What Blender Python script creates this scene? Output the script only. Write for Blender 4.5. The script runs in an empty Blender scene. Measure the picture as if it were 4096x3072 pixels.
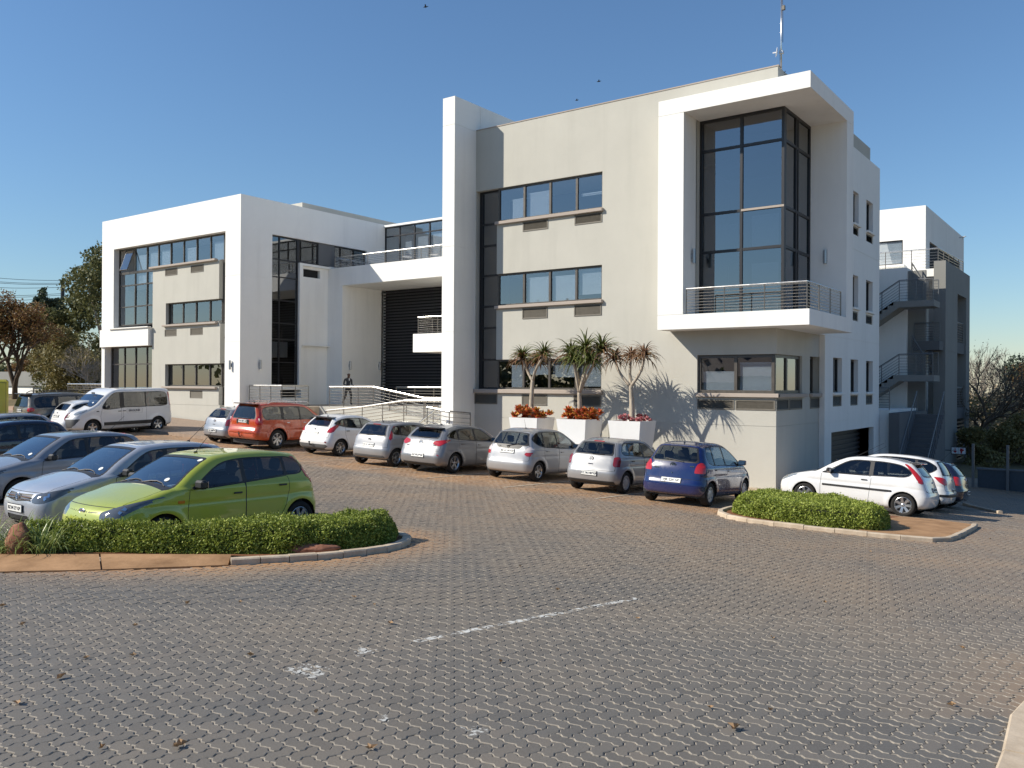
import bpy, bmesh, math, random
import numpy as np
from mathutils import Vector, Matrix
R_ = random.Random(7)
NP = np.random.RandomState(11)
PI = math.pi
SC = bpy.context.scene
COL = SC.collection
# ------------------------------------------------------------------ camera
CAM = np.array([9.4876, -27.4915, 3.4192])
CR = np.array([0.807751, 0.589496, 0.005699]); CD = np.array([0.00362, 0.004707, -0.999982]); CF = np.array([-0.589513, 0.807757, 0.001668])
FPX = 3440.3756
cam = bpy.data.objects.new('camera', bpy.data.cameras.new('camera'))
COL.objects.link(cam)
cam.matrix_world = Matrix(((CR[0], -CD[0], -CF[0], CAM[0]), (CR[1], -CD[1], -CF[1], CAM[1]), (CR[2], -CD[2], -CF[2], CAM[2]), (0, 0, 0, 1)))
cam.data.sensor_width = 36.0
cam.data.lens = FPX / 4096 * 36
cam.data.clip_start = 0.05
cam.data.clip_end = 3000
SC.camera = cam
# ------------------------------------------------------------------ light
SUN_TO = Vector((-1.41, -1.36, 1.40)).normalized()
world = bpy.data.worlds.new("World"); SC.world = world; world.use_nodes = True
nt = world.node_tree; nt.nodes.clear()
sky = nt.nodes.new('ShaderNodeTexSky'); sky.sky_type = 'NISHITA'; sky.sun_disc = False
sky.sun_elevation = math.asin(SUN_TO.z); sky.sun_rotation = math.atan2(SUN_TO.x, SUN_TO.y)
sky.altitude = 1500; sky.air_density = 1.6; sky.dust_density = 0.4; sky.ozone_density = 8.0
bg = nt.nodes.new('ShaderNodeBackground'); bg.inputs[1].default_value = 0.097
wo = nt.nodes.new('ShaderNodeOutputWorld')
nt.links.new(sky.outputs[0], bg.inputs[0]); nt.links.new(bg.outputs[0], wo.inputs[0])
sun = bpy.data.objects.new('sun', bpy.data.lights.new('sun', 'SUN')); COL.objects.link(sun)
sun.data.energy = 4.9; sun.data.angle = math.radians(0.53); sun.data.color = (1.0, 0.925, 0.80)
sun.rotation_euler = SUN_TO.to_track_quat('Z', 'Y').to_euler()
SC.view_settings.view_transform = 'Standard'; SC.view_settings.look = 'None'
SC.view_settings.exposure = 0.35; SC.view_settings.gamma = 1.0; SC.view_settings.use_curve_mapping = False
# ------------------------------------------------------------------ helpers
def tag(o, label=None, cat=None, group=None, kind=None):
    if label: o['label'] = label
    if cat: o['category'] = cat
    if group: o['group'] = group
    if kind: o['kind'] = kind
    return o
def empty(name, loc=(0, 0, 0), rz=0.0, label=None, cat=None, group=None):
    o = bpy.data.objects.new(name, None); COL.objects.link(o)
    o.location = loc; o.rotation_euler = (0, 0, rz); o.empty_display_size = 0.2
    return tag(o, label, cat, group)
def link(name, me, parent=None, **k):
    o = bpy.data.objects.new(name, me); COL.objects.link(o)
    if parent is not None: o.parent = parent
    return tag(o, **k)
def copy_obj(o, parent=None):
    c = o.copy(); COL.objects.link(c)
    if parent is not None: c.parent = parent
    return c
def npmesh(name, V, F, mats=(), mi=None, smooth=False, normals=None, attrs=None):
    """V (n,3); F list of index arrays or (m,k) array"""
    me = bpy.data.meshes.new(name)
    V = np.asarray(V, dtype=np.float32).reshape(-1, 3)
    if isinstance(F, np.ndarray):
        k = F.shape[1]; nl = F.size; ls = np.arange(0, nl, k, dtype=np.int32); vi = F.astype(np.int32).ravel(); nf = len(F)
        lt = np.full(nf, k, dtype=np.int32)
    else:
        lt = np.array([len(f) for f in F], dtype=np.int32); nf = len(F)
        vi = np.concatenate([np.asarray(f) for f in F]).astype(np.int32) if nf else np.zeros(0, np.int32)
        ls = np.concatenate([[0], np.cumsum(lt)[:-1]]).astype(np.int32) if nf else np.zeros(0, np.int32); nl = len(vi)
    me.vertices.add(len(V)); me.vertices.foreach_set('co', V.ravel())
    me.loops.add(nl); me.loops.foreach_set('vertex_index', vi)
    me.polygons.add(nf); me.polygons.foreach_set('loop_start', ls)
    try: me.polygons.foreach_set('loop_total', lt)
    except Exception: pass
    for m in mats: me.materials.append(m)
    if mi is not None: me.polygons.foreach_set('material_index', np.asarray(mi, dtype=np.int32))
    me.polygons.foreach_set('use_smooth', np.full(nf, bool(smooth)))
    me.update(calc_edges=True)
    if attrs:
        for an, av in attrs.items():
            a = me.attributes.new(an, 'FLOAT', 'POINT'); a.data.foreach_set('value', np.asarray(av, dtype=np.float32))
    if normals is not None:
        me.normals_split_custom_set_from_vertices([tuple(n) for n in normals])
    return me
class MB:
    """collects simple solids, builds ONE mesh"""
    def __init__(s): s.v = []; s.f = []; s.n = 0
    def add(s, V, F):
        s.v.extend([tuple(map(float, p)) for p in V]); s.f.extend([[i + s.n for i in f] for f in F]); s.n = len(s.v); return s
    def box(s, x0, x1, y0, y1, z0, z1, b=0.0):
        if b <= 0:
            V = [(x, y, z) for x in (x0, x1) for y in (y0, y1) for z in (z0, z1)]
            return s.add(V, [(0, 1, 3, 2), (4, 6, 7, 5), (0, 4, 5, 1), (2, 3, 7, 6), (0, 2, 6, 4), (1, 5, 7, 3)])
        # bevelled box: 24 verts
        V = []; F = []
        idx = {}
        for ix, x in enumerate((x0, x1)):
            for iy, y in enumerate((y0, y1)):
                for iz, z in enumerate((z0, z1)):
                    sx, sy, sz = (1 - 2 * ix) * b, (1 - 2 * iy) * b, (1 - 2 * iz) * b
                    idx[ix, iy, iz, 0] = len(V); V.append((x, y + sy, z + sz))
                    idx[ix, iy, iz, 1] = len(V); V.append((x + sx, y, z + sz))
                    idx[ix, iy, iz, 2] = len(V); V.append((x + sx, y + sy, z))
                    F.append([idx[ix, iy, iz, 0], idx[ix, iy, iz, 1], idx[ix, iy, iz, 2]])
        for i in (0, 1):
            F.append([idx[i, 0, 0, 0], idx[i, 1, 0, 0], idx[i, 1, 1, 0], idx[i, 0, 1, 0]])
            F.append([idx[0, i, 0, 1], idx[1, i, 0, 1], idx[1, i, 1, 1], idx[0, i, 1, 1]])
            F.append([idx[0, 0, i, 2], idx[1, 0, i, 2], idx[1, 1, i, 2], idx[0, 1, i, 2]])
            for j in (0, 1):
                F.append([idx[i, j, 0, 0], idx[i, j, 1, 0], idx[i, j, 1, 1], idx[i, j, 0, 1]])
                F.append([idx[i, 0, j, 0], idx[i, 1, j, 0], idx[i, 1, j, 2], idx[i, 0, j, 2]])
                F.append([idx[0, i, j, 1], idx[1, i, j, 1], idx[1, i, j, 2], idx[0, i, j, 2]])
        return s.add(V, F)
    def tube(s, pts, r, n=8, caps=True, r2=None):
        pts = [np.array(p, float) for p in pts]; m = len(pts)
        base = s.n; V = []; F = []
        up = None
        for i, p in enumerate(pts):
            t = pts[min(i + 1, m - 1)] - pts[max(i - 1, 0)]; t = t / (np.linalg.norm(t) + 1e-9)
            if up is None:
                a = np.array([0, 0, 1.]) if abs(t[2]) < .9 else np.array([1., 0, 0])
            else: a = up
            u = a - t * np.dot(a, t); u /= (np.linalg.norm(u) + 1e-9); w = np.cross(t, u); up = u
            rr = r if not hasattr(r, '__len__') else r[i]
            if r2 is not None and not hasattr(r, '__len__'): rr = r + (r2 - r) * i / max(1, m - 1)
            for k in range(n):
                an = 2 * PI * k / n
                V.append(p + (u * math.cos(an) + w * math.sin(an)) * rr)
        for i in range(m - 1):
            for k in range(n):
                F.append([i * n + k, i * n + (k + 1) % n, (i + 1) * n + (k + 1) % n, (i + 1) * n + k])
        if caps:
            F.append(list(range(n))[::-1]); F.append([(m - 1) * n + k for k in range(n)])
        return s.add(V, F)
    def lathe(s, prof, n=24, axis='y', loc=(0, 0, 0)):
        V = []; F = []; m = len(prof)
        for (r, h) in prof:
            for k in range(n):
                a = 2 * PI * k / n
                p = (r * math.cos(a), h, r * math.sin(a)) if axis == 'y' else (r * math.cos(a), r * math.sin(a), h)
                V.append((p[0] + loc[0], p[1] + loc[1], p[2] + loc[2]))
        for i in range(m - 1):
            for k in range(n):
                F.append([i * n + k, i * n + (k + 1) % n, (i + 1) * n + (k + 1) % n, (i + 1) * n + k])
        return s.add(V, F)
    def build(s, name, mat, parent=None, smooth=False, loc=None, **k):
        me = npmesh(name, np.array(s.v), s.f, [mat] if mat else [], smooth=smooth)
        o = link(name, me, parent, **k)
        if loc is not None: o.location = loc
        return o
def smooth_by_angle(o, deg=35):
    me = o.data
    me.polygons.foreach_set('use_smooth', [True] * len(me.polygons))
    bm = bmesh.new(); bm.from_mesh(me)
    for e in bm.edges:
        e.smooth = not (len(e.link_faces) == 2 and e.calc_face_angle(0) > math.radians(deg))
    bm.to_mesh(me); bm.free()
# -------------------------------------------------------- rectilinear solids
def rect_solid(name, plus, minus, mat, parent=None, **k):
    """boundary of union(plus) minus union(minus); boxes as x0,x1,y0,y1,z0,z1"""
    ax = []
    for a in range(3):
        c = sorted({round(b[2 * a + j], 4) for b in list(plus) + list(minus) for j in (0, 1)})
        ax.append(np.array(c))
    mid = [(a[1:] + a[:-1]) / 2 for a in ax]
    S = np.zeros([len(m) for m in mid], bool)
    for boxes, val in ((plus, True), (minus, False)):
        for b in boxes:
            ix = (mid[0] > b[0]) & (mid[0] < b[1]); iy = (mid[1] > b[2]) & (mid[1] < b[3]); iz = (mid[2] > b[4]) & (mid[2] < b[5])
            S[np.ix_(ix, iy, iz)] = val
    P = np.pad(S, 1)
    V = {}; VL = []; F = []
    def vid(i, j, kk):
        q = (i, j, kk)
        if q not in V:
            V[q] = len(VL); VL.append((ax[0][i], ax[1][j], ax[2][kk]))
        return V[q]
    for d in range(3):
        for sgn in (0, 1):
            sh = [0, 0, 0]; sh[d] = 1 if sgn else -1
            N = P[1 + sh[0]:P.shape[0] - 1 + sh[0], 1 + sh[1]:P.shape[1] - 1 + sh[1], 1 + sh[2]:P.shape[2] - 1 + sh[2]]
            E = S & ~N
            for (i, j, kk) in np.argwhere(E):
                c = [i, j, kk]; a, b = [(1, 2), (2, 0), (0, 1)][d]
                base = [i, j, kk]; base[d] += sgn
                def pt(da, db):
                    q = list(base); q[a] += da; q[b] += db; return vid(*q)
                f = [pt(0, 0), pt(1, 0), pt(1, 1), pt(0, 1)]
                if not sgn: f = f[::-1]
                F.append(f)
    me = npmesh(name, np.array(VL), np.array(F), [mat])
    return link(name, me, parent, **k)
# ------------------------------------------------------------------ ground
def GZ(X, Y):
    X = np.clip(X, -48, 30); Y = np.clip(Y, -34, 6)
    return -.012 - .042 * X - .064 * Y - .0011 * Y * Y - .00233 * X * Y
def gz(x, y): return float(GZ(np.float64(x), np.float64(y)))
def gnormal(x, y):
    e = .5
    return Vector((-(gz(x + e, y) - gz(x - e, y)) / (2 * e), -(gz(x, y + e) - gz(x, y - e)) / (2 * e), 1)).normalized()
def ground_matrix(x, y, heading, dz=0.0):
    n = gnormal(x, y); f = Vector((math.cos(heading), math.sin(heading), 0)); f = (f - n * f.dot(n)).normalized()
    l = n.cross(f)
    return Matrix(((f.x, l.x, n.x, x), (f.y, l.y, n.y, y), (f.z, l.z, n.z, gz(x, y) + dz), (0, 0, 0, 1)))
def proj(P):
    """world points -> 1024x768 pixels, depth"""
    d = np.asarray(P, float) - CAM
    D = d @ CF
    return (d @ CR) / D * FPX / 4 + 512, (d @ CD) / D * FPX / 4 + 384, D
# ------------------------------------------------------------------ materials
class NT:
    def __init__(s, name, base=(.5, .5, .5), rough=.6, metal=0.0, spec=.5, coat=0.0):
        s.m = bpy.data.materials.new(name); s.m.use_nodes = True; s.t = s.m.node_tree
        s.b = s.t.nodes['Principled BSDF']; s.out = s.t.nodes['Material Output']
        s.b.inputs['Base Color'].default_value = (*base, 1); s.b.inputs['Roughness'].default_value = rough
        s.b.inputs['Metallic'].default_value = metal; s.b.inputs['Specular IOR Level'].default_value = spec
        if coat: s.b.inputs['Coat Weight'].default_value = coat; s.b.inputs['Coat Roughness'].default_value = .04
        s.m.diffuse_color = (*base, 1)
    def n(s, typ, **k):
        nd = s.t.nodes.new('ShaderNode' + typ)
        for a, v in k.items():
            if a.startswith('_'): nd.inputs[int(a[1:])].default_value = v
            else: setattr(nd, a, v)
        return nd
    def l(s, a, b): s.t.links.new(a, b)
    def coord(s, kind='Object', scale=(1, 1, 1)):
        tc = s.n('TexCoord'); mp = s.n('Mapping'); mp.inputs['Scale'].default_value = scale
        if kind == 'World':
            g = s.n('NewGeometry'); s.l(g.outputs['Position'], mp.inputs[0])
        else: s.l(tc.outputs[kind], mp.inputs[0])
        return mp.outputs[0]
    def noise(s, scale, detail=4, rough=.55, co=None, dist=0.0):
        nd = s.n('TexNoise'); nd.inputs['Scale'].default_value = scale; nd.inputs['Detail'].default_value = detail
        nd.inputs['Roughness'].default_value = rough; nd.inputs['Distortion'].default_value = dist
        if co is not None: s.l(co, nd.inputs['Vector'])
        return nd.outputs['Fac']
    def ramp(s, fac, stops):
        r = s.n('ValToRGB'); e = r.color_ramp.elements
        while len(e) < len(stops): e.new(.5)
        for i, (p, c) in enumerate(stops):
            e[i].position = p; e[i].color = (*c, 1) if len(c) == 3 else c
        s.l(fac, r.inputs[0]); return r.outputs[0]
    def mix(s, fac, a, b, mode='MIX'):
        m = s.n('Mix', data_type='RGBA', blend_type=mode)
        for v, i in ((fac, 0), (a, 6), (b, 7)):
            if hasattr(v, 'is_linked') or hasattr(v, 'links'): s.l(v, m.inputs[i])
            else: m.inputs[i].default_value = v if i == 0 else (*v, 1)
        return m.outputs[2]
    def math(s, op, a, b=None, clamp=False):
        m = s.n('Math', operation=op, use_clamp=clamp)
        for v, i in ((a, 0), (b, 1)):
            if v is None: continue
            if hasattr(v, 'links'): s.l(v, m.inputs[i])
            else: m.inputs[i].default_value = v
        return m.outputs[0]
    def bump(s, h, dist=.01, strength=.5):
        b = s.n('Bump'); b.inputs['Distance'].default_value = dist; b.inputs['Strength'].default_value = strength
        s.l(h, b.inputs['Height']); s.l(b.outputs[0], s.b.inputs['Normal']); return b
    def base(s, c): s.l(c, s.b.inputs['Base Color']); return s
def plain(name, c, rough=.5, metal=0.0, spec=.5, coat=0.0, var=0.0, scale=8):
    t = NT(name, c, rough, metal, spec, coat)
    if var:
        f = t.noise(scale, 5, .6, t.coord('World'))
        t.base(t.ramp(f, [(.3, tuple(x * (1 - var) for x in c)), (.7, tuple(min(1, x * (1 + var)) for x in c))]))
        t.l(t.ramp(f, [(.3, (rough * .85,) * 3), (.7, (min(1, rough * 1.15),) * 3)]), t.b.inputs['Roughness'])
    return t.m
def plaster(name, c, stain=.09):
    t = NT(name, c, .85, spec=.2)
    co = t.coord('World'); f = t.noise(.55, 6, .62, co); g = t.noise(3.5, 6, .6, co)
    st = t.noise(1.0, 5, .6, t.coord('World', (1.6, 1.6, .16)))
    a = t.ramp(f, [(.3, tuple(x * (1 - stain) for x in c)), (.7, c)])
    b = t.mix(t.math('MULTIPLY', t.ramp(g, [(.35, (0, 0, 0)), (.75, (1, 1, 1))]), .18), a, tuple(x * .88 for x in c))
    d = t.mix(t.math('MULTIPLY', t.ramp(st, [(.50, (0, 0, 0)), (.78, (1, 1, 1))]), .42), b, tuple(x * .78 for x in c))
    t.base(d)
    h = t.math('ADD', t.noise(60, 3, .6, co), t.math('MULTIPLY', t.noise(7, 3, .5, co), 1.5))
    t.bump(h, .004, .35)
    return t.m
M = {}
M['white_plaster'] = plaster('white_plaster', (.85, .84, .80), .05)
M['grey_plaster'] = plaster('grey_plaster', (.50, .485, .43), .08)
M['dark_plaster'] = plaster('dark_plaster', (.26, .26, .245), .12)
M['slate_plaster'] = plaster('slate_plaster', (.15, .155, .16), .12)
M['sill'] = plaster('sill_plaster', (.42, .36, .31), .1)
M['frame'] = plain('bronze_frame', (.085, .075, .065), .45, .3, var=.1)
M['dark_frame'] = plain('dark_frame', (.03, .03, .033), .4, .3)
M['vent'] = plain('vent_metal', (.15, .135, .11), .55, .2, var=.1)
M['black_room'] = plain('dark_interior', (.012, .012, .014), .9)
M['room'] = plain('room_interior', (.06, .06, .065), .9)
M['ceiling'] = plain('room_ceiling', (.3, .3, .3), .9)
M['steel'] = plain('stainless_steel', (.62, .61, .58), .25, .9, var=.08)
M['post_steel'] = plain('bronzed_steel', (.17, .155, .14), .35, .6)
M['grey_steel'] = plain('painted_steel', (.16, .165, .17), .4, .4)
M['lamp_metal'] = plain('lamp_metal', (.45, .46, .47), .3, .7)
M['blind'] = plain('blind_white', (.72, .72, .70), .7)
M['louvre'] = plain('louvre_dark', (.045, .045, .05), .5, .2)
M['white_metal'] = plain('white_metal', (.8, .8, .8), .35)
def glass(name, tint=.35, refl=.10, rough=0.0, col=(1, 1, 1)):
    t = NT(name, (.02, .02, .02), .05); nt = t.t
    nt.nodes.remove(t.b)
    tr = t.n('BsdfTransparent'); tr.inputs[0].default_value = (tint * col[0], tint * col[1], tint * col[2], 1)
    gl = t.n('BsdfGlossy'); gl.inputs['Roughness'].default_value = rough; gl.inputs[0].default_value = (.95, .97, 1, 1)
    lw = t.n('Fresnel'); lw.inputs[0].default_value = 1.55
    g = t.n('NewGeometry'); f = t.math('MULTIPLY', t.math('ADD', lw.outputs[0], refl, clamp=True), t.math('SUBTRACT', 1.0, g.outputs['Backfacing']))
    mx = t.n('MixShader'); t.l(f, mx.inputs[0]); t.l(tr.outputs[0], mx.inputs[1]); t.l(gl.outputs[0], mx.inputs[2])
    t.l(mx.outputs[0], t.out.inputs[0]); return t.m
M['glass'] = glass('window_glass', .8, .16, col=(.9, .95, 1))
M['glass_dark'] = glass('tinted_glass', .22, .14, col=(.8, .9, 1))
M['car_glass'] = glass('car_glass', .38, .02, col=(.92, .98, .96))
M['windscreen_glass'] = glass('windscreen_glass', .5, .20, col=(.85, .95, 1))
M['glass_bay'] = glass('bay_glass', .42, .17, col=(.75, .85, 1))
M['car_glass_tint'] = glass('car_glass_tinted', .18, .03)
def leafmat(name, cols, rough=.55, trans=.25, sat=None):
    t = NT(name, cols[0], rough, spec=.35)
    g = t.n('NewGeometry'); oi = t.n('ObjectInfo')
    r = g.outputs['Random Per Island']
    n = t.noise(1.3, 3, .5, t.coord('World'))
    k = t.math('ADD', t.math('MULTIPLY', r, .65), t.math('MULTIPLY', n, .5), clamp=True)
    m = len(cols)
    c = t.ramp(k, [(.1 + .85 * i / max(1, m - 1), cols[i]) for i in range(m)])
    t.base(c)
    tl = t.n('BsdfTranslucent'); t.l(c, tl.inputs[0]); mx = t.n('MixShader'); mx.inputs[0].default_value = trans
    t.l(t.b.outputs[0], mx.inputs[1]); t.l(tl.outputs[0], mx.inputs[2]); t.l(mx.outputs[0], t.out.inputs[0])
    return t.m
M['hedge'] = leafmat('hedge_leaf', [(.07, .095, .015), (.17, .22, .032), (.30, .36, .06), (.44, .48, .11)])
M['strap_leaf'] = leafmat('strap_leaf', [(.10, .15, .03), (.24, .31, .08), (.42, .46, .18)], .4)
M['eucalypt'] = leafmat('eucalypt_leaf', [(.05, .062, .025), (.12, .13, .05), (.22, .21, .085)], .6)
M['pine'] = leafmat('pine_leaf', [(.03, .05, .035), (.06, .085, .055), (.10, .13, .08)], .6)
M['olive'] = leafmat('olive_leaf', [(.085, .085, .03), (.19, .165, .06), (.31, .25, .10)], .6)
M['autumn'] = leafmat('autumn_leaf', [(.08, .04, .022), (.17, .08, .035), (.26, .15, .05), (.17, .15, .055)], .6)
M['drybush'] = leafmat('dry_bush_leaf', [(.20, .155, .10), (.34, .26, .16), (.44, .35, .22)], .7)
M['aloe'] = leafmat('aloe_leaf', [(.04, .06, .015), (.10, .12, .03), (.19, .19, .05)], .4, .05)
M['aloe_brown'] = leafmat('aloe_leaf_brown', [(.06, .045, .02), (.16, .09, .045), (.24, .12, .06), (.10, .09, .03)], .45, .05)
M['aeonium'] = leafmat('red_succulent_leaf', [(.26, .28, .04), (.46, .32, .05), (.62, .18, .06), (.58, .10, .06)], .35, .15)
M['aeonium_pink'] = leafmat('pink_succulent_leaf', [(.36, .10, .10), (.52, .16, .18), (.60, .30, .28)], .35, .15)
def bark(name, a, b, sc=6):
    t = NT(name, a, .85, spec=.2); co = t.coord('World', (1, 1, .4)); f = t.noise(sc, 6, .65, co)
    t.base(t.ramp(f, [(.3, a), (.7, b)])); t.bump(f, .02, .6); return t.m
M['bark'] = bark('tree_bark', (.05, .035, .025), (.11, .08, .055))
M['pale_bark'] = bark('pale_bark', (.22, .19, .16), (.42, .37, .31))
M['aloe_bark'] = bark('aloe_bark', (.30, .25, .19), (.50, .43, .34), 9)
M['twig'] = bark('twig_bark', (.10, .075, .055), (.20, .155, .115))
M['soil'] = bark('red_soil', (.16, .07, .035), (.26, .12, .06), 12)
M['rock'] = bark('red_rock', (.14, .055, .03), (.36, .17, .11), 7)
M['kerb'] = bark('kerb_concrete', (.40, .32, .23), (.60, .50, .38), 3)
M['apron'] = bark('apron_concrete', (.24, .135, .065), (.44, .26, .135), 2.2)
# paver
def paver_mat():
    t = NT('paver_concrete', (.12, .12, .12), .62, spec=.35)
    at = t.n('Attribute', attribute_name='rnd'); oi = t.n('ObjectInfo'); du = t.n('Attribute', attribute_name='dust')
    r = t.math('FRACT', t.math('ADD', at.outputs['Fac'], oi.outputs['Random']))
    co = t.coord('World')
    big = t.noise(.35, 5, .6, co); fine = t.noise(55, 4, .7, co); mid = t.noise(4.5, 5, .65, co)
    c = t.ramp(r, [(.0, (.098, .092, .082)), (.4, (.116, .110, .098)), (.8, (.136, .126, .110)), (1, (.162, .142, .118))])
    c = t.mix(t.ramp(mid, [(.3, (.0, .0, .0)), (.8, (.35, .35, .35))]), c, (.17, .145, .12))
    c = t.mix(t.ramp(fine, [(.35, (0, 0, 0)), (.8, (.5, .5, .5))]), c, (.16, .155, .15))
    c = t.mix(t.ramp(fine, [(.2, (.45, .45, .45)), (.42, (0, 0, 0))]), c, (.05, .05, .05))
    t_dust = t.ramp(du.outputs['Fac'], [(.0, (.27, .215, .15)), (.4, (.35, .24, .145)), (.8, (.45, .25, .115))])
    dm = t.math('MULTIPLY', du.outputs['Fac'], t.ramp(t.noise(1.2, 6, .7, co), [(.25, (.25, .25, .25)), (.6, (1, 1, 1))]), clamp=True)
    dm2 = t.math('ADD', dm, t.math('MULTIPLY', t.ramp(big, [(.38, (0, 0, 0)), (.72, (1, 1, 1))]), .40), clamp=True)
    c = t.mix(dm2, c, t_dust)
    # worn white paint on the pavers: a line and smudges
    g = t.n('NewGeometry'); sp = t.n('SeparateXYZ'); t.l(g.outputs['Position'], sp.inputs[0]); px, py = sp.outputs[0], sp.outputs[1]
    def lin(x, y, cx, cy, c0): return t.math('ADD', t.math('ADD', t.math('MULTIPLY', x, cx), t.math('MULTIPLY', y, cy)), c0)
    ax, ay, bx, by = 3.71, -21.2, 4.46, -17.95; L = math.hypot(bx - ax, by - ay); tx, ty = (bx - ax) / L, (by - ay) / L
    along = lin(px, py, tx, ty, -(ax * tx + ay * ty)); across = t.math('ABSOLUTE', lin(px, py, -ty, tx, ax * ty - ay * tx))
    m = t.math('MULTIPLY', t.math('LESS_THAN', across, .047), t.math('MULTIPLY', t.math('GREATER_THAN', along, 0.0), t.math('LESS_THAN', along, L)))
    wn = t.math('ADD', t.math('MULTIPLY', t.noise(16, 6, .75, co), .8), t.math('MULTIPLY', t.noise(5, 3, .6, co), .45))
    m = t.math('MULTIPLY', m, t.ramp(wn, [(.59, (0, 0, 0)), (.67, (1, 1, 1))]))
    for (cx, cy, rr, th) in ((3.62, -22.45, .50, .84), (5.62, -22.62, .40, .84), (3.55, -21.75, .4, .88), (5.0, -22.9, .4, .9)):
        dx, dy = t.math('SUBTRACT', px, cx), t.math('SUBTRACT', py, cy)
        d = t.math('SQRT', t.math('ADD', t.math('MULTIPLY', dx, dx), t.math('MULTIPLY', dy, dy)))
        k = t.math('SUBTRACT', t.math('ADD', wn, .0), t.math('MULTIPLY', d, .42 / rr))
        m = t.math('MAXIMUM', m, t.math('MULTIPLY', t.math('GREATER_THAN', k, th - .28), .8))
    c = t.mix(m, c, (.60, .60, .56))
    t.base(c)
    t.bump(t.math('ADD', fine, t.math('MULTIPLY', mid, .6)), .003, .6)
    return t.m
M['paver'] = paver_mat()
M['paver_edge'] = plain('paver_sunlit_worn_edge', (.24, .215, .18), .85, var=.35, scale=30)  # lighter edges: wear, plus sunlit chamfers put into the colour
def sand_mat():
    t = NT('joint_sand', (.42, .39, .33), .95, spec=.1); co = t.coord('World')
    du = t.n('Attribute', attribute_name='dust')
    f = t.noise(40, 4, .7, co); g = t.noise(.8, 5, .6, co)
    c = t.ramp(f, [(.3, (.30, .275, .24)), (.6, (.50, .47, .42)), (.8, (.68, .65, .59))])
    c = t.mix(t.math('MULTIPLY', t.ramp(g, [(.4, (0, 0, 0)), (.7, (1, 1, 1))]), .5), c, (.26, .2, .15))
    c = t.mix(t.math('MULTIPLY', du.outputs['Fac'], .9, clamp=True), c, (.42, .25, .14))
    t.base(c); t.bump(f, .004, .6); return t.m
M['sand'] = sand_mat()
def paint_mat():
    t = NT('worn_white_paint', (.62, .62, .58), .7)
    co = t.coord('World'); f = t.noise(9, 6, .75, co); g = t.noise(2.2, 3, .6, co)
    k = t.math('ADD', t.math('MULTIPLY', f, .7), t.math('MULTIPLY', g, .45))
    a = t.ramp(k, [(.50, (0, 0, 0)), (.58, (1, 1, 1))])
    t.l(a, t.b.inputs['Alpha']); return t.m
M['paint'] = paint_mat()
# ------------------------------------------------------------------ ground sheet
def nonuni(lo, hi, a, b, step):
    mid = list(np.arange(a, b + 1e-6, step)); o = []; d = step; x = a
    while x > lo: d *= 1.35; x -= d; o.append(max(x, lo))
    q = []; d = step; x = b
    while x < hi: d *= 1.35; x += d; q.append(min(x, hi))
    return np.array(o[::-1] + mid + q)
gx = nonuni(-900, 900, -50, 32, 1.0); gy = nonuni(-900, 900, -36, 16, 1.0)
XX, YY = np.meshgrid(gx, gy); ZZ = GZ(XX, YY) - .004
far = np.clip((np.hypot(XX + 10, YY - 10) - 75) / 200, 0, 1); ZZ = ZZ - far * 6
def dust_at(X, Y):
    X = np.asarray(X, float); Y = np.asarray(Y, float)
    d = np.zeros_like(X)
    # bays under the parked row
    d = np.maximum(d, .75 * np.clip((Y + 9.6) / 1.6, 0, 1) * (X < 3))
    # round the left island kerb
    kx = np.array([-4.5, -2.0, -1.1, -.4, -.1, -.3, -1.1]); ky = np.array([-22.3, -21.2, -20.1, -19.0, -18.0, -16.8, -16.2])
    for i in range(len(kx) - 1):
        ax, ay, bx, by = kx[i], ky[i], kx[i + 1], ky[i + 1]
        t = np.clip(((X - ax) * (bx - ax) + (Y - ay) * (by - ay)) / ((bx - ax) ** 2 + (by - ay) ** 2), 0, 1)
        dd = np.hypot(X - ax - t * (bx - ax), Y - ay - t * (by - ay))
        d = np.maximum(d, .8 * np.clip(1 - dd / 1.5, 0, 1))
    kx = np.array([1.2, 2.2, 4.2, 6.2, 6.5]); ky = np.array([-7.6, -9.2, -9.1, -8.8, -4])
    for i in range(len(kx) - 1):
        ax, ay, bx, by = kx[i], ky[i], kx[i + 1], ky[i + 1]
        t = np.clip(((X - ax) * (bx - ax) + (Y - ay) * (by - ay)) / ((bx - ax) ** 2 + (by - ay) ** 2), 0, 1)
        dd = np.hypot(X - ax - t * (bx - ax), Y - ay - t * (by - ay))
        d = np.maximum(d, .55 * np.clip(1 - dd / 1.6, 0, 1))
    d = np.maximum(d, .5 * np.clip((X - 7.6) / 1.3, 0, 1) * np.clip((-Y - 14) / 5, 0, 1))
    d = np.maximum(d, .42 * np.clip((Y + 20) / 8, 0, 1))
    return d
n_, m_ = len(gy), len(gx)
I = np.arange(n_ * m_).reshape(n_, m_)
Fg = np.stack([I[:-1, :-1], I[:-1, 1:], I[1:, 1:], I[1:, :-1]], -1).reshape(-1, 4)
paved_f = (XX[:-1, :-1] > -50) & (XX[:-1, :-1] < 31) & (YY[:-1, :-1] > -35) & (YY[:-1, :-1] < 15)
t_ = NT('dry_grass_ground', (.2, .16, .09), .95, spec=.1); f_ = t_.noise(.15, 8, .7, t_.coord('World'))
t_.base(t_.ramp(f_, [(.3, (.10, .085, .05)), (.55, (.20, .155, .085)), (.75, (.27, .2, .12))])); M['dry_ground'] = t_.m
me = npmesh('ground', np.stack([XX, YY, ZZ], -1).reshape(-1, 3), Fg, [M['sand'], M['dry_ground']],
            mi=np.where(paved_f.ravel(), 0, 1), smooth=True, attrs={'dust': dust_at(XX, YY).ravel()})
GROUND = link('ground', me, kind='structure')
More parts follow.
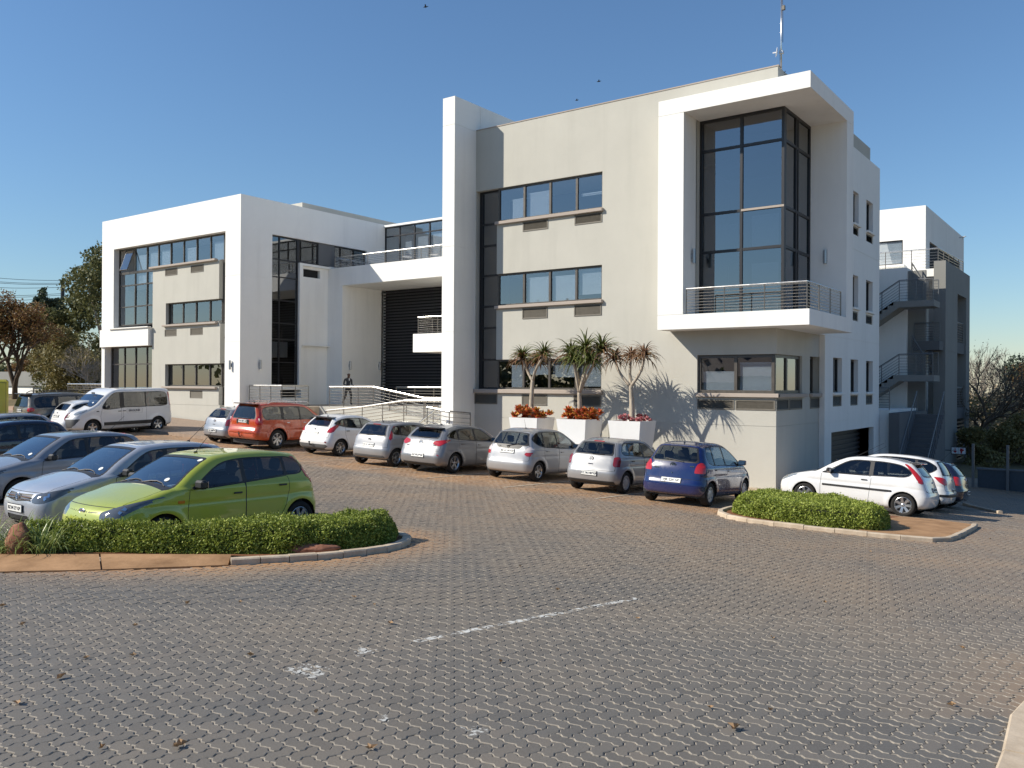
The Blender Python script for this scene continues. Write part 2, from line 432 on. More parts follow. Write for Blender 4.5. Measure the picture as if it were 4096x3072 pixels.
# ------------------------------------------------------------------ pavers
PW = .118; PA = math.radians(-5.0)
eu = np.array([math.cos(PA), math.sin(PA)]); ev = np.array([-eu[1], eu[0]])
def unit_edge(a, b, amp):
    """antisymmetric zigzag from a to b (left normal positive first)"""
    a = np.array(a, float); b = np.array(b, float); d = b - a; nrm = np.array([-d[1], d[0]])
    pts = []
    for t, o in ((.0, .0), (.34, amp), (.66, -amp)): pts.append(a + d * t + nrm * o)
    return pts
def outline(corners, amp=.105):
    """corners in unit grid going ccw; each unit edge zigzagged consistently (edges oriented +x or +y)"""
    P = []
    for i in range(len(corners)):
        a = corners[i]; b = corners[(i + 1) % len(corners)]
        d = (b[0] - a[0], b[1] - a[1])
        if d[0] > 0 or d[1] > 0: P += unit_edge(a, b, amp if d[0] else -amp)
        else:
            q = unit_edge(b, a, amp if d[0] else -amp); q = q + [np.array(a, float)]
            P += q[::-1][:-1]
    return np.array(P)
def inset(P, d):
    n = len(P); out = []
    for i in range(n):
        p0, p1, p2 = P[i - 1], P[i], P[(i + 1) % n]
        e1 = p1 - p0; e2 = p2 - p1; e1 /= np.linalg.norm(e1); e2 /= np.linalg.norm(e2)
        n1 = np.array([-e1[1], e1[0]]); n2 = np.array([-e2[1], e2[0]]); m = n1 + n2; m /= max(.35, np.dot(m, m) ** .5) ** 1
        k = d / max(.5, np.dot(m, n1)); out.append(p1 + m * k)
    return np.array(out)
cH = [(0, 0), (1, 0), (2, 0), (2, 1), (1, 1), (0, 1)]; cV = [(0, 0), (1, 0), (1, 1), (1, 2), (0, 2), (0, 1)]
def template(c, level):
    ctr = np.mean(np.array(c, float), axis=0)
    if level == 3:
        q = np.array([c[0], c[2] if c[2][0] - c[0][0] == 2 else c[1], c[3], c[5] if c[2][0] - c[0][0] == 2 else c[4]], float)
        P = (q - ctr) * PW
    else: P = (outline(c) - ctr) * PW
    n = len(P); top = inset(P, .0092 if level == 1 else .008)
    rings = [(top, 0.0)]
    if level == 1: rings.append((inset(P, .0038), -.0045))
    rings.append((inset(P, .0028 if level == 1 else .0045), -.014))
    V = []; F = []
    for (q, z) in rings:
        for p in q:
            w = eu * p[0] + ev * p[1]; V.append((w[0], w[1], z))
    F.append(list(range(n)))
    for r in range(len(rings) - 1):
        for i in range(n): F.append([r * n + i, (r + 1) * n + i, (r + 1) * n + (i + 1) % n, r * n + (i + 1) % n])
    T = []
    # triangulate the top once through bmesh
    bm = bmesh.new(); vs = [bm.verts.new(v) for v in V]
    for f in F: bm.faces.new([vs[i] for i in f])
    bmesh.ops.triangulate(bm, faces=bm.faces[:]); bm.verts.index_update()
    T = np.array([[v.index for v in f.verts] for f in bm.faces]); bm.free()
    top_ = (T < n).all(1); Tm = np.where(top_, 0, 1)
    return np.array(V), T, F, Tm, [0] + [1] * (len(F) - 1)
TPL = {(o, l): template(cH if o == 0 else cV, l) for o in (0, 1) for l in (1, 2, 3)}
# herringbone lattice: H at (k,k)+m(2... )  tile: translations (1,1) and (2,-2)
ctrs = []
for i in range(-520, 521):
    for j in range(-260, 261):
        bx, by = i + 2 * j, i - 2 * j
        ctrs.append((bx + 1.0, by + .5, 0)); ctrs.append((bx + 2.5 - 0, by + 0.0, 1))
ctrs = np.array(ctrs)
def inpoly(X, Y, poly):
    ins = np.zeros(len(X), bool); n = len(poly)
    for i in range(n):
        x1, y1 = poly[i]; x2, y2 = poly[(i + 1) % n]
        c = ((y1 > Y) != (y2 > Y)); xi = (x2 - x1) * (Y - y1) / ((y2 - y1) if y2 != y1 else 1e-9) + x1
        ins ^= c & (X < xi)
    return ins
LEFT_ISLAND = [(-14, -26.5), (-6.5, -25.4), (-2.96, -22.16), (-2.03, -21.25), (-1.29, -20.49), (-.92, -19.82), (-.6, -19.32), (-.3, -18.75), (-.14, -18.2), (-.09, -17.7), (-.17, -17.2), (-.4, -16.75), (-.75, -16.45), (-1.2, -16.35),
               (-1.7, -16.6), (-2.1, -17.3), (-2.45, -18.3), (-3.0, -19.6), (-3.6, -20.6), (-4.3, -21.35), (-14, -21.9)]
RIGHT_ISLAND = [(1.15, -6.6), (1.25, -7.6), (1.42, -8.25), (1.75, -8.75), (2.25, -9.08), (2.9, -9.17), (3.6, -9.15), (4.3, -9.07), (5.0, -8.98), (5.6, -8.82), (6.1, -8.62), (6.38, -8.2), (6.42, -7.4), (6.4, -6.0), (6.36, -4.4), (6.28, -3.62), (5.5, -3.45), (4.4, -3.5), (3.0, -4.1), (1.6, -4.95), (1.2, -5.6)]
RC = [(8.62, -19.0), (8.66, -19.6), (8.7, -20.1), (8.74, -20.8), (8.76, -22.5)]
gxy = ctrs[:, 0:1] * PW * eu[None] + ctrs[:, 1:2] * PW * ev[None] + np.array([3.0, -12.0])[None]
X_, Y_ = gxy[:, 0], gxy[:, 1]
px_, py_, D_ = proj(np.stack([X_, Y_, GZ(X_, Y_)], -1))
keep = (D_ > 3.0) & (D_ < 62) & (px_ > -190) & (px_ < 1215) & (py_ < 900) & (Y_ < 16) & (X_ < 30)
keep &= ~inpoly(X_, Y_, LEFT_ISLAND) & ~inpoly(X_, Y_, RIGHT_ISLAND)
keep &= ~((X_ > 9.1) & (Y_ < -18.3) & (Y_ > -24))
keep &= ~((Y_ > -.05) & (X_ < 1.4)) & ~((X_ < -22) & (Y_ > -5.2)) & ~((X_ < 1.35) & (Y_ > -2.2) & (X_ > -22.5) & (Y_ > -.6))
ctrs = ctrs[keep]; X_, Y_, px_, py_, D_ = X_[keep], Y_[keep], px_[keep], py_[keep], D_[keep]
vis = (px_ > -5) & (px_ < 1029) & (py_ < 773)
order = np.argsort(np.where(vis, D_, 1e6)); near = order[:300]
isnear = np.zeros(len(D_), bool); isnear[near] = True
paving = empty('paving', (0, 0, 0)); paving['kind'] = 'structure'
NP.seed(5)
tilt = NP.normal(0, .011, (len(D_), 2)); dzp = NP.normal(0, .0011, len(D_)); rnd = NP.rand(len(D_)); twist = NP.normal(0, .012, len(D_))
slx = (GZ(X_ + .3, Y_) - GZ(X_ - .3, Y_)) / .6; sly = (GZ(X_, Y_ + .3) - GZ(X_, Y_ - .3)) / .6
ptmpl = {}
for o in (0, 1):
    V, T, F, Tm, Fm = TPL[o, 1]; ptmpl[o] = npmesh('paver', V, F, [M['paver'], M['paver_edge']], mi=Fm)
for i in near:
    o = link('paver', ptmpl[int(ctrs[i, 2])], paving)
    n = Vector((-slx[i] + tilt[i, 0], -sly[i] + tilt[i, 1], 1)).normalized()
    ex = Vector((math.cos(twist[i]), math.sin(twist[i]), 0)); ex = (ex - n * ex.dot(n)).normalized(); ey = n.cross(ex)
    o.matrix_world = Matrix(((ex.x, ey.x, n.x, X_[i]), (ex.y, ey.y, n.y, Y_[i]), (ex.z, ey.z, n.z, gz(X_[i], Y_[i]) + .0078 + dzp[i]), (0, 0, 0, 1)))
VV = []; FF = []; AR = []; AD = []; MI = []; base = 0
lev = np.where(D_ < 10, 1, np.where(D_ < 24, 2, 3))
dst = dust_at(X_, Y_)
for o in (0, 1):
    for l in (1, 2, 3):
        s_ = np.where((~isnear) & (ctrs[:, 2] == o) & (lev == l))[0]
        if not len(s_): continue
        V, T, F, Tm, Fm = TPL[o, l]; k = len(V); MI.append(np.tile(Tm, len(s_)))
        c, s = np.cos(twist[s_])[:, None], np.sin(twist[s_])[:, None]
        x = V[None, :, 0] * c - V[None, :, 1] * s; y = V[None, :, 0] * s + V[None, :, 1] * c
        z = V[None, :, 2] + x * (slx[s_] - tilt[s_, 0])[:, None] + y * (sly[s_] - tilt[s_, 1])[:, None] + (GZ(X_[s_], Y_[s_]) + .0078 + dzp[s_])[:, None]
        VV.append(np.stack([x + X_[s_][:, None], y + Y_[s_][:, None], z], -1).reshape(-1, 3))
        FF.append((T[None] + (np.arange(len(s_)) * k)[:, None, None]).reshape(-1, 3) + base); base += len(s_) * k
        AR.append(np.repeat(rnd[s_], k)); AD.append(np.repeat(dst[s_], k))
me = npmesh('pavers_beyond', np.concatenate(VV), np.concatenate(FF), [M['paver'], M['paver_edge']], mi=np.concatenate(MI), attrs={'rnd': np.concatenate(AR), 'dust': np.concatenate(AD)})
link('paver_field', me, paving, kind='stuff')
print('pavers', len(D_), 'tris', sum(len(f) for f in FF))
# ------------------------------------------------------------------ kerbs
def resample(P, step):
    P = np.array(P, float); d = np.r_[0, np.cumsum(np.hypot(*np.diff(P, axis=0).T))]
    n = max(1, int(round(d[-1] / step))); t = np.linspace(0, d[-1], n + 1)
    return np.stack([np.interp(t, d, P[:, 0]), np.interp(t, d, P[:, 1])], -1)
def kerb_run(root, P, length, w, h, sink=.08, gap=.012, rnd_amp=.006):
    Q = resample(P, length)
    for i in range(len(Q) - 1):
        a, b = Q[i], Q[i + 1]; d = (b - a) / np.linalg.norm(b - a); nrm = np.array([-d[1], d[0]])
        a2 = a + d * gap / 2; b2 = b - d * gap / 2
        V = []
        hh = h + R_.uniform(-rnd_amp, rnd_amp)
        for p in (a2, b2):
            g = gz(*p)
            for (o, z) in ((0, -sink), (0.0, hh - .018), (.018, hh), (w - .018, hh), (w, hh - .018), (w, -sink)):
                q = p + nrm * o; V.append((q[0], q[1], g + z))
        F = [[k, k + 6, k + 7, k + 1] for k in range(5)] + [[0, 1, 2, 3, 4, 5], [11, 10, 9, 8, 7, 6]]
        link('kerb_stone', npmesh('kerb_stone', np.array(V), F, [M['kerb']]), root)
kerb_l = empty('kerb'); kerb_l['kind'] = 'structure'
kerb_run(kerb_l, [(-.98, -19.93)] + LEFT_ISLAND[6:16], .42, .15, .10)
kerb_r = empty('kerb'); kerb_r['kind'] = 'structure'
kerb_run(kerb_r, RIGHT_ISLAND[:16], .62, .13, .09)
kerb_c = empty('kerb'); kerb_c['kind'] = 'structure'
kerb_run(kerb_c, [(8.76, -23.5), (8.76, -22.5), (8.74, -20.8), (8.7, -20.1), (8.68, -19.5), (8.9, -18.4), (9.5, -17.4)][::-1], .95, .9, .07)
kerb_b = empty('kerb'); kerb_b['kind'] = 'structure'
kerb_run(kerb_b, [(4.6, 6.3), (5.4, 4.6), (6.0, 3.7)][::-1], .7, .14, .1)
def sheet(name, poly, up, mat, kind='structure', parent=None, drop=None):
    bm = bmesh.new(); vs = [bm.verts.new((x, y, gz(x, y) + (up if not callable(up) else up(x, y)))) for x, y in poly]
    f = bm.faces.new(vs); f.normal_update()
    if f.normal.z < 0: f.normal_flip()
    bmesh.ops.triangulate(bm, faces=[f])
    bmesh.ops.subdivide_edges(bm, edges=bm.edges[:], cuts=3, use_grid_fill=True)
    me = bpy.data.meshes.new(name); bm.to_mesh(me); bm.free(); me.materials.append(mat)
    return link(name, me, parent, kind=kind)
isl = [(x, y) for x, y in LEFT_ISLAND]
cx_ = np.mean(np.array(isl[4:16]), axis=0)
sheet('planting_bed', [(-14, -26)] + [(-5.1, -22.9), (-3.75, -21.26), (-3.27, -20.89), (-1.94, -19.85), (-1.05, -19.4), (-.6, -18.6), (-.35, -17.9), (-.4, -17.2), (-.8, -16.65), (-1.3, -16.6), (-2.0, -17.5), (-2.6, -18.9), (-3.3, -20.2), (-4.4, -21.4), (-14, -22)], .05, M['soil'])
# sloped concrete apron slabs
ap = empty('concrete_apron'); ap['kind'] = 'structure'
outer = [(-6.6, -25.6), (-4.6, -23.7), (-3.35, -22.53), (-2.02, -21.26), (-.96, -19.98)]; inner = [(-7.05, -24.85), (-5.12, -23.0), (-3.92, -21.86), (-2.74, -20.9), (-1.24, -19.72)]
for i in range(4):
    a, b, c, d = [np.array(p) for p in (outer[i], outer[i + 1], inner[i + 1], inner[i])]
    e = (b - a) / np.linalg.norm(b - a) * .012; V = []
    for p, h in ((a + e, .025), (b - e, .025), (c - e, .105), (d + e, .105)):
        V.append((p[0], p[1], gz(*p) + h))
    V += [(x, y, z - .12) for x, y, z in V]
    link('slab', npmesh('slab', np.array(V), [[0, 1, 2, 3], [0, 4, 5, 1], [1, 5, 6, 2], [2, 6, 7, 3], [3, 7, 4, 0]], [M['apron']]), ap)
sheet('planting_bed', [(1.35, -6.6), (1.45, -7.6), (1.7, -8.4), (2.3, -8.9), (3.6, -8.98), (5.0, -8.8), (6.0, -8.5), (6.2, -7.4), (6.2, -6.0), (6.15, -4.2), (4.4, -3.7), (3.0, -4.3), (1.6, -5.1)], .045, M['soil'])
sheet('concrete_apron', [(4.75, -8.72), (5.6, -8.78), (6.12, -8.52), (6.36, -8.1), (6.36, -6.0), (6.3, -4.4), (6.2, -3.75), (5.4, -3.6), (4.6, -4.0), (4.45, -6.0), (4.6, -7.9)], .07, M['apron'])
# walkway strip under the building and pavement by the left building
def strip(name, x0, x1, y0, y1, h, mat):
    xs = np.linspace(x0, x1, max(2, int((x1 - x0) / 2) + 1)); V = []; F = []
    for x in xs:
        for (y, z) in ((y0, -.1), (y0, h), (y1, h)): V.append((x, y, gz(x, y) + z))
    for i in range(len(xs) - 1):
        for k in (0, 1): F.append([i * 3 + k, i * 3 + k + 1, (i + 1) * 3 + k + 1, (i + 1) * 3 + k])
    return link(name, npmesh(name, np.array(V), F, [mat]), kind='structure')
t_ = NT('brick_pavement', (.35, .25, .17), .85); br = t_.n('TexBrick'); br.inputs['Scale'].default_value = 4.5
t_.l(t_.coord('World'), br.inputs[0]); br.inputs['Color1'].default_value = (.34, .25, .18, 1); br.inputs['Color2'].default_value = (.27, .2, .145, 1); br.inputs['Mortar'].default_value = (.16, .12, .09, 1)
br.inputs['Mortar Size'].default_value = .012; t_.base(br.outputs[0]); M['brickpave'] = t_.m
strip('pavement', -44, -22.2, -5.1, -.02, .13, M['brickpave'])
strip('pavement', -22.2, 1.15, -.6, -.003, .10, M['kerb'])
# ------------------------------------------------------------------ worn paint
def flatquad(name, pts, up, mat, parent=None, **k):
    return link(name, npmesh(name, np.array([(x, y, gz(x, y) + up) for x, y in pts]), [list(range(len(pts)))], [mat]), parent, **k)
pm = empty('road_marking'); pm['kind'] = 'structure'
M['bayline'] = plain('bay_paint', (.50, .43, .33), .8, var=.25, scale=5)
for x in (-1.9, -4.88, -7.75, -10.55, -13.55, -16.2, -18.8, -21.5):
    y0 = -8.2
    V = []; F = []
    ys = np.linspace(y0, -3.2, 7)
    for y in ys:
        for dx in (-.04, .04): V.append((x + dx + (y - y0) * -.01, y, gz(x, y) + .017))
    F = [[2 * i, 2 * i + 1, 2 * i + 3, 2 * i + 2] for i in range(6)]
    link('painted_line', npmesh('painted_line', np.array(V), F, [M['bayline']]), pm)
for y in (-1.3, 2.2):
    flatquad('painted_line', [(4.2, y), (7.6, y - .9), (7.6, y - .82), (4.2, y + .08)], .017, M['bayline'], pm)
# ------------------------------------------------------------------ office building
WALLW, WALLG = M['white_plaster'], M['grey_plaster']
GV = .012
def yface_frame(root, name, x0, x1, z0, z1, y, xs, zs, mat, glassmat, fw=.06, depth=.08, back=None, blinds=(), skip=(), outer=.07, label=None, room=.9, panes_group=True, facing=-1):
    """window on a plane y=const facing -y. xs, zs: inner mullion / transom positions. window mesh + pane children"""
    fr = MB()
    xl = [x0] + list(xs) + [x1]; zl = [z0] + list(zs) + [z1]
    y1 = y + depth
    fr.box(x0, x0 + outer, y, y1, z0, z1); fr.box(x1 - outer, x1, y, y1, z0, z1)
    fr.box(x0 + outer, x1 - outer, y, y1, z0, z0 + outer); fr.box(x0 + outer, x1 - outer, y, y1, z1 - outer, z1)
    for x in xs: fr.box(x - fw / 2, x + fw / 2, y - .004, y1 - .004, z0 + outer, z1 - outer)
    for z in zs: fr.box(x0 + outer, x1 - outer, y + .004, y1 + .004, z - fw / 2, z + fw / 2)
    w = fr.build(name, mat, root, label=label)
    k = 0
    for i in range(len(xl) - 1):
        for j in range(len(zl) - 1):
            if (i, j) in skip: continue
            a = xl[i] + (outer if i == 0 else fw / 2); b = xl[i + 1] - (outer if i == len(xl) - 2 else fw / 2)
            c = zl[j] + (outer if j == 0 else fw / 2); d = zl[j + 1] - (outer if j == len(zl) - 2 else fw / 2)
            tx = R_.uniform(-.006, .006); tz = R_.uniform(-.004, .004)
            V = [(a, y + .045 - tx, c), (b, y + .045 + tx, c), (b, y + .045 + tx + tz, d), (a, y + .045 - tx + tz, d)]
            V += [(p[0], p[1] + .006, p[2]) for p in V]
            me = npmesh('pane', np.array(V), [[0, 1, 2, 3], [7, 6, 5, 4], [0, 4, 5, 1], [1, 5, 6, 2], [2, 6, 7, 3], [3, 7, 4, 0]], [glassmat])
            link('pane', me, w)
    for (a, b, c, d) in blinds:
        bl = MB(); n = max(3, int((d - c) / .035))
        for q in range(n):
            z = c + (d - c) * (q + .5) / n; h = (d - c) / n * .46
            bl.add([(a, y + .13, z - h), (b, y + .13, z - h), (b, y + .15, z + h), (a, y + .15, z + h)], [[0, 1, 2, 3]])
        bl.box(a - .01, b + .01, y + .125, y + .16, d, d + .03)
        bl.build('blind', M['blind'], w)
    return w
def xface_frame(root, name, y0, y1, z0, z1, x, ys, zs, mat, glassmat, fw=.06, depth=.08, skip=(), outer=.07, label=None):
    """window on a plane x=const facing +x"""
    fr = MB(); x1 = x - depth
    yl = [y0] + list(ys) + [y1]; zl = [z0] + list(zs) + [z1]
    fr.box(x1, x, y0, y0 + outer, z0, z1); fr.box(x1, x, y1 - outer, y1, z0, z1)
    fr.box(x1, x, y0 + outer, y1 - outer, z0, z0 + outer); fr.box(x1, x, y0 + outer, y1 - outer, z1 - outer, z1)
    for v in ys: fr.box(x1 + .004, x + .004, v - fw / 2, v + fw / 2, z0 + outer, z1 - outer)
    for z in zs: fr.box(x1 - .004, x - .004, y0 + outer, y1 - outer, z - fw / 2, z + fw / 2)
    w = fr.build(name, mat, root, label=label)
    for i in range(len(yl) - 1):
        for j in range(len(zl) - 1):
            if (i, j) in skip: continue
            a = yl[i] + (outer if i == 0 else fw / 2); b = yl[i + 1] - (outer if i == len(yl) - 2 else fw / 2)
            c = zl[j] + (outer if j == 0 else fw / 2); d = zl[j + 1] - (outer if j == len(zl) - 2 else fw / 2)
            t = R_.uniform(-.006, .006)
            mb = MB(); V = [(x - .045 + t, a, c), (x - .045 - t, b, c), (x - .045 - t, b, d), (x - .045 + t, a, d)]
            V += [(p[0] - .006, p[1], p[2]) for p in V]
            link('pane', npmesh('pane', np.array(V), [[0, 1, 2, 3], [7, 6, 5, 4], [0, 4, 5, 1], [1, 5, 6, 2], [2, 6, 7, 3], [3, 7, 4, 0]], [glassmat]), w)
    return w
def vent_y(root, x0, x1, z0, z1, y, dark=False):
    v = MB(); f = .045
    v.box(x0, x1, y - .02, y + .03, z0, z0 + f); v.box(x0, x1, y - .02, y + .03, z1 - f, z1)
    v.box(x0, x0 + f, y - .02, y + .03, z0 + f, z1 - f); v.box(x1 - f, x1, y - .02, y + .03, z0 + f, z1 - f)
    n = 9
    for k in range(n):
        z = z0 + f + (z1 - z0 - 2 * f) * (k + .5) / n; h = (z1 - z0 - 2 * f) / n
        v.add([(x0 + f, y - .012, z - h * .45), (x1 - f, y - .012, z - h * .45), (x1 - f, y + .012, z + h * .3), (x0 + f, y + .012, z + h * .3)], [[0, 1, 2, 3]])
    v.box(x0 + f, x1 - f, y + .016, y + .02, z0 + f, z1 - f)
    return v.build('louvre_vent', M['vent'], root)
def vent_x(root, y0, y1, z0, z1, x):
    v = MB(); f = .045
    v.box(x - .03, x + .015, y0, y1, z0, z0 + f); v.box(x - .03, x + .015, y0, y1, z1 - f, z1)
    v.box(x - .03, x + .015, y0, y0 + f, z0 + f, z1 - f); v.box(x - .03, x + .015, y1 - f, y1, z0 + f, z1 - f)
    for k in range(9):
        z = z0 + f + (z1 - z0 - 2 * f) * (k + .5) / 9; h = (z1 - z0 - 2 * f) / 9
        v.add([(x + .01, y0 + f, z - h * .45), (x + .01, y1 - f, z - h * .45), (x - .014, y1 - f, z + h * .3), (x - .014, y0 + f, z + h * .3)], [[0, 1, 2, 3]])
    v.box(x - .025, x - .02, y0 + f, y1 - f, z0 + f, z1 - f)
    return v.build('louvre_vent', M['vent'], root)
def sill(root, b, mat=None):
    return MB().box(*b, b=.012).build('sill', mat or M['sill'], root)
def railing(parent, path, h=.92, nb=8, posts=None, r_top=.026, r_bar=.011, r_post=.021, mat=None, name='railing', ground=None, step=1.25, zoff=0.0):
    """path: list of (x,y,z) at floor level. railing > post, handrail, rail"""
    pm_ = mat or M['post_steel']; mat = mat or M['steel']; P = [np.array(p, float) for p in path]
    rt = empty(name); rt.parent = parent
    up = np.array([0, 0, 1.0])
    for i in range(len(P) - 1):
        a, b = P[i], P[i + 1]; L = np.linalg.norm(b - a); n = max(1, int(round(L / step)))
        for k in range(n + (1 if i == len(P) - 2 else 0)):
            p = a + (b - a) * k / n
            MB().tube([p - up * .02, p + up * (h - .02)], r_post, 6).build('post', pm_, rt)
        MB().tube([a + up * h, b + up * h], r_top, 8).build('handrail', mat, rt)
        for q in range(nb):
            z = .1 + (h - .16) * q / max(1, nb - 1)
            MB().tube([a + up * z, b + up * z], r_bar, 5, caps=False).build('rail', mat, rt)
    return rt
# ============================ right block
RB = empty('office_building', (0, 0, 0), label='large three storey white and grey office block on the right with corner glass bay', cat='office building')
white_p = [(-3.75, -2.82, -1.0, .05, 5.33, 13.08), (-3.75, 1.35, -1.0, 3.9, 12.57, 13.08), (-3.75, 1.35, -1.0, 3.8, 5.33, 5.82),
           (.12, 1.35, 3.08, 3.9, 5.33, 12.6), (.001, .2, 4.6, 12.67, -1.6, 5.33), (-.3, .2, 3.85, 12.67, 5.33, 13.06), (-.6, .2, 11.78, 12.67, -1.6, 5.33),]
white_m = []
wr = [(5.64, 6.85, 3.22, 4.54, 2.69, 3.10), (8.06, 9.20, 3.22, 4.54, 2.69, 3.10), (10.46, 11.59, 3.22, 4.54, 2.69, 3.10),
      (8.26, 9.16, 6.64, 7.94, 6.10, 6.48), (10.39, 11.50, 6.64, 7.94, 6.10, 6.48), (8.27, 9.18, 10.02, 11.31, 9.56, 9.90), (10.38, 11.49, 10.02, 11.31, 9.56, 9.90)]
for (a, b, c, d, e, f) in wr:
    white_m += [(-.31, .25, a, b, c, d), (.13, .25, a, b, e, f)]
white_m += [(-.7, .25, 5.46, 11.78, -1.7, 1.73)]
white_m += [(.2 - GV, .25, 3.9, 12.8, 8.96, 8.98), (.2 - GV, .25, 4.5, 12.8, 5.318, 5.335), (.2 - GV, .25, 4.5, 12.8, 2.125, 2.14),
            (-3.8, -2.8, -1.1, -1.0 + GV, 12.56, 12.575), (-3.8, -2.8, -1.1, -1.0 + GV, 5.815, 5.83), (1.35 - GV, 1.4, 3.1, 4.0, 12.56, 12.575)]
pil_m = [(-13.2, -12.4, -1.4, -1.36 + GV, 13.765, 13.78), (-12.46 - GV, -12.4, -1.4, 9.1, 13.765, 13.78),
            (-13.2, -12.4, -1.4, -1.36 + GV, 8.93, 8.945), (-12.46 - GV, -12.4, -1.4, 9.1, 8.93, 8.945), (-13.2, -13.08 + GV, -1.4, 9.1, 8.93, 8.945),
            (-13.2, -12.4, -1.4, -1.36 + GV, 5.535, 5.55), (-12.46 - GV, -12.4, -1.4, 9.1, 5.535, 5.55), (-12.46 - GV, -12.4, .262, .278, 13.8, 15), (-13.2, -12.4, -1.4, -1.36 + GV, 2.13, 2.145), (-12.46 - GV, -12.4, -1.4, 0, 2.13, 2.145)]
rect_solid('pillar', [(-13.08, -12.46, -1.36, 9.0, -.2, 14.88)], pil_m, WALLW, RB, label='tall white fin wall at the left end')
rect_solid('wall', white_p, white_m, WALLW, RB, label='white plaster frame, balcony slab, pillar and side wall')
grey_p = [(-12.46, -2.82, 0, 12, -1.6, 13.8), (-2.82, 0, 0, 12, -1.6, 5.33), (-2.82, 0, 0, 11.8, 13.08, 13.8), (-2.82, -.31, 3.9, 12, 5.33, 13.8), (-2.82, .12, 3.09, 3.9, 5.82, 12.57), (-4.0, -1.2, 9.5, 11.5, 13.0, 14.6)]
strip_x = (-12.42, -11.37)
rows = [(9.97, 11.32), (6.6, 7.88), (3.27, 4.45)]
grey_m = [(strip_x[0], strip_x[1], -.1, 2.5, 3.27, 11.32)]
for z0, z1 in rows: grey_m.append((strip_x[1], -6.51, -.1, 2.5, z0, z1))
grey_m += [(-2.74, .1, -.1, 2.62, 3.2, 4.49), (-.6, .1, 3.5, 4.65, 3.2, 4.52)]
for (a, b) in ((-10.09, -8.9), (-7.7, -6.51)):
    for (c, d) in ((9.45, 9.83), (6.02, 6.45), (2.65, 3.07)): grey_m.append((a, b, -.1, .09, c, d))
grey_m += [(-12.46, -11.3, -.1, .09, 2.66, 3.08), (-2.73, -1.41, -.1, .09, 2.65, 2.99), (-1.37, -.02, -.1, .09, 2.65, 2.99),
           (-.09, .1, .03, 1.2, 2.65, 3.03), (-.09, .1, 1.25, 2.63, 2.65, 3.03), (-.09, .1, 3.52, 4.64, 2.65, 3.05),
           (-13, .1, -.1, GV, 2.125, 2.14), (-GV, .1, -.1, 4.7, 2.125, 2.14)]
grey_m += [(-1.4, .25, a, b, c, d) for (a, b, c, d, e, f) in wr] + [(-1.2, .25, 5.46, 11.78, -1.7, 1.73)]
rect_solid('wall', grey_p, grey_m, WALLG, RB, label='grey plaster front wall')
# coping on the grey parapet
MB().box(-12.44, .03, -.02, .25, 13.8, 13.84).build('coping', M['sill'], RB)
# front windows
mx = [-11.37 + .04, -10.09, -8.87, -7.67]
def blind_row(kind):
    if kind == 0: return [(-10.0, -8.98, 10.04, 10.95), (-10.75, -10.2, 10.04, 10.8), (-7.55, -6.65, 10.55, 10.62)]
    if kind == 1: return [(-9.98, -8.95, 6.68, 7.62), (-8.8, -7.75, 6.68, 7.6), (-7.6, -6.62, 6.85, 7.75)]
    return [(-10.75, -10.2, 3.35, 4.2), (-9.98, -8.95, 3.85, 4.3), (-8.8, -7.75, 3.75, 4.3), (-7.6, -6.62, 3.4, 4.35)]
for k, (z0, z1) in enumerate(rows):
    yface_frame(RB, 'window', strip_x[1] + .001, -6.512, z0, z1, .09, [-10.09, -8.87, -7.67], [], M['frame'], M['glass'], fw=.09, blinds=blind_row(k))
    (MB().box(-11.40, -6.45, -.13, .02, z0 - .125, z0 - .003, b=.012) if k < 2 else MB().box(-12.455, -6.45, -.13, .02, z0 - .16, z0 - .003, b=.012)).build('sill', M['sill'], RB)
yface_frame(RB, 'window', strip_x[0] + .001, strip_x[1] - .001, 3.272, 11.318, .22, [-12.3], [4.46, 5.75, 6.62, 7.88, 9.1, 9.97], M['dark_frame'], M['glass_dark'], fw=.08, label='tall dark vertical strip window beside the pillar')
for (a, b) in ((-10.09, -8.9), (-7.7, -6.51)):
    for (c, d) in ((9.45, 9.83), (6.02, 6.45), (2.65, 3.07)): vent_y(RB, a + .002, b - .002, c + .002, d - .002, .0)
vent_y(RB, -12.455, -11.302, 2.662, 3.078, .0)
vent_y(RB, -2.728, -1.412, 2.652, 2.988, .0); vent_y(RB, -1.368, -.03, 2.652, 2.988, .0)
vent_x(RB, .04, 1.19, 2.652, 3.028, 0.); vent_x(RB, 1.255, 2.625, 2.652, 3.028, 0.); vent_x(RB, 3.525, 4.635, 2.652, 3.048, 0.)
# ground floor corner window
yface_frame(RB, 'window', -2.738, -.09, 3.205, 4.485, .08, [-1.4], [], M['frame'], M['glass'], fw=.1, outer=.1, blinds=[(-2.6, -1.5, 3.3, 3.9), (-1.3, -.2, 3.3, 4.2)], label='corner window on the ground floor')
xface_frame(RB, 'window', .09, 2.615, 3.205, 4.485, -.08, [1.25], [], M['frame'], M['glass'], fw=.12, outer=.1)
xface_frame(RB, 'window', 3.505, 4.645, 3.205, 4.515, -.25, [], [], M['frame'], M['glass_dark'])
bm_ = MB(); bm_.box(-2.77, .12, -.12, .0, 3.07, 3.2, b=.012); bm_.box(.0, .12, -.118, 2.9, 3.072, 3.198, b=.012); bm_.box(.0, .12, 3.45, 4.7, 3.072, 3.198, b=.012)
bm_.build('sill', M['sill'], RB)
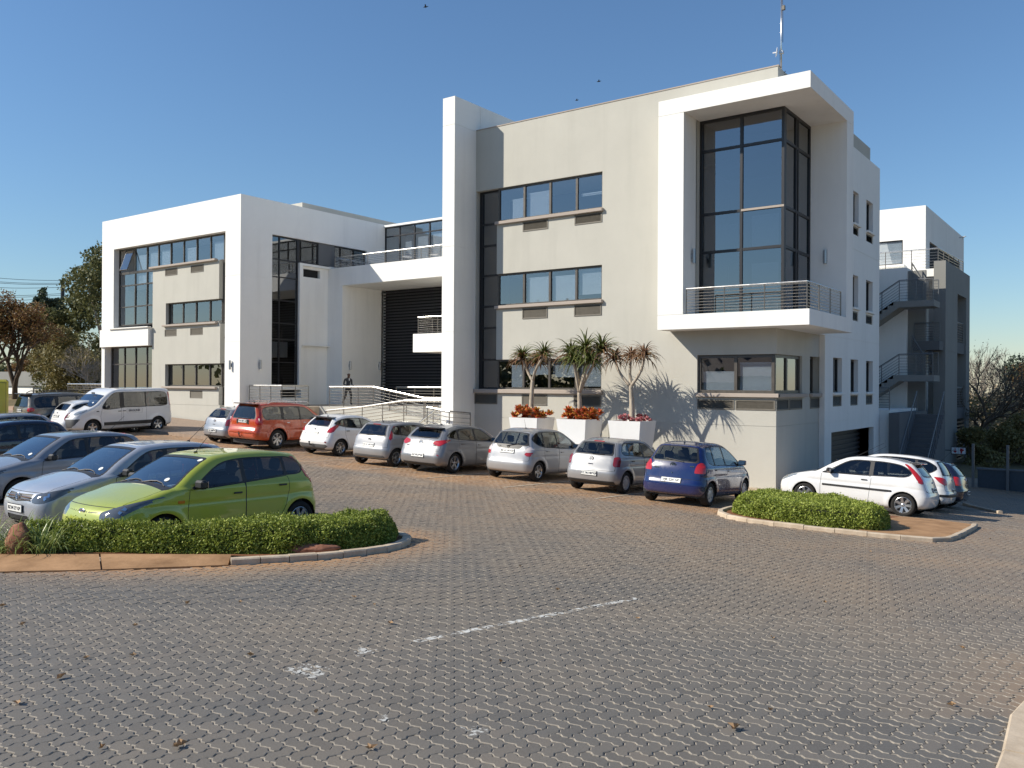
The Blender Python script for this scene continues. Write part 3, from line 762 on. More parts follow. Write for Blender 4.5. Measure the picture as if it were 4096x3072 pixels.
# side windows in the white wall
for (a, b, c, d, e, f) in wr:
    xface_frame(RB, 'window', a, b, c, d, .03, [], [], M['dark_frame'], M['glass_dark'], outer=.06)
    MB().box(.12, .30, a - .02, b + .08, c - .09, c - .005, b=.01).build('sill', WALLW, RB)
    v = vent_x(RB, a + .002, b - .002, e + .002, f - .002, .15)
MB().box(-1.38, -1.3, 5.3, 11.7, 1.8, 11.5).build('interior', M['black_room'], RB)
# garage louvres
mb = MB()
for q in range(15):
    z = -1.1 + q * .19; mb.box(-.42, -.36, 5.47, 11.76, z, z + .09)
mb.box(-.46, -.43, 5.46, 11.78, -1.6, 1.73); mb.build('louvre_screen', M['louvre'], RB)
MB().box(-.35, -.2, 5.465, 5.65, -1.5, 1.72).build('frame', M['dark_frame'], RB)
# corner glass bay
yface_frame(RB, 'curtain_wall', -2.815, .12, 5.823, 12.567, .3, [-1.33], [8.02, 9.33, 11.5], M['dark_frame'], M['glass_bay'], fw=.09, outer=.09, depth=.12,
            blinds=[(-1.0, -.1, 5.95, 7.5), (-1.0, -.1, 8.1, 9.1), (-2.2, -1.5, 8.1, 8.9)], label='glass corner bay above the balcony')
xface_frame(RB, 'curtain_wall', .42, 3.07, 5.823, 12.567, .12, [1.55, 1.75], [8.02, 9.33, 11.5], M['dark_frame'], M['glass_dark'], fw=.09, outer=.09, depth=.12)
MB().box(-1.33, .121, .292, .3, 9.30, 9.37).build('blind_box', M['sill'], RB)
# floors inside the bay and behind windows
mb = MB()
for z in (8.0, 9.35 + 1.8): mb.box(-2.8, 0, .6, 3.0, z - .12, z)
mb.box(-2.81, .0, 2.95, 3.085, 5.83, 12.56)
mb.build('interior', M['room'], RB)
# interior room liners for windows in the grey block
mb = MB()
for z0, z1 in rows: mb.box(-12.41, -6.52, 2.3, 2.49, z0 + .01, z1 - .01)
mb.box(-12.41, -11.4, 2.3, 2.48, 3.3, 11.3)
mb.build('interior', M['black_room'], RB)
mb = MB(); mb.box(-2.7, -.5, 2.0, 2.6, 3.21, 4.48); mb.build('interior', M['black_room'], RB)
railing(RB, [(-2.74, -.9, 5.82), (1.25, -.9, 5.82), (1.25, 2.75, 5.82)], h=.85, nb=8, step=1.32)
# side service stairs / right wing ---------------------------------------
RW = empty('office_building', (0, 0, 0), label='white rear wing with roof terrace behind the stair tower at far right', cat='office building')
rect_solid('wall', [(-14, .15, 23, 35.4, -2, 13.25), (-6, .03, 19, 23, -2, 9.45), (.03, 1.0, 21.3, 23, 9.2, 9.6), (-8, .55, 13.2, 19.0, -2, 2.42), (-8, .12, 12.68, 13.3, -2, 2.40), (.4, 1.2, 22.5, 23, -2, 9.3), (-9, -1.5, 12.7, 19.2, 2.0, 11)],
           [(-2.6, -.99, 22.9, 23.15, 10.15, 11.5), (.0, .3, 24.1, 34.0, 10.0, 11.45), (-5, .1, 24.0, 34.1, 10.0, 11.45)], WALLW, RW)
yface_frame(RW, 'window', -2.6, -.99, 10.15, 11.5, 23.1, [], [], M['dark_frame'], M['glass'], outer=.07)
MB().box(-2.7, -.9, 22.85, 23, 10.02, 10.15).build('sill', WALLW, RW)
mb = MB(); mb.box(.02, .1, 24.2, 33.9, 10.0, 11.4); mb.build('interior', M['black_room'], RW)
railing(RW, [(-2.8, 21.4, 9.6), (1.05, 21.4, 9.6), (1.3, 27.5, 9.6)], h=1.05, nb=7, step=1.3)
TW = empty('stair_tower', (0, 0, 0), label='tall grey plaster stair tower with open flights at the far right corner', cat='stair tower')
rect_solid('wall', [(1.03, 1.58, 20.34, 23.83, -2, 9.85), (1.03, 1.58, 26.73, 27.93, -2, 9.85), (1.03, 1.58, 20.34, 27.93, 8.47, 9.85)],
           [(1.0, 1.6, 20.3, 20.34 + GV, 5.3, 5.315), (1.58 - GV, 1.6, 20.3, 28, 5.3, 5.315), (1.0, 1.6, 20.3, 20.34 + GV, 1.6, 1.615), (1.58 - GV, 1.6, 20.3, 28, 1.6, 1.615)], M['dark_plaster'], TW)
mb = MB()
for z in (5.3, 1.75): mb.box(.6, 1.5, 23.84, 26.72, z, z + .6)
mb.box(-.6, 1.0, 26.9, 27.9, -2, 9.0); mb.build('landing', M['slate_plaster'], TW)
mb = MB()
for q in range(16): mb.box(1.2, 1.5, 23.84, 26.72, -1.5 + q * .2, -1.5 + q * .2 + .1)
mb.build('louvre_screen', M['louvre'], TW)
for z in (5.9, 2.35): railing(TW, [(1.45, 23.95, z), (1.45, 26.6, z)], h=1.1, nb=8, mat=M['grey_steel'])
# stair flights
def flight(x0, z0, x1, z1, y0, y1, n, root=None):
    mb = MB(); V = []
    dx = (x1 - x0) / n; dz = (z1 - z0) / n
    top = []
    for i in range(n): top += [(x0 + dx * i, z0 + dz * (i + 1)), (x0 + dx * (i + 1), z0 + dz * (i + 1))]
    prof = top + [(x1, z1 - .3), (x0 + dx * .2, z0 - .22)]
    m = len(prof); V = [(x, y0, z) for x, z in prof] + [(x, y1, z) for x, z in prof]
    F = [list(range(m))[::-1], [m + i for i in range(m)]] + [[i, (i + 1) % m, m + (i + 1) % m, m + i] for i in range(m)]
    bm = bmesh.new(); vs = [bm.verts.new(v) for v in V]
    for f in F:
        bm.faces.new([vs[i] for i in f])
    bmesh.ops.triangulate(bm, faces=bm.faces[:]); bmesh.ops.recalc_face_normals(bm, faces=bm.faces[:])
    me = bpy.data.meshes.new('stair_flight'); bm.to_mesh(me); bm.free(); me.materials.append(M['dark_plaster'])
    return link('stair_flight', me, root)
for (zl, xr) in ((7.63, 0), (4.03, 0), (.5, 0)):
    if zl > 1:
        flight(-1.6, zl - 1.15, 0.0, zl, 17.5, 18.8, 6, TW)
        MB().box(0.0, 1.55, 17.5, 19.0, zl - .3, zl).build('landing', M['dark_plaster'], TW)
        railing(TW, [(-1.6, 17.52, zl - 1.05), (0.0, 17.52, zl + .02), (1.5, 17.52, zl + .02)], h=1.0, nb=7, mat=M['grey_steel'], step=.9)
        railing(TW, [(0.3, 18.9, zl + 1.0), (.8, 18.9, zl + .1), (1.5, 18.9, zl + .1)], h=1.0, nb=7, mat=M['grey_steel'], step=.7)
MB().box(.3, 1.5, 19.2, 21, 5.3, 5.75).build('landing', M['slate_plaster'], TW)
railing(TW, [(.35, 19.25, 5.75), (1.5, 19.25, 5.75)], h=.9, nb=7, mat=M['grey_steel'])
# ground flight going up away from the car park
mb = MB()
for i in range(14):
    y = 12.6 + i * .28; mb.box(1.0, 2.2, y, y + .29, -1.4, -.55 + i * .21)
mb.box(.56, 1.0, 12.9, 19, -1.5, 2.3)
mb.build('stair_flight', M['slate_plaster'], TW)
for x in (1.02, 2.18): railing(TW, [(x, 12.6, -.55), (x, 16.4, 2.35)], h=.9, nb=3, mat=M['grey_steel'], step=2)
railing(TW, [(-.9, 13.3, 2.42), (.5, 13.3, 2.42)], h=1.0, nb=8, mat=M['grey_steel'], step=.7)
MB().box(-1.5, .85, 19.3, 19.5, -1, 9.3).build('back_wall', M['dark_plaster'], TW)
# ============================ bridge
BR = empty('bridge_block', (0, 0, 0), label='white entrance bridge with terrace joining the two office blocks', cat='bridge')
rect_solid('wall', [(-27.92, -13.08, 6.05, 12.5, 9.0, 10.03), (-27.92, -26.88, 6.05, 9.15, 1.0, 9.0), (-21.47, -13.08, 6.05, 8.6, 5.14, 6.1), (-28.2, -12.9, 10.3, 16, 13.03, 13.15), (-27.9, -12.5, 12.3, 16, -1, 13.03)],
           [(-28, -13, 6.0, 6.05 + GV, 9.0, 9.01), (-28, -26.8, 6.0, 6.05 + GV, 8.985, 9.0), (-26.88 - GV, -26.8, 6.0, 9.2, 5.54, 5.555)], WALLW, BR)
rect_solid('floor', [(-27.9, -13.1, 6.06, 12.4, 1.2, 2.28)], [], M['kerb'], BR)
mb = MB()
for q in range(38):
    z = 2.35 + q * .175; mb.box(-26.85, -13.1, 9.3, 9.36, z, z + .09)
mb.build('louvre_screen', M['louvre'], BR)
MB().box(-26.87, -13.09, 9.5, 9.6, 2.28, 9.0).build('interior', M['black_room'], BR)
mb = MB()
for q in range(37): mb.box(-26.86, -26.62, 9.2, 9.26, 2.45 + q * .175, 2.52 + q * .175)
mb.build('louvre_ends', M['lamp_metal'], BR)
yface_frame(BR, 'glass_wall', -27.9, -13.1, 10.04, 13.03, 10.45, [-27.87 + 1.2 * (i + 1) for i in range(12)], [12.45], M['dark_frame'], M['glass'], fw=.07,
            blinds=[(-25.3, -24.5, 10.1, 12.2), (-24.1, -23.4, 10.1, 12.4), (-23.1, -22.2, 10.1, 12.2), (-26.3, -25.8, 10.1, 12.0)])
railing(BR, [(-27.6, 9.8, 10.03), (-27.62, 6.15, 10.03), (-13.1, 6.15, 10.03)], h=.62, nb=6, step=1.27, r_post=.018)
railing(BR, [(-21.2, 8.4, 6.1), (-21.2, 6.15, 6.1), (-13.1, 6.15, 6.1)], h=.88, nb=7, step=1.3)
# ============================ left block
LB = empty('office_building', (0, 0, 0), label='lower white and grey office block on the left behind the white van', cat='office building')
XC = -27.92
Lw_p = [(-41.45, XC, 0, 13.5, 11.42, 13.21), (-41.45, -40.12, 0, 12, 5.59, 11.42), (-29.2, XC, 0, 2.0, .9, 11.42), (-41.45, -36.2, -.12, .3, 5.59, 6.62), (-41.45, -41.1, 0, 12, 1, 5.59),
        (XC - .9, XC, 1.6, 13, .9, 3.32), (XC - 1.5, XC, 8.95, 13, 3.32, 11.42), (XC - .9, XC, 3.87, 6.05, 3.32, 10.12), (XC - 1.2, XC, 3.8, 13, .9, 3.32), (-41.4, -28.5, 8, 13.4, 1, 12), (XC - 1.2, XC, 6.05, 9.0, 3.32, 10.15),
        (-41.44, XC - .1, .05, 12, 11.43, 11.6)]
Lw_m = [(XC - .16, XC + .1, 4.08, 6.05, 5.6, 9.99), (XC - .22, XC + .1, 4.05, 6.05, .9, 5.6), (XC - .9, XC + .1, 4.25, 5.45, 9.4, 9.85), (XC - .6, XC + .1, 2.6, 4.0, 2.68, 3.12),
        (-29.3, XC + .1, -.1, GV, 9.04, 9.055), (XC - GV, XC + .1, -.1, 1.7, 9.04, 9.055), (-29.3, XC + .1, -.1, GV, 5.6, 5.615), (XC - GV, XC + .1, -.1, 1.7, 5.6, 5.615)]
rect_solid('wall', Lw_p, Lw_m, WALLW, LB, label='white plaster frame')
Lg_p = [(-36.15, -29.9, .12, .5, 6.0, 9.95), (-36.15, -29.75, .1, .5, .9, 6.6)]
Lg_m = [(-34.83, -29.6, 0, .6, 6.72, 7.93), (-34.83, -29.6, 0, .6, 3.27, 4.5), (-29.85, -29.6, 0, .6, 2.3, 3.27)]
Lg_m += [(-34.9, -33.72, .05, .2, 9.46, 9.86), (-32.45, -31.28, .05, .2, 9.46, 9.86), (-34.9, -33.72, .05, .2, 6.05, 6.45), (-32.45, -31.28, .05, .2, 6.05, 6.45), (-32.45, -31.28, .05, .2, 2.62, 3.05), (-36.2, -29.7, .05, .1 + GV, 2.25, 2.265)]
rect_solid('wall', Lg_p, Lg_m, WALLG, LB, label='grey plaster panel')
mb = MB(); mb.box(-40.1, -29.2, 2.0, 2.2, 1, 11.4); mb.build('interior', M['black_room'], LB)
mb = MB()
for z in (9.3, 5.9): mb.box(-40.1, -29.25, .9, 2.0, z - .3, z)
mb.build('interior', M['room'], LB)
LX = [-38.35, -37.1]
yface_frame(LB, 'window', -40.11, -36.16, 6.83, 9.96, .32, LX, [7.95, 9.22], M['frame'], M['glass'], fw=.07, blinds=[(-38.2, -37.2, 9.3, 9.85), (-37.0, -36.3, 9.3, 9.85)], label='tall square grid window at the left')
# top row with one sash tilted open
wtop = yface_frame(LB, 'window', -40.11, -29.21, 9.96, 11.41, .32, [-38.35, -37.1, -35.92, -34.69, -33.44, -32.22, -30.95, -29.74], [], M['frame'], M['glass'], fw=.07, skip=((0, 0),),
            blinds=[(-38.2, -37.25, 10.05, 10.9), (-37.0, -36.0, 10.05, 11.0), (-35.8, -34.9, 10.05, 11.0), (-33.3, -32.4, 10.05, 10.9), (-30.8, -29.9, 10.05, 11.0)], label='long upper window band')
sash = MB(); a, b = -39.3, -38.42; zt, zb_ = 11.28, 10.08; dy = .42
for (p, q) in (((a, .3, zt), (b, .3, zt)), ((a, .3 - dy, zb_), (b, .3 - dy, zb_)), ((a, .3, zt), (a, .3 - dy, zb_)), ((b, .3, zt), (b, .3 - dy, zb_))): sash.tube([p, q], .03, 4)
so = sash.build('open_sash', M['frame'], wtop)
link('pane', npmesh('pane', np.array([(a, .3, zt), (b, .3, zt), (b, .3 - dy, zb_), (a, .3 - dy, zb_)]), [[0, 3, 2, 1]], [M['glass']]), wtop)
yface_frame(LB, 'window', -34.83, -29.85, 6.72, 7.93, .3, [-33.44, -32.22, -30.95], [], M['frame'], M['glass'], fw=.07)
yface_frame(LB, 'window', -34.83, -29.85, 3.27, 4.5, .3, [-33.44, -32.22, -30.95], [], M['frame'], M['glass_dark'], fw=.08)
yface_frame(LB, 'window', -29.84, -29.21, 2.3, 9.95, .34, [], [3.27, 4.6, 5.87, 6.74, 7.95, 9.22], M['frame'], M['glass'], fw=.06)
yface_frame(LB, 'window', -41.05, -36.16, 1.2, 5.58, .4, [-39.6, -38.4, -37.2], [4.55], M['frame'], M['glass_dark'], fw=.07)
for (x0, x1, z) in ((-36.3, -30.05, 9.95), (-34.95, -29.95, 6.6), (-34.95, -29.95, 3.15)):
    MB().box(x0, x1, -.06, .15, z, z + .11, b=.012).build('sill', M['sill'], LB)
MB().box(-40.3, -36.1, -.22, .0, 6.62, 6.68).build('sill', WALLW, LB)
for (a, c, d) in ((-34.9, 9.46, 9.86), (-32.45, 9.46, 9.86), (-34.9, 6.05, 6.45), (-32.45, 6.05, 6.45), (-32.45, 2.62, 3.05)): vent_y(LB, a + .002, a + 1.178, c + .002, d - .002, .125)
xface_frame(LB, 'curtain_wall', 1.61, 3.86, 3.33, 11.41, XC - .14, [2.6], [4.6, 5.85, 6.72, 7.95, 9.2, 10.15], M['dark_frame'], M['glass_dark'], fw=.06)
xface_frame(LB, 'curtain_wall', 3.87, 8.94, 10.16, 11.41, XC - .14, [5.28, 6.5], [], M['dark_frame'], M['glass_dark'], fw=.06)
MB().box(XC - .2, XC - .1, 5.3, 6.48, 10.17, 11.4).build('spandrel_panel', M['slate_plaster'], LB)
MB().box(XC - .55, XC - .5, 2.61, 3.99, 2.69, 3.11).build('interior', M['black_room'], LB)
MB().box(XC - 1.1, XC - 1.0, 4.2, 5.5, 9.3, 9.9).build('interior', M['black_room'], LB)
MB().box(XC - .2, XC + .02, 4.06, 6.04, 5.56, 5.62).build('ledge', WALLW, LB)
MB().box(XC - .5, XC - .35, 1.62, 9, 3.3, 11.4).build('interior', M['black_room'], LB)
rect_solid('roof_box', [(-36, -29.42, 5.28, 13.37, 13.0, 13.87)], [], WALLG, LB)
rect_solid('terrace', [(XC + .001, -24.3, .3, 6.05, .8, 2.28)], [], M['kerb'], LB)
for (z) in (9.6, 5.9):
    MB().box(-43.1, -41.45, 5.6, 8.5, z - .3, z).build('balcony_slab', WALLG, LB)
    railing(LB, [(-41.5, 5.7, z), (-43.0, 5.7, z), (-43.0, 8.4, z)], h=1.3, nb=10, step=1.6)
# ============================ ramp and entrance walk
RA = empty('entrance_ramp', (0, 0, 0), label='switchback entrance ramp with stainless rails in front of the bridge', cat='ramp')
def slab_path(name, P, y0, y1, mat):
    V = []
    for (x, z) in P:
        V += [(x, y0, .2), (x, y0, z), (x, y1, z), (x, y1, .2)]
    n = len(P); F = []
    for i in range(n - 1):
        for k in range(3): F.append([4 * i + k, 4 * i + k + 1, 4 * (i + 1) + k + 1, 4 * (i + 1) + k])
    F += [[0, 3, 2, 1], [4 * n - 4, 4 * n - 3, 4 * n - 2, 4 * n - 1]]
    me = npmesh(name, np.array(V), F, [mat]); link(name, me, RA)
slab_path('upper_walk', [(-24.3, 2.3), (-20.5, 2.3), (-17.2, 1.85), (-13.1, 1.83)], 2.15, 6.04, WALLG)
slab_path('lower_ramp', [(-22.6, 1.22), (-19.9, 1.45), (-17.25, 1.78), (-13.1, 1.82)], .8, 2.14, WALLG)
railing(RA, [(-23.6, 2.2, 2.3), (-20.5, 2.2, 2.32), (-17.22, 2.2, 1.82), (-13.3, 2.2, 1.82)], h=1.0, nb=7, step=1.15, r_top=.034, r_bar=.017)
railing(RA, [(-22.4, .9, 1.22), (-19.9, .9, 1.45), (-17.25, .9, 1.78), (-14.7, .9, 1.82)], h=.93, nb=6, step=1.2, r_top=.034, r_bar=.017)
railing(RA, [(-14.7, .9, 1.82), (-14.7, -.9, .9)], h=.93, nb=6, step=1.2, r_top=.034, r_bar=.017)
railing(RA, [(-13.35, -1.9, 1.35), (-12.2, -1.9, 1.2), (-12.2, -.6, 1.1)], h=1.2, nb=7, step=1.1, r_top=.03, r_bar=.013)
railing(RA, [(-22.6, 6.0, 2.3), (-13.3, 6.0, 2.3)], h=1.0, nb=7, step=1.35)
railing(RA, [(-27.8, .5, 2.3), (-25.2, .5, 2.3), (-25.2, 2.2, 2.3)], h=1.05, nb=7, step=.95, r_top=.03, r_bar=.014)
railing(RA, [(-49.5, 2, 1.9), (-44.6, 2, 1.9)], h=1.45, nb=10, step=1.2, r_top=.04, r_bar=.02)
# ============================ wall lamps
def wall_lamp(x, y, z, nx, ny, label):
    e = empty('wall_lamp', (x, y, z), math.atan2(ny, nx), label, 'wall lamp', 'tubular up and down wall lamps')
    MB().box(0.002, .03, -.045, .045, -.09, .09, b=.006).build('bracket', M['lamp_metal'], e)
    o = MB().lathe([(0, -.24), (.055, -.24), (.06, -.235), (.06, .235), (.055, .24), (0, .24)], 16, axis='z', loc=(.10, 0, 0)).build('lamp_tube', M['lamp_metal'], e, smooth=True)
    smooth_by_angle(o, 40)
    MB().box(.03, .06, -.02, .02, -.03, .03).build('arm', M['lamp_metal'], e)
wall_lamp(-2.82, -.35, 7.84, 1, 0, 'wall lamp on the inner face of the white pier left of the glass bay')
wall_lamp(.66, 3.08, 7.95, 0, -1, 'wall lamp on the shaded wall right of the glass bay above the balcony')
wall_lamp(XC, 1.2, 4.45, 1, 0, 'wall lamp left of the dark tall side windows of the left block')
wall_lamp(-26.88, 6.6, 4.5, 1, 0, 'wall lamp on the bridge pier behind the walking man, left one')
wall_lamp(-26.88, 8.95, 4.53, 1, 0, 'wall lamp on the bridge pier beside the dark entrance louvres')
wall_lamp(-28.62, 0, 4.4, 0, -1, 'sunlit wall lamp on the left block front casting a shadow')
# ============================ roof mast and dish
MS = empty('roof_mast', (-.1, .6, 13.08), 0, 'tall thin metal mast with a round white dish on the roof', 'mast')
MB().tube([(0, 0, 0), (0, 0, 3.7)], .026, 10).build('pole', M['steel'], MS, smooth=True)
MB().tube([(-.05, .03, .2), (-.055, .03, 1.6)], .006, 5).build('cable', M['dark_frame'], MS)
MB().tube([(.045, .02, 1.7), (.05, .0, 2.4), (.04, 0, 3.2)], .008, 5).build('cable', M['dark_frame'], MS)
d = MB().lathe([(.01, 0), (.08, .006), (.13, .02), (.155, .035), (.15, .045), (.08, .02), (.01, .016)], 24, axis='y'); do = d.build('dish', M['white_metal'], MS, smooth=True)
do.location = (-.10, -.06, 1.38); do.rotation_euler = (math.radians(8), 0, math.radians(112))
MB().tube([(-.12, -.07, 1.38), (-.23, -.14, 1.36)], .022, 10).build('feed_horn', M['white_metal'], MS)
MB().box(-.06, .08, -.05, .05, 1.32, 1.42, b=.01).build('bracket', M['lamp_metal'], MS)
MB().box(.02, .12, -.04, .05, 2.75, 2.9, b=.01).build('camera_box', M['vent'], MS)
MB().tube([(.02, 0, .62), (.16, -.02, .72)], .01, 5).tube([(.02, 0, .6), (.18, 0, .62)], .01, 5).build('clamp', M['dark_frame'], MS)
# ============================ far buildings left
FB = empty('low_building', (0, 0, 0), label='low grey and white outbuilding behind the parked cars at far left', cat='building')
rect_solid('wall', [(-100, -68.5, 12, 20, 3.1, 4.5)], [], M['dark_plaster'], FB)
rect_solid('wall', [(-100, -76.6, 12.2, 20, 2.0, 3.09)], [], WALLW, FB, label='white lower wall')
rect_solid('wall', [(-76.59, -66.5, 12.3, 20, 1.2, 3.09)], [], WALLG, FB)
MB().box(-100, -76.9, 12.1, 12.15, .8, 2.3).build('carport_dark_sheet', M['black_room'], FB)  # flat dark sheet, the shade inside the carport put into its colour
# ------------------------------------------------------------------ cars
def catmull(P, n=6, closed=True):
    P = np.array(P, float); m = len(P); out = []
    for i in range(m if closed else m - 1):
        p0, p1, p2, p3 = P[(i - 1) % m], P[i], P[(i + 1) % m], P[(i + 2) % m]
        if not closed:
            p0 = P[max(i - 1, 0)]; p3 = P[min(i + 2, m - 1)]
        a = .5
        t0 = 0; t1 = t0 + np.linalg.norm(p1 - p0) ** a + 1e-6; t2 = t1 + np.linalg.norm(p2 - p1) ** a + 1e-6; t3 = t2 + np.linalg.norm(p3 - p2) ** a + 1e-6
        for k in range(n):
            t = t1 + (t2 - t1) * k / n
            A1 = (t1 - t) / (t1 - t0) * p0 + (t - t0) / (t1 - t0) * p1; A2 = (t2 - t) / (t2 - t1) * p1 + (t - t1) / (t2 - t1) * p2; A3 = (t3 - t) / (t3 - t2) * p2 + (t - t2) / (t3 - t2) * p3
            B1 = (t2 - t) / (t2 - t0) * A1 + (t - t0) / (t2 - t0) * A2; B2 = (t3 - t) / (t3 - t1) * A2 + (t - t1) / (t3 - t1) * A3
            out.append((t2 - t) / (t2 - t1) * B1 + (t - t1) / (t2 - t1) * B2)
    if not closed: out.append(P[-1])
    return np.array(out)
def polysdf(x, z, P):
    P = np.asarray(P, float); d2 = np.full(x.shape, 1e9); s = np.ones(x.shape, bool)
    n = len(P)
    for i in range(n):
        ax, az = P[i]; bx, bz = P[(i + 1) % n]
        ex, ez = bx - ax, bz - az; L = ex * ex + ez * ez + 1e-12
        t = np.clip(((x - ax) * ex + (z - az) * ez) / L, 0, 1)
        d2 = np.minimum(d2, (x - ax - t * ex) ** 2 + (z - az - t * ez) ** 2)
        c = (az > z) != (bz > z)
        if ez != 0:
            xi = ex * (z - az) / ez + ax; s ^= c & (x < xi)
    return np.where(s, 1, -1) * np.sqrt(d2)
def linesdf(x, z, P):
    d2 = np.full(x.shape, 1e9)
    for i in range(len(P) - 1):
        ax, az = P[i]; bx, bz = P[i + 1]; ex, ez = bx - ax, bz - az; L = ex * ex + ez * ez + 1e-12
        t = np.clip(((x - ax) * ex + (z - az) * ez) / L, 0, 1)
        d2 = np.minimum(d2, (x - ax - t * ex) ** 2 + (z - az - t * ez) ** 2)
    return np.sqrt(d2)
class Surf:
    def __init__(s, V, F, N): s.V, s.F, s.N = V, F, N
    def cut(s, f, eps=1e-6):
        """f: per-vertex scalar. returns (inside f<0, outside) as Surf"""
        f = np.where(np.abs(f) < eps, eps, f); V, F, N = s.V, s.F, s.N
        neg = f < 0; c = neg[F].sum(1)
        ins = [F[c == 3]]; outs = [F[c == 0]]
        mix = F[(c == 1) | (c == 2)]; cm = c[(c == 1) | (c == 2)]
        if len(mix):
            ng = neg[mix]
            odd = np.where(cm[:, None] == 1, ng, ~ng)      # the vertex that stands alone
            k = odd.argmax(1); r = np.arange(len(mix))
            a = mix[r, k]; b = mix[r, (k + 1) % 3]; d = mix[r, (k + 2) % 3]
            e = np.concatenate([np.stack([a, b], 1), np.stack([a, d], 1)]); es = np.sort(e, 1)
            key = es[:, 0].astype(np.int64) * (len(V) + 1) + es[:, 1]
            uk, inv = np.unique(key, return_inverse=True)
            i0 = (uk // (len(V) + 1)).astype(int); i1 = (uk % (len(V) + 1)).astype(int)
            t = (f[i0] / (f[i0] - f[i1]))[:, None]
            nv = V[i0] + (V[i1] - V[i0]) * t; nn = N[i0] + (N[i1] - N[i0]) * t
            nn /= np.linalg.norm(nn, axis=1, keepdims=True) + 1e-9
            n0 = len(V); V = np.vstack([V, nv]); N = np.vstack([N, nn])
            m = len(mix); pab = inv[:m] + n0; pad = inv[m:] + n0
            tri1 = np.stack([a, pab, pad], 1); tri2 = np.stack([pab, b, d], 1); tri3 = np.stack([pab, d, pad], 1)
            one = cm == 1
            ins += [tri1[one], tri2[~one], tri3[~one]]; outs += [tri1[~one], tri2[one], tri3[one]]
        return Surf(V, np.concatenate(ins), N).clean(), Surf(V, np.concatenate(outs), N).clean()
    def clean(s):
        if not len(s.F): return Surf(np.zeros((0, 3)), np.zeros((0, 3), int), np.zeros((0, 3)))
        u, inv = np.unique(s.F, return_inverse=True)
        return Surf(s.V[u], inv.reshape(-1, 3), s.N[u])
    def mesh(s, name, mat, off=0.0):
        V = s.V + s.N * off
        a, b, c = V[s.F[:, 0]], V[s.F[:, 1]], V[s.F[:, 2]]
        ar = np.linalg.norm(np.cross(b - a, c - a), axis=1); F = s.F[ar > 1e-9]
        return npmesh(name, V, F, [mat], smooth=True, normals=s.N)
def smax(a, b, r):
    h = np.maximum(r - np.abs(a - b), 0) / r
    return np.maximum(a, b) + h * h * r * .25
def smin(a, b, r): return -smax(-a, -b, r)
def carpaint(name, c, metal=.5, rough=.32, flake=True, dirt=.0):
    t = NT(name, c, rough, metal, spec=.5, coat=1.0)
    co = t.coord('Object'); f = t.noise(3.0, 5, .6, co)
    sx = t.n('SeparateXYZ'); t.l(t.coord('Object'), sx.inputs[0])
    low = t.ramp(t.math('ADD', sx.outputs[2], t.math('MULTIPLY', f, .25)), [(.25, (1, 1, 1)), (.62, (0, 0, 0))])
    k_ = .1 if max(c) < .12 else .3; c2 = t.mix(t.math('MULTIPLY', low, k_ + dirt), c, (.22, .15, .10))
    c3 = t.mix(t.math('MULTIPLY', t.ramp(f, [(.4, (0, 0, 0)), (.8, (1, 1, 1))]), (.02 if max(c) < .12 else .08) + dirt), c2, (.30, .25, .2))
    g = t.n('NewGeometry'); c4 = t.mix(g.outputs['Backfacing'], c3, (.02, .02, .022)); t.base(c4)
    t.l(t.math('MULTIPLY', t.math('SUBTRACT', 1.0, g.outputs['Backfacing']), metal), t.b.inputs['Metallic'])
    t.l(t.math('SUBTRACT', 1.0, g.outputs['Backfacing']), t.b.inputs['Coat Weight'])
    t.l(t.ramp(f, [(.3, (rough * .8,) * 3), (.8, (min(1, rough * 1.4),) * 3)]), t.b.inputs['Roughness'])
    return t.m
M['p_silver'] = carpaint('silver_paint', (.29, .293, .30), .30, .40)
M['p_silver2'] = carpaint('pale_silver_paint', (.36, .363, .37), .28, .40)
M['p_grey'] = carpaint('grey_silver_paint', (.205, .21, .22), .35, .40)
M['p_gunmetal'] = carpaint('steel_grey_paint', (.27, .285, .31), .35, .38)
M['p_bluesilver'] = carpaint('blue_silver_paint', (.40, .43, .48), .3, .38)
M['p_green'] = carpaint('lime_green_paint', (.37, .42, .038), .08, .34)
M['p_blue'] = carpaint('deep_blue_paint', (.003, .012, .085), .0, .25)
M['p_navy'] = carpaint('navy_paint', (.006, .009, .028), .0, .25)
M['p_orange'] = carpaint('orange_paint', (.48, .06, .010), .03, .28)
M['p_white'] = carpaint('white_paint', (.74, .74, .73), .0, .35)
M['p_champagne'] = carpaint('champagne_paint', (.19, .165, .13), .35, .34)
M['p_yellow'] = carpaint('yellow_paint', (.62, .55, .06), .0, .4)
M['tyre'] = plain('tyre_rubber', (.022, .021, .020), .85, spec=.3, var=.25, scale=20)
M['rim'] = plain('alloy_rim', (.55, .56, .57), .28, .85, var=.08)
M['hubcap'] = plain('silver_hubcap', (.45, .46, .47), .4, .4)
M['black_plastic'] = plain('black_plastic', (.022, .022, .023), .5)
M['grey_plastic'] = plain('grey_plastic', (.09, .09, .09), .55)
M['chrome'] = plain('chrome', (.8, .8, .8), .1, 1.0)
M['seat'] = plain('seat_fabric', (.10, .10, .105), .9); M['seat_l'] = plain('seat_fabric_light', (.22, .21, .2), .9)
def lens(name, c, rough=.15, emis=None):
    t = NT(name, c, rough, 0, spec=.6, coat=1.0); f = t.n('TexWave'); f.inputs['Scale'].default_value = 22
    t.l(t.coord('Object'), f.inputs[0]); t.bump(f.outputs['Fac'], .002, .3); return t.m
M['tail_red'] = lens('tail_lens_red', (.42, .012, .014)); M['tail_dark'] = lens('tail_lens_dark_red', (.22, .01, .012))
M['tail_clear'] = lens('tail_lens_clear', (.62, .55, .53)); M['head_glass'] = lens('headlight_glass', (.22, .25, .28), .08)
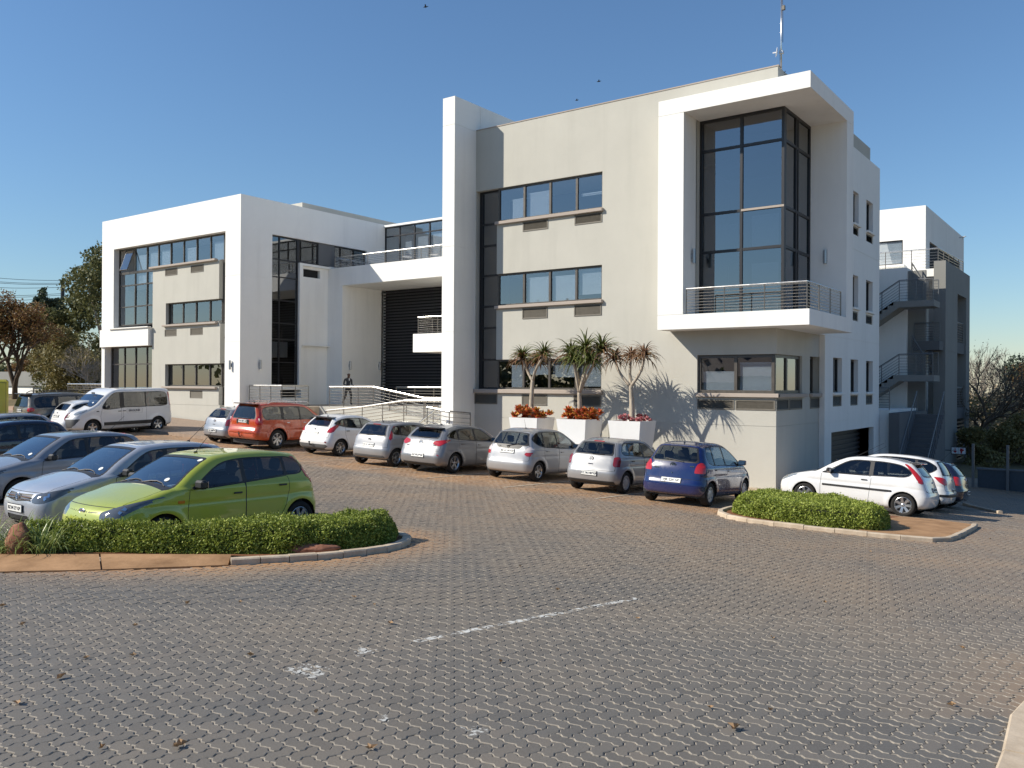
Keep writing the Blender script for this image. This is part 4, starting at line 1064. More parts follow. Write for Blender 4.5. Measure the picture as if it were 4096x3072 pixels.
M['head_dark'] = lens('headlight_dark_lens', (.09, .10, .115), .08); M['amber'] = lens('amber_lens', (.6, .16, .02))  # darker lens tone for some headlights and fog lights; amber for indicators
M['plate'] = plain('number_plate', (.78, .78, .74), .4); M['plate_ink'] = plain('plate_lettering', (.02, .025, .04), .5)
M['paper'] = plain('paper_disc', (.75, .78, .76), .7)
TXT = {}
def text_mesh(s, size, depth=.0015, mat=None, key=None):
    k = (s, size, mat)
    if k in TXT: return TXT[k]
    cu = bpy.data.curves.new('lettering', 'FONT'); cu.body = s; cu.size = size; cu.align_x = 'CENTER'; cu.align_y = 'CENTER'; cu.extrude = depth; cu.resolution_u = 2; cu.offset = size * .012
    o = bpy.data.objects.new('lettering', cu); COL.objects.link(o); dg = bpy.context.evaluated_depsgraph_get(); dg.update()
    me = bpy.data.meshes.new_from_object(o.evaluated_get(dg)); bpy.data.objects.remove(o); me.name = 'lettering'
    me.materials.clear(); me.materials.append(mat or M['plate_ink']); TXT[k] = me; return me
# shared wheels
WH = {}
def wheel_meshes(style, R, rr):
    k = (style, R, rr)
    if k in WH: return WH[k]
    w = .095
    t = MB().lathe([(rr, -w * .85), (rr + .012, -w), (R - .035, -w * 1.02), (R - .012, -w * .9), (R, -w * .62), (R, w * .62), (R - .012, w * .9), (R - .035, w * 1.02), (rr + .012, w), (rr, w * .85)], 36)
    tyre = npmesh('tyre', np.array(t.v), t.f, [M['tyre']], smooth=True)
    r = MB(); y = -w * .72            # outer face towards -y
    r.lathe([(rr, w * .7), (rr - .02, w * .6), (rr - .025, -w * .6), (rr - .004, -w * .95), (rr + .002, -w * .92), (rr, -w * .8)], 32)
    hub = [(0.001, y - .012), (.03, y - .012), (.045, y - .004), (.05, y + .03)]
    r.lathe(hub, 16)
    def spoke(a, wi, wo, r0, r1, y0, y1, th=.02):
        c, s_ = math.cos(a), math.sin(a); V = []
        for (rad, wd, yy) in ((r0, wi, y0), (r1, wo, y1)):
            for (sx, dy) in ((-1, 0), (1, 0), (1, th), (-1, th)):
                V.append((c * rad - s_ * sx * wd / 2, yy + dy, s_ * rad + c * sx * wd / 2))
        r.add(V, [[0, 1, 5, 4], [1, 2, 6, 5], [3, 0, 4, 7], [2, 3, 7, 6]])
    yo = -w * .9
    if style == 'five':
        for k5 in range(5): spoke(2 * PI * k5 / 5 + .3, .075, .062, .035, rr - .012, y, yo)
    elif style == 'seven':
        for k5 in range(7): spoke(2 * PI * k5 / 7, .05, .072, .035, rr - .012, y, yo)
    elif style == 'multi':
        for k5 in range(5):
            for d in (-.16, .16): spoke(2 * PI * k5 / 5 + d + .2, .026, .026, .04, rr - .012, y, yo)
    elif style == 'six':
        for k5 in range(6):
            for d in (-.14, .14): spoke(2 * PI * k5 / 6 + d, .05, .035, .035, rr - .012, y, yo)
    elif style == 'eight':
        for k5 in range(8): spoke(2 * PI * k5 / 8, .024, .022, .035, rr - .012, y, yo)
    if style == 'hub':
        # hubcap plate with slots
        n = 16; V = []; F = []
        rad = [.0, .05, rr * .62, rr * .86, rr - .004]; yy = [y - .012, y - .012, y - .004, yo + .004, yo]
        r.lathe([(.001, y - .014), (.05, y - .014), (rr * .6, y - .006)], 32)
        for k5 in range(8): spoke(2 * PI * k5 / 8, rr * .36, rr * .46, rr * .58, rr * .88, y - .006, yo + .004, .004)
        r.lathe([(rr * .86, yo + .002), (rr - .002, yo)], 32)
    rim = npmesh('rim', np.array(r.v), r.f, [M['hubcap' if style == 'hub' else 'rim']], smooth=False)
    b = MB().lathe([(.001, 0), (rr - .03, 0), (rr - .03, .01)], 20); b.lathe([(.001, -w * .25), (.13, -w * .25), (.13, 0)], 20)
    disc = npmesh('brake_disc', np.array(b.v), b.f, [M['grey_plastic']], smooth=False)
    WH[k] = (tyre, rim, disc); return WH[k]
def seat_mesh():
    m = MB()
    def blob(x0, x1, y0, y1, z0, z1, b, sh=0.0):
        n0 = len(m.v); m.box(x0, x1, y0, y1, z0, z1, b)
        for i in range(n0, len(m.v)):
            p = m.v[i]; m.v[i] = (p[0] - (p[2] - z0) * sh, p[1], p[2])
    blob(-.25, .27, -.24, .24, .0, .16, .05); blob(-.36, -.22, -.23, .23, .1, .62, .05, .28); blob(-.50, -.40, -.12, .12, .66, .86, .04, .1)
    return npmesh('seat', np.array(m.v), m.f, [M['seat']], smooth=False)
SEAT = seat_mesh()
sw = MB(); sw.tube([(0, .18 * math.cos(a), .18 * math.sin(a)) for a in np.linspace(0, 2 * PI, 21)], .014, 6, caps=False); sw.box(-.03, .0, -.16, .16, -.03, .03); sw.box(-.03, .01, -.05, .05, -.08, .05, .01)
WHEEL_ST = npmesh('steering_wheel', np.array(sw.v), sw.f, [M['black_plastic']], smooth=True)
def make_car(spec):
    """local frame: +X forward, +Y left, Z up, origin on the ground under the body centre"""
    S = spec; L, W = S['L'], S['W']; W2 = W / 2; xm = L / 2
    prof = catmull([(xm - u, z) for u, z in S['prof']], 5)
    H = prof[:, 1].max(); zb = S.get('belt', .92); tum = S.get('tumble', .40); cf = S.get('cf', .16); cr_ = S.get('cr', .10); cz = S.get('cz', .045)
    rr_ = S.get('round', .12); tf, tr = S.get('tf', .10), S.get('tr', .06)
    xs = np.linspace(-xm - .3, xm + .3, 361); zs = np.linspace(-.1, H + .3, 161)
    gxx, gzz = np.meshgrid(xs, zs, indexing='ij'); G = polysdf(gxx, gzz, prof)
    def gs(x, z):
        fx = np.clip((x - xs[0]) / (xs[1] - xs[0]), 0, len(xs) - 1.001); fz = np.clip((z - zs[0]) / (zs[1] - zs[0]), 0, len(zs) - 1.001)
        i = fx.astype(int); j = fz.astype(int); a = fx - i; b = fz - j
        return (G[i, j] * (1 - a) + G[i + 1, j] * a) * (1 - b) + (G[i, j + 1] * (1 - a) + G[i + 1, j + 1] * a) * b
    xF, xR, Rw = xm - S['fo'], xm - S['fo'] - S['wb'], S.get('R', .30); Ra = S.get('Ra', Rw + .045); zw = Rw
    def wid(x, z):
        w = W2 - .035 * np.clip((.42 - z) / .3, 0, 1) ** 2 - .022 * np.clip((z - .55) / (zb - .55), 0, 1) ** 2
        w = w - .012 * np.exp(-((z - S.get('crease', .72)) / .035) ** 2) * S.get('creased', .6)
        w = np.where(z > zb, w - .02 * np.clip((z - zb) / .03, 0, 1) - (z - zb) * tum, w)
        w = w - tf * np.clip((x - (xm - .95)) / .95, 0, 1) ** 2 - tr * np.clip((-(xm - .8) - x) / .8, 0, 1) ** 2
        w = w - S.get('gtaper', .05) * np.clip((z - zb) / .4, 0, 1) * (np.clip((x - .2) / 1.2, 0, 1) ** 2 + np.clip((-x - .6) / 1.2, 0, 1) ** 2)
        for xw in (xF, xR):
            d = np.hypot(x - xw, z - zw); w = w + S.get('flare', .016) * np.exp(-((d - Ra - .03) / .07) ** 2) * (z > .12)
        return w
    def body(x, y, z):
        k = np.where(x > 0, cf, -cr_) * np.clip(np.abs(x) / (xm * .7), 0, 1)
        a = gs(x + k * y * y * 1.0, z + cz * y * y * np.clip((z - .5) / .5, 0, 1))
        b = np.abs(y) - wid(x, z)
        r = rr_ + .10 * np.clip((np.abs(x) - (xm - .45)) / .35, 0, 1)
        return smax(a, b, r)
    q = S.get('res', 1.0); nm = int(84 * q); nc = int(18 * q); na = int(56 * q)
    x1, x2, z0 = -xm + .62, xm - .62, S.get('spine', .56)
    st = [(x1, PI - PI / 2 * (i / nc)) for i in range(nc)] + [(x1 + (x2 - x1) * i / nm, PI / 2) for i in range(nm + 1)] + [(x2, PI / 2 - PI / 2 * ((i + 1) / nc)) for i in range(nc)]
    st = np.array(st); th = np.linspace(-PI / 2, PI / 2, na + 1)
    ph = st[:, 1][:, None]; X0 = st[:, 0][:, None]
    dx = np.cos(ph) * np.ones_like(th)[None]; dy = np.sin(ph) * np.cos(th)[None]; dz = np.sin(ph) * np.sin(th)[None]
    lo = np.zeros_like(dx); hi = np.full_like(dx, 2.2)
    for _ in range(24):
        md = (lo + hi) / 2; f = body(X0 + dx * md, dy * md, z0 + dz * md); lo = np.where(f < 0, md, lo); hi = np.where(f < 0, hi, md)
    Xp, Yp, Zp = X0 + dx * lo, dy * lo, z0 + dz * lo
    ns, nth = Xp.shape
    e = .006
    def grad(x, y, z):
        g = np.stack([body(x + e, y, z) - body(x - e, y, z), body(x, y + e, z) - body(x, y - e, z), body(x, y, z + e) - body(x, y, z - e)], -1)
        return g / (np.linalg.norm(g, axis=-1, keepdims=True) + 1e-9)
    Nn = grad(Xp, Yp, Zp)
    Vh = np.stack([Xp, Yp, Zp], -1)
    # full ring: left side (y>0) then mirrored
    V = np.concatenate([Vh, (Vh * [1, -1, 1])[:, ::-1][:, 1:-1]], 1); N = np.concatenate([Nn, (Nn * [1, -1, 1])[:, ::-1][:, 1:-1]], 1)
    nr = V.shape[1]; I = np.arange(ns * nr).reshape(ns, nr); J = np.roll(I, -1, 1)
    A, B, C_, D_ = I[:-1], J[:-1], J[1:], I[1:]
    F = np.concatenate([np.stack([A, B, C_], -1).reshape(-1, 3), np.stack([A, C_, D_], -1).reshape(-1, 3)])
    V = V.reshape(-1, 3); N = N.reshape(-1, 3)
    fc = (V[F[:, 0]] + V[F[:, 1]] + V[F[:, 2]]) / 3; fn = np.cross(V[F[:, 1]] - V[F[:, 0]], V[F[:, 2]] - V[F[:, 0]])
    if (fn * N[F[:, 0]]).sum() < 0: F = F[:, ::-1]
    sh = Surf(V, F, N)
    root = empty('parked_car', (0, 0, 0)); root.name = S.get('name', 'parked_car')
    P = S['paint']
    ks = {'front': {}, 'rear': {}}
    pz = np.linspace(.12, H - .02, 90)
    frx = []; rrx = []
    for z in pz:
        xx = np.linspace(-xm - .1, xm + .1, 400); g = gs(xx, np.full_like(xx, z)); ins_ = xx[g < 0]
        frx.append(ins_.max() if len(ins_) else 0); rrx.append(ins_.min() if len(ins_) else 0)
    frx, rrx = np.array(frx), np.array(rrx)
    fx_ = lambda z: np.interp(z, pz, frx); rx_ = lambda z: np.interp(z, pz, rrx)
    def sF(s): return (W2 - np.abs(s.V[:, 1])) - (fx_(s.V[:, 2]) - s.V[:, 0]) * 1.0 + cf * 0
    def sR(s): return (W2 - np.abs(s.V[:, 1])) - (s.V[:, 0] - rx_(s.V[:, 2]))
    def part(name, surf, mat, parent=root, off=0.0, **k):
        if len(surf.F) == 0: return None
        return link(name, surf.mesh(name, mat, off), parent, **k)
    # wheel arches
    f = np.minimum(np.hypot(sh.V[:, 0] - xF, sh.V[:, 2] - zw), np.hypot(sh.V[:, 0] - xR, sh.V[:, 2] - zw)) - Ra
    f = np.maximum(f, .35 - np.abs(sh.V[:, 1])); _, sh = sh.cut(f)
    # glasshouse
    dlo = S['dlo']; dl = [(xm - u, z) for u, z in dlo]
    dl = catmull(dl, 4) if S.get('dlo_smooth', True) else np.array(dl)
    fd = lambda s, g: np.maximum(np.maximum(polysdf(s.V[:, 0], s.V[:, 2], dl) * SG - 0 + g, .25 - np.abs(s.V[:, 1])), .3 - np.abs(s.N[:, 1]))
    SG = 1.0
    side, sh = sh.cut(fd(sh, -.0))
    for sgn in (1, -1):
        sd, _ = side.cut(np.where(side.V[:, 1] * sgn > 0, -1., 1.))
        rest = sd
        for (a, b, c, d) in S['panes']:      # u at belt start/end, slope at start/end
            fz = lambda s: np.maximum(fd(s, .022), np.maximum(s.V[:, 0] - (xm - a - c * (s.V[:, 2] - zb)), (xm - b - d * (s.V[:, 2] - zb)) - s.V[:, 0]))
            pn, rest = rest.cut(fz(rest)); part('side_window', pn, S.get('side_glass', M['car_glass']), off=-.004)
        part('window_trim', rest, M['black_plastic'])
    # windscreen
    zc, zh = S['ws']; mrg = S.get('ws_m', .075)
    fw = lambda s, g: np.maximum.reduce([zc + g - s.V[:, 2] - .10 * s.V[:, 1] ** 2, s.V[:, 2] - zh + g + .05 * s.V[:, 1] ** 2, np.abs(s.V[:, 1]) - (wid(s.V[:, 0], s.V[:, 2]) - mrg) + g, S.get('ws_x', .0) - s.V[:, 0]])
    ws, sh = sh.cut(fw(sh, 0)); wi, tr_ = ws.cut(fw(ws, .028)); part('windscreen', wi, M['windscreen_glass'], off=-.004); part('windscreen_trim', tr_, M['black_plastic'])
    # rear glass
    if 'rg' in S:
        za, zt = S['rg']; rm = S.get('rg_m', .11); sag = S.get('rg_sag', .0)
        fr = lambda s, g: np.maximum.reduce([za + g - s.V[:, 2] + sag * s.V[:, 1] ** 2, s.V[:, 2] - zt + g + .08 * s.V[:, 1] ** 2, np.abs(s.V[:, 1]) - (wid(s.V[:, 0], s.V[:, 2]) - rm) + g, s.V[:, 0] + S.get('rg_x', .9)])
        rg, sh = sh.cut(fr(sh, 0)); ri, rt = rg.cut(fr(rg, .03)); part('rear_window', ri, S.get('rear_glass', M['car_glass_tint']), off=-.004); part('window_trim', rt, M['black_plastic'])
    # lights and trims given in (s, z) of the front or rear end
    for (end, name, poly, mat, off) in S.get('ends', ()):
        sf = sF if end == 'F' else sR
        lim = (lambda s: -s.V[:, 0]) if end == 'F' else (lambda s: s.V[:, 0])
        f = np.maximum(polysdf(sf(sh), sh.V[:, 2], poly), lim(sh))
        f = np.where(np.isfinite(f), f, 1)
        got, sh = sh.cut(f)
        if name in ('headlight', 'taillight', 'fog_light', 'reflector'):
            for sg in (1, -1):
                h_, _ = got.cut(np.where(got.V[:, 1] * sg > 0, -1., 1.))
                o = part(name, h_, M[mat], off=off)
                if name == 'headlight' and o is not None:
                    inn, _ = h_.cut(np.hypot((sf(h_) - np.mean([p[0] for p in poly])), h_.V[:, 2] - np.mean([p[1] for p in poly])) - .062)
                    part('headlight_bowl', inn, M['chrome'], o, .003)
        else: part(name, got, M[mat] if mat != 'paint' else P, off=off)
    # tailgate, bonnet, doors, with dark shut lines between
    def panel(name, field, w=.0038):
        nonlocal sh
        got, rest = sh.cut(field(sh)); gap, inner = got.cut(-field(got) - w * 2); 
        # gap: field > -2w
        part(name, inner, P); part('shut_line', gap, M['black_plastic'], off=-.003); sh = rest
    if 'tailgate' in S:
        z0_, z1_, mg = S['tailgate']
        panel('tailgate', lambda s: np.maximum.reduce([z0_ - s.V[:, 2], s.V[:, 2] - z1_, np.abs(s.V[:, 1]) - (wid(s.V[:, 0], s.V[:, 2]) - mg - .10 * np.clip(s.V[:, 2] - z0_, 0, .15) / .15 * 0), s.V[:, 0] + xm * .55, sR(s) * 0 + (s.V[:, 0] - rx_(s.V[:, 2])) - .16]))
    if 'bonnet' in S:
        ub, zfb, mg = S['bonnet']
        panel('bonnet', lambda s: np.maximum.reduce([(xm - ub) - s.V[:, 0] - .12 * s.V[:, 1] ** 2, zfb - s.V[:, 2], np.abs(s.V[:, 1]) - (wid(s.V[:, 0], s.V[:, 2]) - mg), .35 - s.N[:, 2]]))
    for (poly) in S.get('doors', ()):
        pl = [(xm - u, z) for u, z in poly]
        sg = 1.0
        for s_ in (1, -1): panel('door', lambda s: np.maximum(polysdf(s.V[:, 0], s.V[:, 2], pl) * sg, .3 - s.V[:, 1] * s_), .0045)
    part('body', sh, P)
    # under body and arch liners
    mb = MB(); mb.box(-xm + .25, xm - .25, -W2 + .18, W2 - .18, .2, .34)
    for xw in (xF, xR):
        for sg in (1, -1):
            n = 14; V = []; ya, yb = sg * (W2 - .30), sg * (W2 - .035)
            for k in range(n + 1):
                a = PI * 1.12 * k / n - .19
                V += [(xw + Ra * math.cos(a), ya, zw + Ra * math.sin(a)), (xw + Ra * math.cos(a), yb, zw + Ra * math.sin(a))]
            mb.add(V, [[2 * k, 2 * k + 1, 2 * k + 3, 2 * k + 2] for k in range(n)] + [[2 * k for k in range(n + 1)]])
    mb.build('underbody', M['black_plastic'], root)
    # wheels
    ty, ri, di = wheel_meshes(S.get('wheel', 'hub'), Rw, S.get('rim', .19))
    for xw in (xF, xR):
        for sg in (1, -1):
            w = empty('wheel', (xw, sg * (W2 - .115), Rw)); w.parent = root
            w.rotation_euler = (0, R_.uniform(0, 6), PI if sg > 0 else 0)
            if sg > 0: w.rotation_euler = (0, 0, PI)
            link('tyre', ty, w); link('rim', ri, w); link('brake_disc', di, w)
    # interior
    if S.get('interior', True):
        cab = xm - S['dlo'][0][0]
        for sg in (1, -1):
            for xx in (S.get('seat_x', .1), S.get('seat_x', .1) - .85):
                o = link('seat', SEAT, root); o.location = (xx, sg * .36, S.get('seat_z', .42))
        MB().box(S.get('dash_x', .72) - .25, S.get('dash_x', .72) + .35, -W2 + .14, W2 - .14, .45, zc - .06, .05).build('dashboard', M['black_plastic'], root)
        o = link('steering_wheel', WHEEL_ST, root); o.location = (S.get('dash_x', .72) - .36, -.36, zc - .08); o.rotation_euler = (0, math.radians(25), 0)
        MB().box(-xm + .35, -xm + .95, -W2 + .16, W2 - .16, .4, S.get('rg', (zb, 0))[0] - .12).build('parcel_shelf', M['grey_plastic'], root)
        MB().box(.0, .03, -.12, .12, -.03, .04, .01).build('rear_view_mirror', M['black_plastic'], root, loc=(S.get('rvm_x', .55), 0, zh - .12))
    # mirrors
    mu, mz = S['mirror']
    for sg in (1, -1):
        m = MB(); n0 = len(m.v); m.box(-.05, .07, -.10, .10, -.065, .065, .03)
        o = m.build('door_mirror', M[S.get('mirror_mat', 'black_plastic')] if S.get('mirror_mat') != 'paint' else P, root)
        o.location = (xm - mu, sg * (wid(np.array([xm - mu]), np.array([mz]))[0] + .13), mz + .02)
        MB().box(-.052, -.048, -.085, .085, -.05, .05).build('mirror_glass', M['chrome'], o)
        MB().tube([(.02, -sg * .2, -.05), (.02, 0, -.04)], .02, 6).build('arm', M['black_plastic'], o)
    # handles
    for (u, z) in S.get('handles', ()):
        for sg in (1, -1):
            y = sg * (wid(np.array([xm - u]), np.array([z]))[0])
            MB().box(-.075, .075, -.012, .012, -.013, .013, .006).build('door_handle', M[S.get('handle_mat', 'black_plastic')] if S.get('handle_mat') != 'paint' else P, root, loc=(xm - u, y + sg * .012, z))
    # plates
    def surf_x(y, z, front):
        k = 0; lo_, hi_ = (0., xm + .2) if front else (-xm - .2, 0.)
        for _ in range(30):
            md = (lo_ + hi_) / 2; v = body(np.array([md]), np.array([float(y)]), np.array([float(z)]))[0]
            if front: lo_, hi_ = (md, hi_) if v < 0 else (lo_, md)
            else: lo_, hi_ = (lo_, md) if v < 0 else (md, hi_)
        return (lo_ + hi_) / 2
    for (end, z, txt, pw) in S.get('plates', ()):
        fr_ = end == 'F'; x = surf_x(0, z, fr_); sg = 1 if fr_ else -1
        p = MB().box(-.006, .008, -pw / 2, pw / 2, -.055, .055, .003).build('number_plate', M['plate'], root)
        p.location = (x + sg * .012, 0, z)
        dzx = (surf_x(0, z + .05, fr_) - surf_x(0, z - .05, fr_)) / .1
        p.rotation_euler = (0, math.atan(dzx) if True else 0, 0)
        l = link('lettering', text_mesh(txt, .088 if len(txt) < 11 else .078), p)
        l.location = (sg * .010, 0, 0); l.rotation_euler = (PI / 2, 0, PI / 2 if fr_ else -PI / 2)
        MB().box(*((-.012, -.007) if fr_ else (.009, .014)), -pw / 2 - .012, pw / 2 + .012, -.067, .067).build('plate_holder', M['black_plastic'], p)
    for (kind, end, y, z, s) in S.get('badges', ()):
        fr_ = end == 'F'; x = surf_x(y, z, fr_); sg = 1 if fr_ else -1
        m = MB()
        if kind == 'oval':
            m.tube([(0, s * 1.0 * math.cos(a), s * .42 * math.sin(a)) for a in np.linspace(0, 2 * PI, 25)], .006, 5, caps=False)
            m.add([(0, 0, 0)] + [(0, s * .96 * math.cos(a), s * .4 * math.sin(a)) for a in np.linspace(0, 2 * PI, 25)], [[0, i, i + 1] for i in range(1, 25)])
            m.tube([(.004 * sg, s * t_ * .7, s * .12 * math.sin(t_ * 7)) for t_ in np.linspace(-1, 1, 12)], .004, 4)
        elif kind == 'vw':
            m.tube([(0, s * math.cos(a), s * math.sin(a)) for a in np.linspace(0, 2 * PI, 25)], .006, 5, caps=False)
            for pts in ([(-.45, .85), (0, .12), (.45, .85)], [(-.88, .4), (-.42, -.8), (0, -.02), (.42, -.8), (.88, .4)]): m.tube([(0.004 * sg, s * a, s * b) for a, b in pts], .006, 4)
        elif kind == 'h':
            for yy in (-1, 1): m.tube([(0, s * .5 * yy, -s * .7), (0, s * .42 * yy, 0), (0, s * .62 * yy, s * .7)], .009, 5)
            m.tube([(0, -s * .42, 0), (0, s * .42, 0)], .009, 5)
        elif kind == 'ovalh':
            m.tube([(0, s * 1.0 * math.cos(a), s * .62 * math.sin(a)) for a in np.linspace(0, 2 * PI, 25)], .007, 5, caps=False)
            for yy in (-1, 1): m.tube([(0, s * (.34 * yy - .1 * 1), -s * .5), (0, s * (.34 * yy + .1), s * .5)], .008, 4)
            m.tube([(0, -s * .4, -.1 * s), (0, s * .4, .1 * s)], .007, 4)
        elif kind == 'rings':
            m.tube([(0, s * math.cos(a), s * .66 * math.sin(a)) for a in np.linspace(0, 2 * PI, 25)], .006, 5, caps=False)
            m.tube([(0, s * .32 * math.cos(a), s * .62 * math.sin(a)) for a in np.linspace(0, 2 * PI, 21)], .006, 5, caps=False)
            m.tube([(0, s * .72 * math.cos(a), s * .3 * math.sin(a) + s * .28) for a in np.linspace(0, 2 * PI, 21)], .006, 5, caps=False)
        elif kind == 'bar': m.box(-.006, .006, -s, s, -.012, .012, .003)
        elif kind == 'dot': m.lathe([(.001, 0), (s, 0), (s, .01)], 12, axis='y'); m.v = [(b * sg, a, c) for a, b, c in m.v]
        o = m.build('badge', M['chrome'], root); o.location = (x + sg * .008, y, z)
    # wipers
    if S.get('rear_wiper'):
        y0, z0w, y1, z1w = S['rear_wiper']; pts = [(surf_x(y0 + (y1 - y0) * t_, z0w + (z1w - z0w) * t_, False) - .02, y0 + (y1 - y0) * t_, z0w + (z1w - z0w) * t_) for t_ in np.linspace(0, 1, 5)]
        MB().tube(pts, .011, 5).build('rear_wiper', M[S.get('wiper_mat', 'black_plastic')], root)
    if S.get('wipers', True):
        for (ya, yb_) in ((.55, -.05), (-.02, -.62)):
            pts = []
            for t_ in np.linspace(0, 1, 5):
                y = ya + (yb_ - ya) * t_; z = zc + .02 + .035 * math.sin(PI * t_) - .09 * y * y
                pts.append((surf_x(y, z, True) + .012, y, z))
            MB().tube(pts, .009, 4).build('wiper', M['black_plastic'], root)
    if S.get('antenna'):
        u, ln, lean, yy = S['antenna']; xx = xm - u
        zt_ = 0; lo_, hi_ = .6, 2.5
        for _ in range(30):
            md = (lo_ + hi_) / 2; v = body(np.array([xx]), np.array([float(yy)]), np.array([md]))[0]; lo_, hi_ = (md, hi_) if v < 0 else (lo_, md)
        MB().box(-.03, .03, -.015, .015, -.01, .02, .006).tube([(0, 0, .01), (-lean * ln, 0, ln)], .0055, 5, r2=.003).build('antenna', M['black_plastic'], root, loc=(xx, yy, lo_))
    if S.get('spoiler'):
        u, z, wsp = S['spoiler']; MB().box(-.13, .12, -wsp, wsp, -.015, .022, .014).build('spoiler', P, root, loc=(xm - u, 0, z))
    if S.get('brakelight3'):
        u, z = S['brakelight3']; x = surf_x(0, z, False); MB().box(-.01, .01, -.16, .16, -.012, .012, .004).build('brake_light', M['tail_red'], root, loc=(x - .004, 0, z))
    if S.get('discs'):
        for (y, z) in S['discs']:
            x = surf_x(y, z, True); d = MB().add([(0, 0, 0)] + [(0, .042 * math.cos(a), .042 * math.sin(a)) for a in np.linspace(0, 2 * PI, 17)], [[0, i, i + 1] for i in range(1, 17)]).build('licence_disc', M['paper'], root)
            dzx = (surf_x(y, z + .05, True) - surf_x(y, z - .05, True)) / .1
            d.location = (x + .008, y, z); d.rotation_euler = (0, math.atan(dzx), math.atan2(surf_x(y + .05, z, True) - surf_x(y - .05, z, True), -.1) - (PI if y > 0 else -PI) if False else -.25 * (1 if y > 0 else -1) * -1)
    if S.get('roof_rails'):
        for sg in (1, -1):
            zr = H; y = sg * (wid(np.array([0.]), np.array([H]))[0] + .0)
            MB().tube([(S['roof_rails'][0], y * .93, H - .03), (S['roof_rails'][0] - .15, y * .93, H + .05), (S['roof_rails'][1] + .15, y * .93, H + .05), (S['roof_rails'][1], y * .93, H - .03)], .018, 6).build('roof_rail', M['rim' if S.get('rail_chrome') else 'black_plastic'], root)
    if S.get('towbar'):
        z = S['towbar']; x = surf_x(0, .45, False); MB().tube([(x + .1, 0, z), (x - .08, 0, z), (x - .1, 0, z + .08)], .02, 6).box(x - .13, x - .07, -.03, .03, z + .07, z + .13, .015).build('tow_bar', M['black_plastic'], root)
    if S.get('extra'): S['extra'](root, dict(body=body, wid=wid, surf_x=surf_x, xm=xm, W2=W2, H=H, P=P))
    return root
CAR_S = 1.04
def place_car(root, fx, fy, heading_deg, L, dz=0.0, CAR_S=CAR_S):
    """fx, fy: ground point under the middle of the front bumper"""
    h = math.radians(heading_deg); cx = fx - math.cos(h) * L / 2 * CAR_S; cy = fy - math.sin(h) * L / 2 * CAR_S
    root.matrix_world = ground_matrix(cx, cy, h, .012 + dz) @ Matrix.Diagonal((CAR_S, CAR_S, CAR_S, 1))
# ---- specs (u = distance from front bumper)
def base_hatch(L=3.80, H=1.44, hood=.93, cowl=(.98, 1.0), wst=(1.70, 1.38), tail=(3.36, 1.36), belt_r=(3.66, .98), bump=(3.80, .55)):
    return [(.28, .19), (.06, .24), (.0, .42), (.015, .58), (.07, .69), (.22, .79), (.55, hood - .04), (cowl[0] - .12, cowl[1] - .025), cowl, ((cowl[0] + wst[0]) / 2 + .0, (cowl[1] + wst[1]) / 2 + .025), wst,
            (wst[0] + .35, H - .012), (wst[0] + .75, H), ((wst[0] + tail[0]) / 2 + .35, H - .012), (tail[0] - .12, tail[1] + .022), (tail[0], tail[1]), ((tail[0] + belt_r[0]) / 2 + .03, (tail[1] + belt_r[1]) / 2), belt_r,
            (belt_r[0] + .05, belt_r[1] - .13), (bump[0] - .035, bump[1] + .10), bump, (bump[0] - .01, .40), (bump[0] - .06, .27), (bump[0] - .28, .22), (L / 2, .18)]
CARS = []
def car(spec, pos, heading, label, group):
    r = make_car(spec); sc = pos[3] if len(pos) > 3 else 1.0
    fx, fy = CAM[0] + (pos[0] - CAM[0]) * sc, CAM[1] + (pos[1] - CAM[1]) * sc
    dz = (CAM[2] - (CAM[2] - gz(pos[0], pos[1])) * sc) - gz(fx, fy) if sc != 1 else 0
    place_car(r, fx, fy, heading, spec['L'], (pos[2] if len(pos) > 2 else 0) + dz, CAR_S * sc)
    tag(r, label, spec.get('cat', 'car'), group); CARS.append(r); return r
GN = 'cars with their noses towards the hedge on the left'
GR = 'cars parked nose in along the building'
GF = 'vehicles parked at the far left'
def tailpoly(*p): return list(p)
